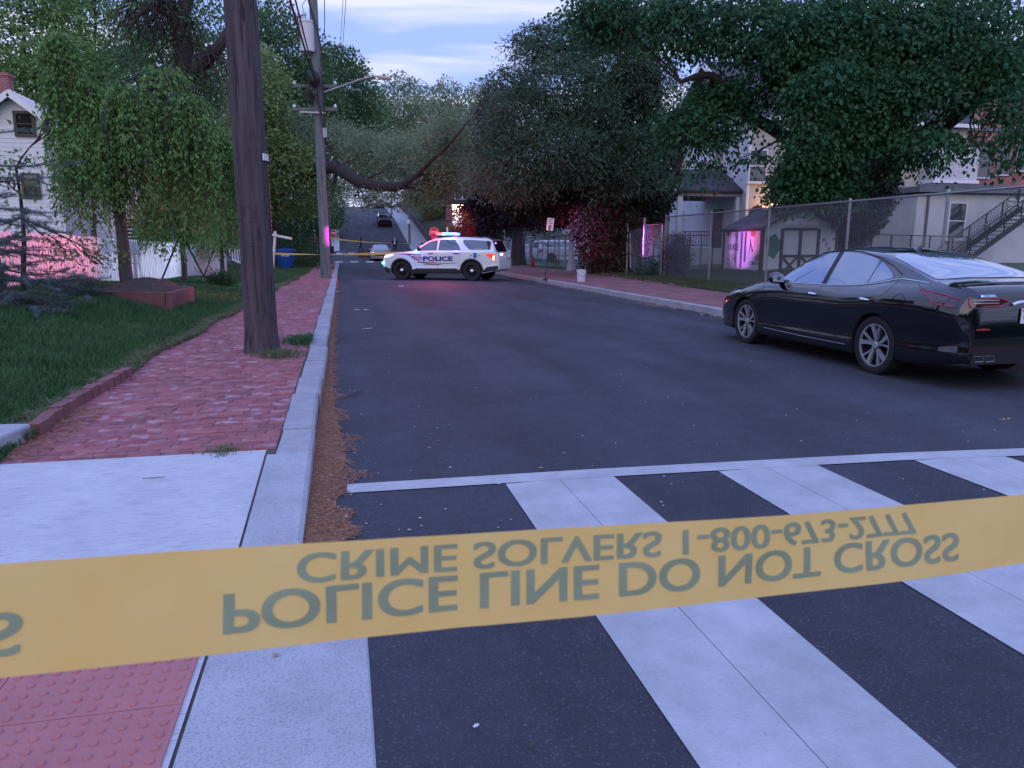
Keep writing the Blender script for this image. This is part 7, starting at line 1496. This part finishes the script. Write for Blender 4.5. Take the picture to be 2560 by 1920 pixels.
a, e = P(1345, 573, 54), P(1425, 573, 54); t = empty('climbing_frame', (a.x, a.y, .1), 0, 'teal metal climbing frame on the playground', 'climbing frame'); mb = MB(); mb.tube([a - t.location, e - t.location], .05, 8); mb.build('top_bar', mat('teal_paint', (.06, .22, .25), .5), t)
for p in (a, e, P(1398, 573, 54)): MB().tube([(p.x - a.x, p.y - a.y, 0), p - t.location], .045, 8).build('post', mat('teal_paint', (1, 1, 1)), t)
tag(MB().box((22, 62, .0), (22, 14, .1)).build('parking_lot', M_asph), kind='structure')
c = P(1261, 490, 66); zb = .1; t = empty('street_lamp', (c.x, c.y, zb), 0, 'lit street lamp glowing through the dark leaves above the police car tail', 'street lamp'); MB().tube([(0, 0, 0), (0, 0, c.z - zb)], [.12, .07], 8).build('post', M_metal, t); MB().ball((0, 0, c.z - zb + .2), (.2, .2, .32), 12, 8).build('globe', mat('lamp_globe', (1, .9, .7), .4, emit=(1, .85, .6), es=12), t, smooth=True)
# planter with mulch
pc = [P(236, 738, 14.0), P(424, 753, 13.6), P(478, 738, 15.4), P(330, 705, 17.2)]; zt_ = P(424, 733, 13.6).z; t = empty('brick_planter', pc[1], 0, 'low red brick planter filled with dark mulch around the weeping tree', 'planter'); mb = MB(); n = 4
for i in range(4):
    a, e = pc[i], pc[(i + 1) % 4]; d = (Vector((e.x, e.y, 0)) - Vector((a.x, a.y, 0))); 
    mb.box(((a.x + e.x) / 2, (a.y + e.y) / 2, zt_ - .2), (d.length + (.08 if i % 2 else -.10), .1, .42 + .002 * i), rz=math.atan2(d.y, d.x))
o = mb.build('brick_wall', mat('planter_brick', (.22, .09, .085), .8, col2=(.13, .06, .06), vs=5, bump=.4), t); o.location = -pc[1]
cx = sum((p for p in pc), Vector()) / 4; mb = MB(); vs = []; n = 20; k = 8
for i in range(k + 1):
    for j in range(n):
        a = 2 * math.pi * j / n; u = i / k; d_ = Vector((math.cos(a), math.sin(a), 0)); best = 9
        for q in range(4):
            A_, B_ = pc[q], pc[(q + 1) % 4]; ex, ey = B_.x - A_.x, B_.y - A_.y; den = d_.x * ey - d_.y * ex
            if abs(den) > 1e-6:
                tt = ((A_.x - cx.x) * ey - (A_.y - cx.y) * ex) / den
                if 0 < tt < best: best = tt
        r = best * .95 * u; vs.append((cx.x + d_.x * r, cx.y + d_.y * r, zt_ - .03 + .24 * (1 - u ** 2) + .02 * math.sin(j * 3 + i * 2)))
mb.add(vs, [(i * n + j, i * n + (j + 1) % n, (i + 1) * n + (j + 1) % n, (i + 1) * n + j) for i in range(k) for j in range(n)]); o = mb.build('mulch', mat('mulch', (.035, .022, .02), .95, col2=(.09, .06, .05), vs=30, bump=1, bs=60), t); o.location = -pc[1]
# house railing steps at right end of the picket fence
q = P(590, 640, 30); t = empty('porch_railing', q, 0, 'small white sloping porch railing at the end of the picket fence', 'railing'); a, e = P(573, 612, 30) - q, P(600, 628, 30) - q; mb = MB(); mb.bar(a, e, .07, .09); mb.bar(a - Vector((0, 0, .55)), e - Vector((0, 0, .45)), .05, .06)
for k in range(5): p = a.lerp(e, k / 4); mb.bar(p, p - Vector((0, 0, .5)), .04)
mb.build('rail', M_white, t)
# litter
M_paper = mat('paper', (.62, .62, .60), .8, col2=(.5, .5, .5), vs=9)
def scrap(px, py, w, d, rz, label, z=None, m=M_paper, name='paper_scrap', grp='paper scraps on the road', parts=False):
    c = G(px, py, z if z is not None else roadz(1, 20) + .004); mb = MB(); n = 5; vs = []
    for i in range(n + 1):
        for j in range(3): vs.append((w * (i / n - .5), d * (j / 2 - .5) * (1 - .3 * math.sin(i * 1.9)), .006 + .02 * w * 4 * abs(math.sin(i * 1.7 + j * 1.3)) * random.random()))
    mb.add(vs, [(i * 3 + j, (i + 1) * 3 + j, (i + 1) * 3 + j + 1, i * 3 + j + 1) for i in range(n) for j in range(2)]); o = mb.build(name, m); o.location = c; o.rotation_euler = (0, 0, rz); return tag(o, label, 'litter', grp)
scrap(1008, 716, .34, .16, .2, 'crumpled white paper on the road in front of the police car wheel'); scrap(845, 729, .20, .16, 1, 'white scrap in the gutter near the transformer pole'); scrap(1104, 740, .2, .06, .1, 'flat white scrap on the road below the police lettering'); scrap(893, 690 + 85, .14, .07, .5, 'small white scrap on the road left of the centre', ); scrap(916, 775, .14, .05, .2, 'thin white scrap right beside another one on the middle road'); scrap(918, 822, .16, .04, .1, 'pale strip lying on the road midway to the police car')
scrap(1638, 838, .12, .06, 1.2, 'curled pale leaf on the road left of the sedan', name='fallen_leaf', m=M_leafd, grp='single leaves on the road'); scrap(1352, 1171, .035, .02, .3, 'small brown leaf just above the white edge line', name='fallen_leaf', m=M_leafd, grp='single leaves on the road'); scrap(2512, 1050, .14, .035, .2, 'brown leaf on the asphalt at the right edge', name='fallen_leaf', m=M_leafd, grp='single leaves on the road'); scrap(1190, 1818, .022, .012, .6, 'tiny white chip on the asphalt between kerb and first crosswalk bar', z=roadz(.6, 2) + .003); scrap(1328, 1868, .025, .008, 1.4, 'tiny green leaf on the asphalt near the bottom edge', z=roadz(.8, 1.9) + .003, name='fallen_leaf', m=L_shrub, grp='single leaves on the road')
scrap(690, 1640, .02, .015, .4, 'small brown pebble on the concrete kerb just below the tape', z=.014, m=M_leafd, name='pebble', grp='loose bits on the concrete')
c = G(24, 1198, rz_(4.4) + .004); t = empty('wrapper', c, .3, 'small white printed wrapper on the concrete at the left edge', 'litter'); MB().box((0, 0, .004), (.075, .045, .006)).build('foil', mat('foil', (.7, .75, .72), .4), t); MB().box((-.022, 0, .0075), (.008, .0449, .002)).box((.012, .004, .0075), (.02, .02, .002)).build('print', M_black, t)
tag(MB().tube([G(862, 992, .02), G(885, 980, .03), G(905, 976, .025), G(880, 984, .05)], .006, 5).build('twig', M_bark2), 'bare twig on the asphalt beside the pine straw', 'twig')
tag(MB().tube([G(356, 1196, .125), G(385, 1195, .13), G(412, 1192, .125)], .0022, 4).build('twig', M_bark), 'thin dark twig lying on the pale concrete', 'twig')
# ================================================================== PEOPLE
def person(px_feet, py_feet, f, H_, pose, label, cloth, skin, hair, heading, shirt=None, extra=None):
    b_ = P(px_feet, py_feet, f); t = empty('person', b_, heading, label, 'person'); s = H_ / 1.75
    J = dict(pelvis=(0, 0, .95), chest=(0, 0, 1.28), neck=(0, 0, 1.48), head=(0, 0, 1.60), lsh=(.19, 0, 1.42), rsh=(-.19, 0, 1.42), lel=(.25, 0, 1.13), rel=(-.25, 0, 1.13), lwr=(.24, .05, .88), rwr=(-.24, .05, .88), lhip=(.10, 0, .90), rhip=(-.10, 0, .90), lkn=(.11, .02, .49), rkn=(-.11, .02, .49), lan=(.11, 0, .08), ran=(-.11, 0, .08), lto=(.12, .16, .03), rto=(-.12, .16, .03), lha=(.24, .08, .80), rha=(-.24, .08, .80)); J.update(pose)
    Rd = dict(pelvis=.15, chest=.16, neck=.06, head=.10, lsh=.075, rsh=.075, lel=.05, rel=.05, lwr=.035, rwr=.035, lhip=.10, rhip=.10, lkn=.065, rkn=.065, lan=.05, ran=.05, lto=.04, rto=.04, lha=.03, rha=.03)
    K = list(J); E_ = [('pelvis', 'chest'), ('chest', 'neck'), ('chest', 'lsh'), ('chest', 'rsh'), ('lsh', 'lel'), ('rsh', 'rel'), ('lel', 'lwr'), ('rel', 'rwr'), ('pelvis', 'lhip'), ('pelvis', 'rhip'), ('lhip', 'lkn'), ('rhip', 'rkn'), ('lkn', 'lan'), ('rkn', 'ran'), ('lan', 'lto'), ('ran', 'rto'), ('neck', 'head'), ('lwr', 'lha'), ('rwr', 'rha')]
    me = bpy.data.meshes.new('body'); me.from_pydata([tuple(v * s for v in J[k]) for k in K], [(K.index(a), K.index(c)) for a, c in E_], []); o = bpy.data.objects.new('body', me); C.objects.link(o)
    md = o.modifiers.new('s', 'SKIN'); 
    for i, k in enumerate(K): me.skin_vertices[0].data[i].radius = (Rd[k] * s,) * 2; me.skin_vertices[0].data[i].use_root = (k == 'pelvis')
    o.modifiers.new('ss', 'SUBSURF').levels = 2; bpy.context.view_layer.update(); m2 = bpy.data.meshes.new_from_object(o.evaluated_get(bpy.context.evaluated_depsgraph_get())); o.modifiers.clear(); o.data = m2; o.parent = t
    for m in (cloth, skin, shirt or cloth): m2.materials.append(m)
    hz, wz = (J['neck'][2] - .0) * s, .03
    L_, R_ = Vector(J['lwr']) * s, Vector(J['rwr']) * s
    for p in m2.polygons:
        c = p.center; p.use_smooth = True
        if c.z > hz or (c - L_).length < .10 * s and (c - Vector(J['lha']) * s).length < .09 * s or (c - Vector(J['rha']) * s).length < .09 * s: p.material_index = 1
        elif shirt and abs(c.x) < .05 * s and c.y > .06 * s and c.z > 1.05 * s: p.material_index = 2
    hd = Vector(J['head']) * s; q = MB(); q.ball(hd + Vector((0, -.02, .035)) * s, (.100 * s, .115 * s, .11 * s), 12, 8); 
    if extra == 'long': q.ball(hd + Vector((0, -.07, -.08)) * s, (.105 * s, .08 * s, .2 * s), 12, 8)
    q.build('hair', hair, t, smooth=True)
    q = MB(); q.ball(hd + Vector((0, .10, .0)) * s, (.015, .025, .022), 6, 4); q.ball(hd + Vector((.035, .095, .03)) * s, .010, 6, 4); q.ball(hd + Vector((-.035, .095, .03)) * s, .010, 6, 4); q.ball(hd + Vector((0, .09, -.045)) * s, (.025, .01, .007), 6, 4); q.build('face', skin, t)
    return t
NAVY, BLK, SK1, SK2 = mat('navy_cloth', (.008, .011, .024), .9), mat('black_cloth', (.006, .006, .010), .9), mat('skin_brown', (.16, .08, .055), .6), mat('skin_light', (.48, .28, .22), .6); HB, HG = mat('hair_black', (.008, .007, .009), .7), mat('hair_grey', (.3, .29, .3), .7)
HV = mat('vest_black', (.008, .009, .014), .6)
person(903, 628.5, 88, 1.68, dict(lkn=(.10, .14, .50), rkn=(-.09, -.06, .50), lan=(.10, .22, .10), ran=(-.09, -.30, .14), lto=(.10, .38, .05), rto=(-.09, -.18, .03), lwr=(.22, .12, .92), lha=(.22, .16, .85), rwr=(-.22, -.12, .90), rha=(-.22, -.14, .82)), 'woman with long dark hair and black clothes walking at the foot of the hill', BLK, SK1, HB, R(80), extra='long')
person(988, 636, 77, 1.72, dict(lel=(.27, .04, 1.14), rel=(-.27, .04, 1.14), lwr=(.10, .22, 1.08), rwr=(-.10, .22, 1.08), lha=(.03, .25, 1.08), rha=(-.03, .25, 1.08)), 'man in dark suit and white shirt standing behind the open car', NAVY, SK2, HG, R(180) + YAW, shirt=M_swhite)
person(789, 654, 67, 1.66, dict(lel=(.30, .06, 1.18), rel=(-.30, .06, 1.18), lwr=(.12, .22, 1.22), rwr=(-.12, .22, 1.22), lha=(.04, .25, 1.25), rha=(-.04, .25, 1.25), lan=(.15, 0, .08), ran=(-.15, 0, .08), lto=(.17, .16, .03), rto=(-.17, .16, .03)), 'officer in dark uniform standing by the hedge just left of the transformer pole', HV, SK2, HB, R(180) + YAW)
person(1058, 688, 40, 1.72, dict(lwr=(.15, .22, 1.05), lha=(.10, .28, 1.05)), 'officer in dark uniform seen over the bonnet of the police car', HV, SK1, HB, R(150))
# ================================================================== POLICE TAPE
M_tape = mat('tape_yellow', (1, .73, .27), .27, col2=(1, .66, .20), vs=9, trans=.5); M_tapei = mat('tape_ink', (.36, .42, .27), .5, trans=.3)
CM = camo.matrix_basis.to_3x3() if False else Euler(camo.rotation_euler).to_matrix()
cw = lambda x, y, z: CM @ Vector((x, y, -z)) + Vector((0, 0, HC))
def cp(px, py, z): return Vector(((px - 1280) / FPX * z, -(py - 960) / FPX * z, z))
zl, zr2 = .485, .80; TL, BL_, TR, BR = cp(0, 1412, zl), cp(0, 1698, zl), cp(2560, 1230, zr2), cp(2560, 1404, zr2)
def tp(u, v):     # u along (0 left edge, 1 right edge of the picture), v 0 top 1 bottom
    a = TL.lerp(TR, u); b_ = BL_.lerp(BR, u); p = a.lerp(b_, v); w = .004 * math.sin(u * 7 + 1) * (1 - .4 * v) + .0016 * math.sin(u * 17 + v * 3) + .0007 * math.sin(u * 61 + v * 9) * math.sin(v * 3.1) + .0012 * math.exp(-((u - .28 - .05 * v) / .02) ** 2); sg_ = -.010 * (4 * u * (1 - u)) * .5
    return Vector((p.x, p.y + sg_ + .003 * math.sin(u * 5), p.z + w))
t = empty('police_tape', cw(*tp(0, .5)), 0, 'wide yellow police line tape stretched across the foreground with upside down lettering', 'police tape')
us = np.linspace(-.85, 3.2, 700); mb = MB(); vs = [cw(*tp(u, v)) for u in us for v in np.linspace(0, 1, 6)]
mb.add(vs, [(i * 6 + j, i * 6 + j + 1, (i + 1) * 6 + j + 1, (i + 1) * 6 + j) for i in range(len(us) - 1) for j in range(5)]); o = mb.build('strip', M_tape, t, smooth=True); o.location = -t.location
def px2u(px, v):   # solve the tape parameter that shows at photo column px
    lo, hi = -1.5, 3.0
    for _ in range(40):
        m = (lo + hi) / 2; p = tp(m, v); x = 1280 + FPX * p.x / p.z
        if x < px: lo = m
        else: hi = m
    return m
def tapetext(s, u0, u1, v0, v1):
    v, f = text_verts(s, 1, 0); W0, H0 = v[:, 0].max(), v[:, 1].max(); mb = MB()
    bm = bmesh.new(); me = bpy.data.meshes.new('x'); me.from_pydata(v.tolist(), [], f); bm.from_mesh(me); bmesh.ops.triangulate(bm, faces=bm.faces); bmesh.ops.subdivide_edges(bm, edges=[e for e in bm.edges if e.calc_length() > .25], cuts=2); bmesh.ops.triangulate(bm, faces=bm.faces); bm.verts.index_update(); 
    for k_, (ox, oy) in enumerate(((-.022, -.012), (.022, -.012), (-.022, .012), (.022, .012), (0, 0))):
        mb.add([cw(*(tp(u0 + (u1 - u0) * (q.co.x + ox) / W0, v0 + (v1 - v0) * (q.co.y + oy) / H0) + Vector((0, 0, -.0006 - .0001 * k_)))) for q in bm.verts], [tuple(q.index for q in fc.verts) for fc in bm.faces])
    bm.free()
    o = mb.build('lettering', M_tapei, t); o.location = -t.location
a1, a2 = px2u(563, .65), px2u(2396, .75); per = a2 - px2u(54, .62); c1, c2 = px2u(746, .3), px2u(2288, .2)
for k in (-1, 0, 1):
    tapetext('POLICE LINE DO NOT CROSS', a1 + k * per, a2 + k * per, .435, .81); tapetext('CRIME SOLVERS 1-800-673-2777', c1 + k * per, c2 + k * per, .10, .385)
# far tapes
def far_tape(a, b_, w, label, sag, turns=0):
    vs = []; mb = MB(); n = 40
    for i in range(n + 1):
        p = a.lerp(b_, i / n) - Vector((0, 0, sag * math.sin(math.pi * i / n))); ang = turns * math.pi * i / n; vs += [p + Vector((0, math.sin(ang) * w / 2, math.cos(ang) * w / 2)), p - Vector((0, math.sin(ang) * w / 2, math.cos(ang) * w / 2))]
    tag(mb.add(vs, [(2 * i, 2 * i + 2, 2 * i + 3, 2 * i + 1) for i in range(n)]).build('police_tape', M_tape), label, 'police tape')
far_tape(P(683, 634, 40), P(1010, 632, 33), .11, 'lower far yellow tape stretched from the blue bin to the police car bonnet', .06, 1.2); far_tape(P(826, 596, 50), P(1028, 609, 44), .10, 'upper far yellow tape slanting down right behind the walking woman', .08, .6)
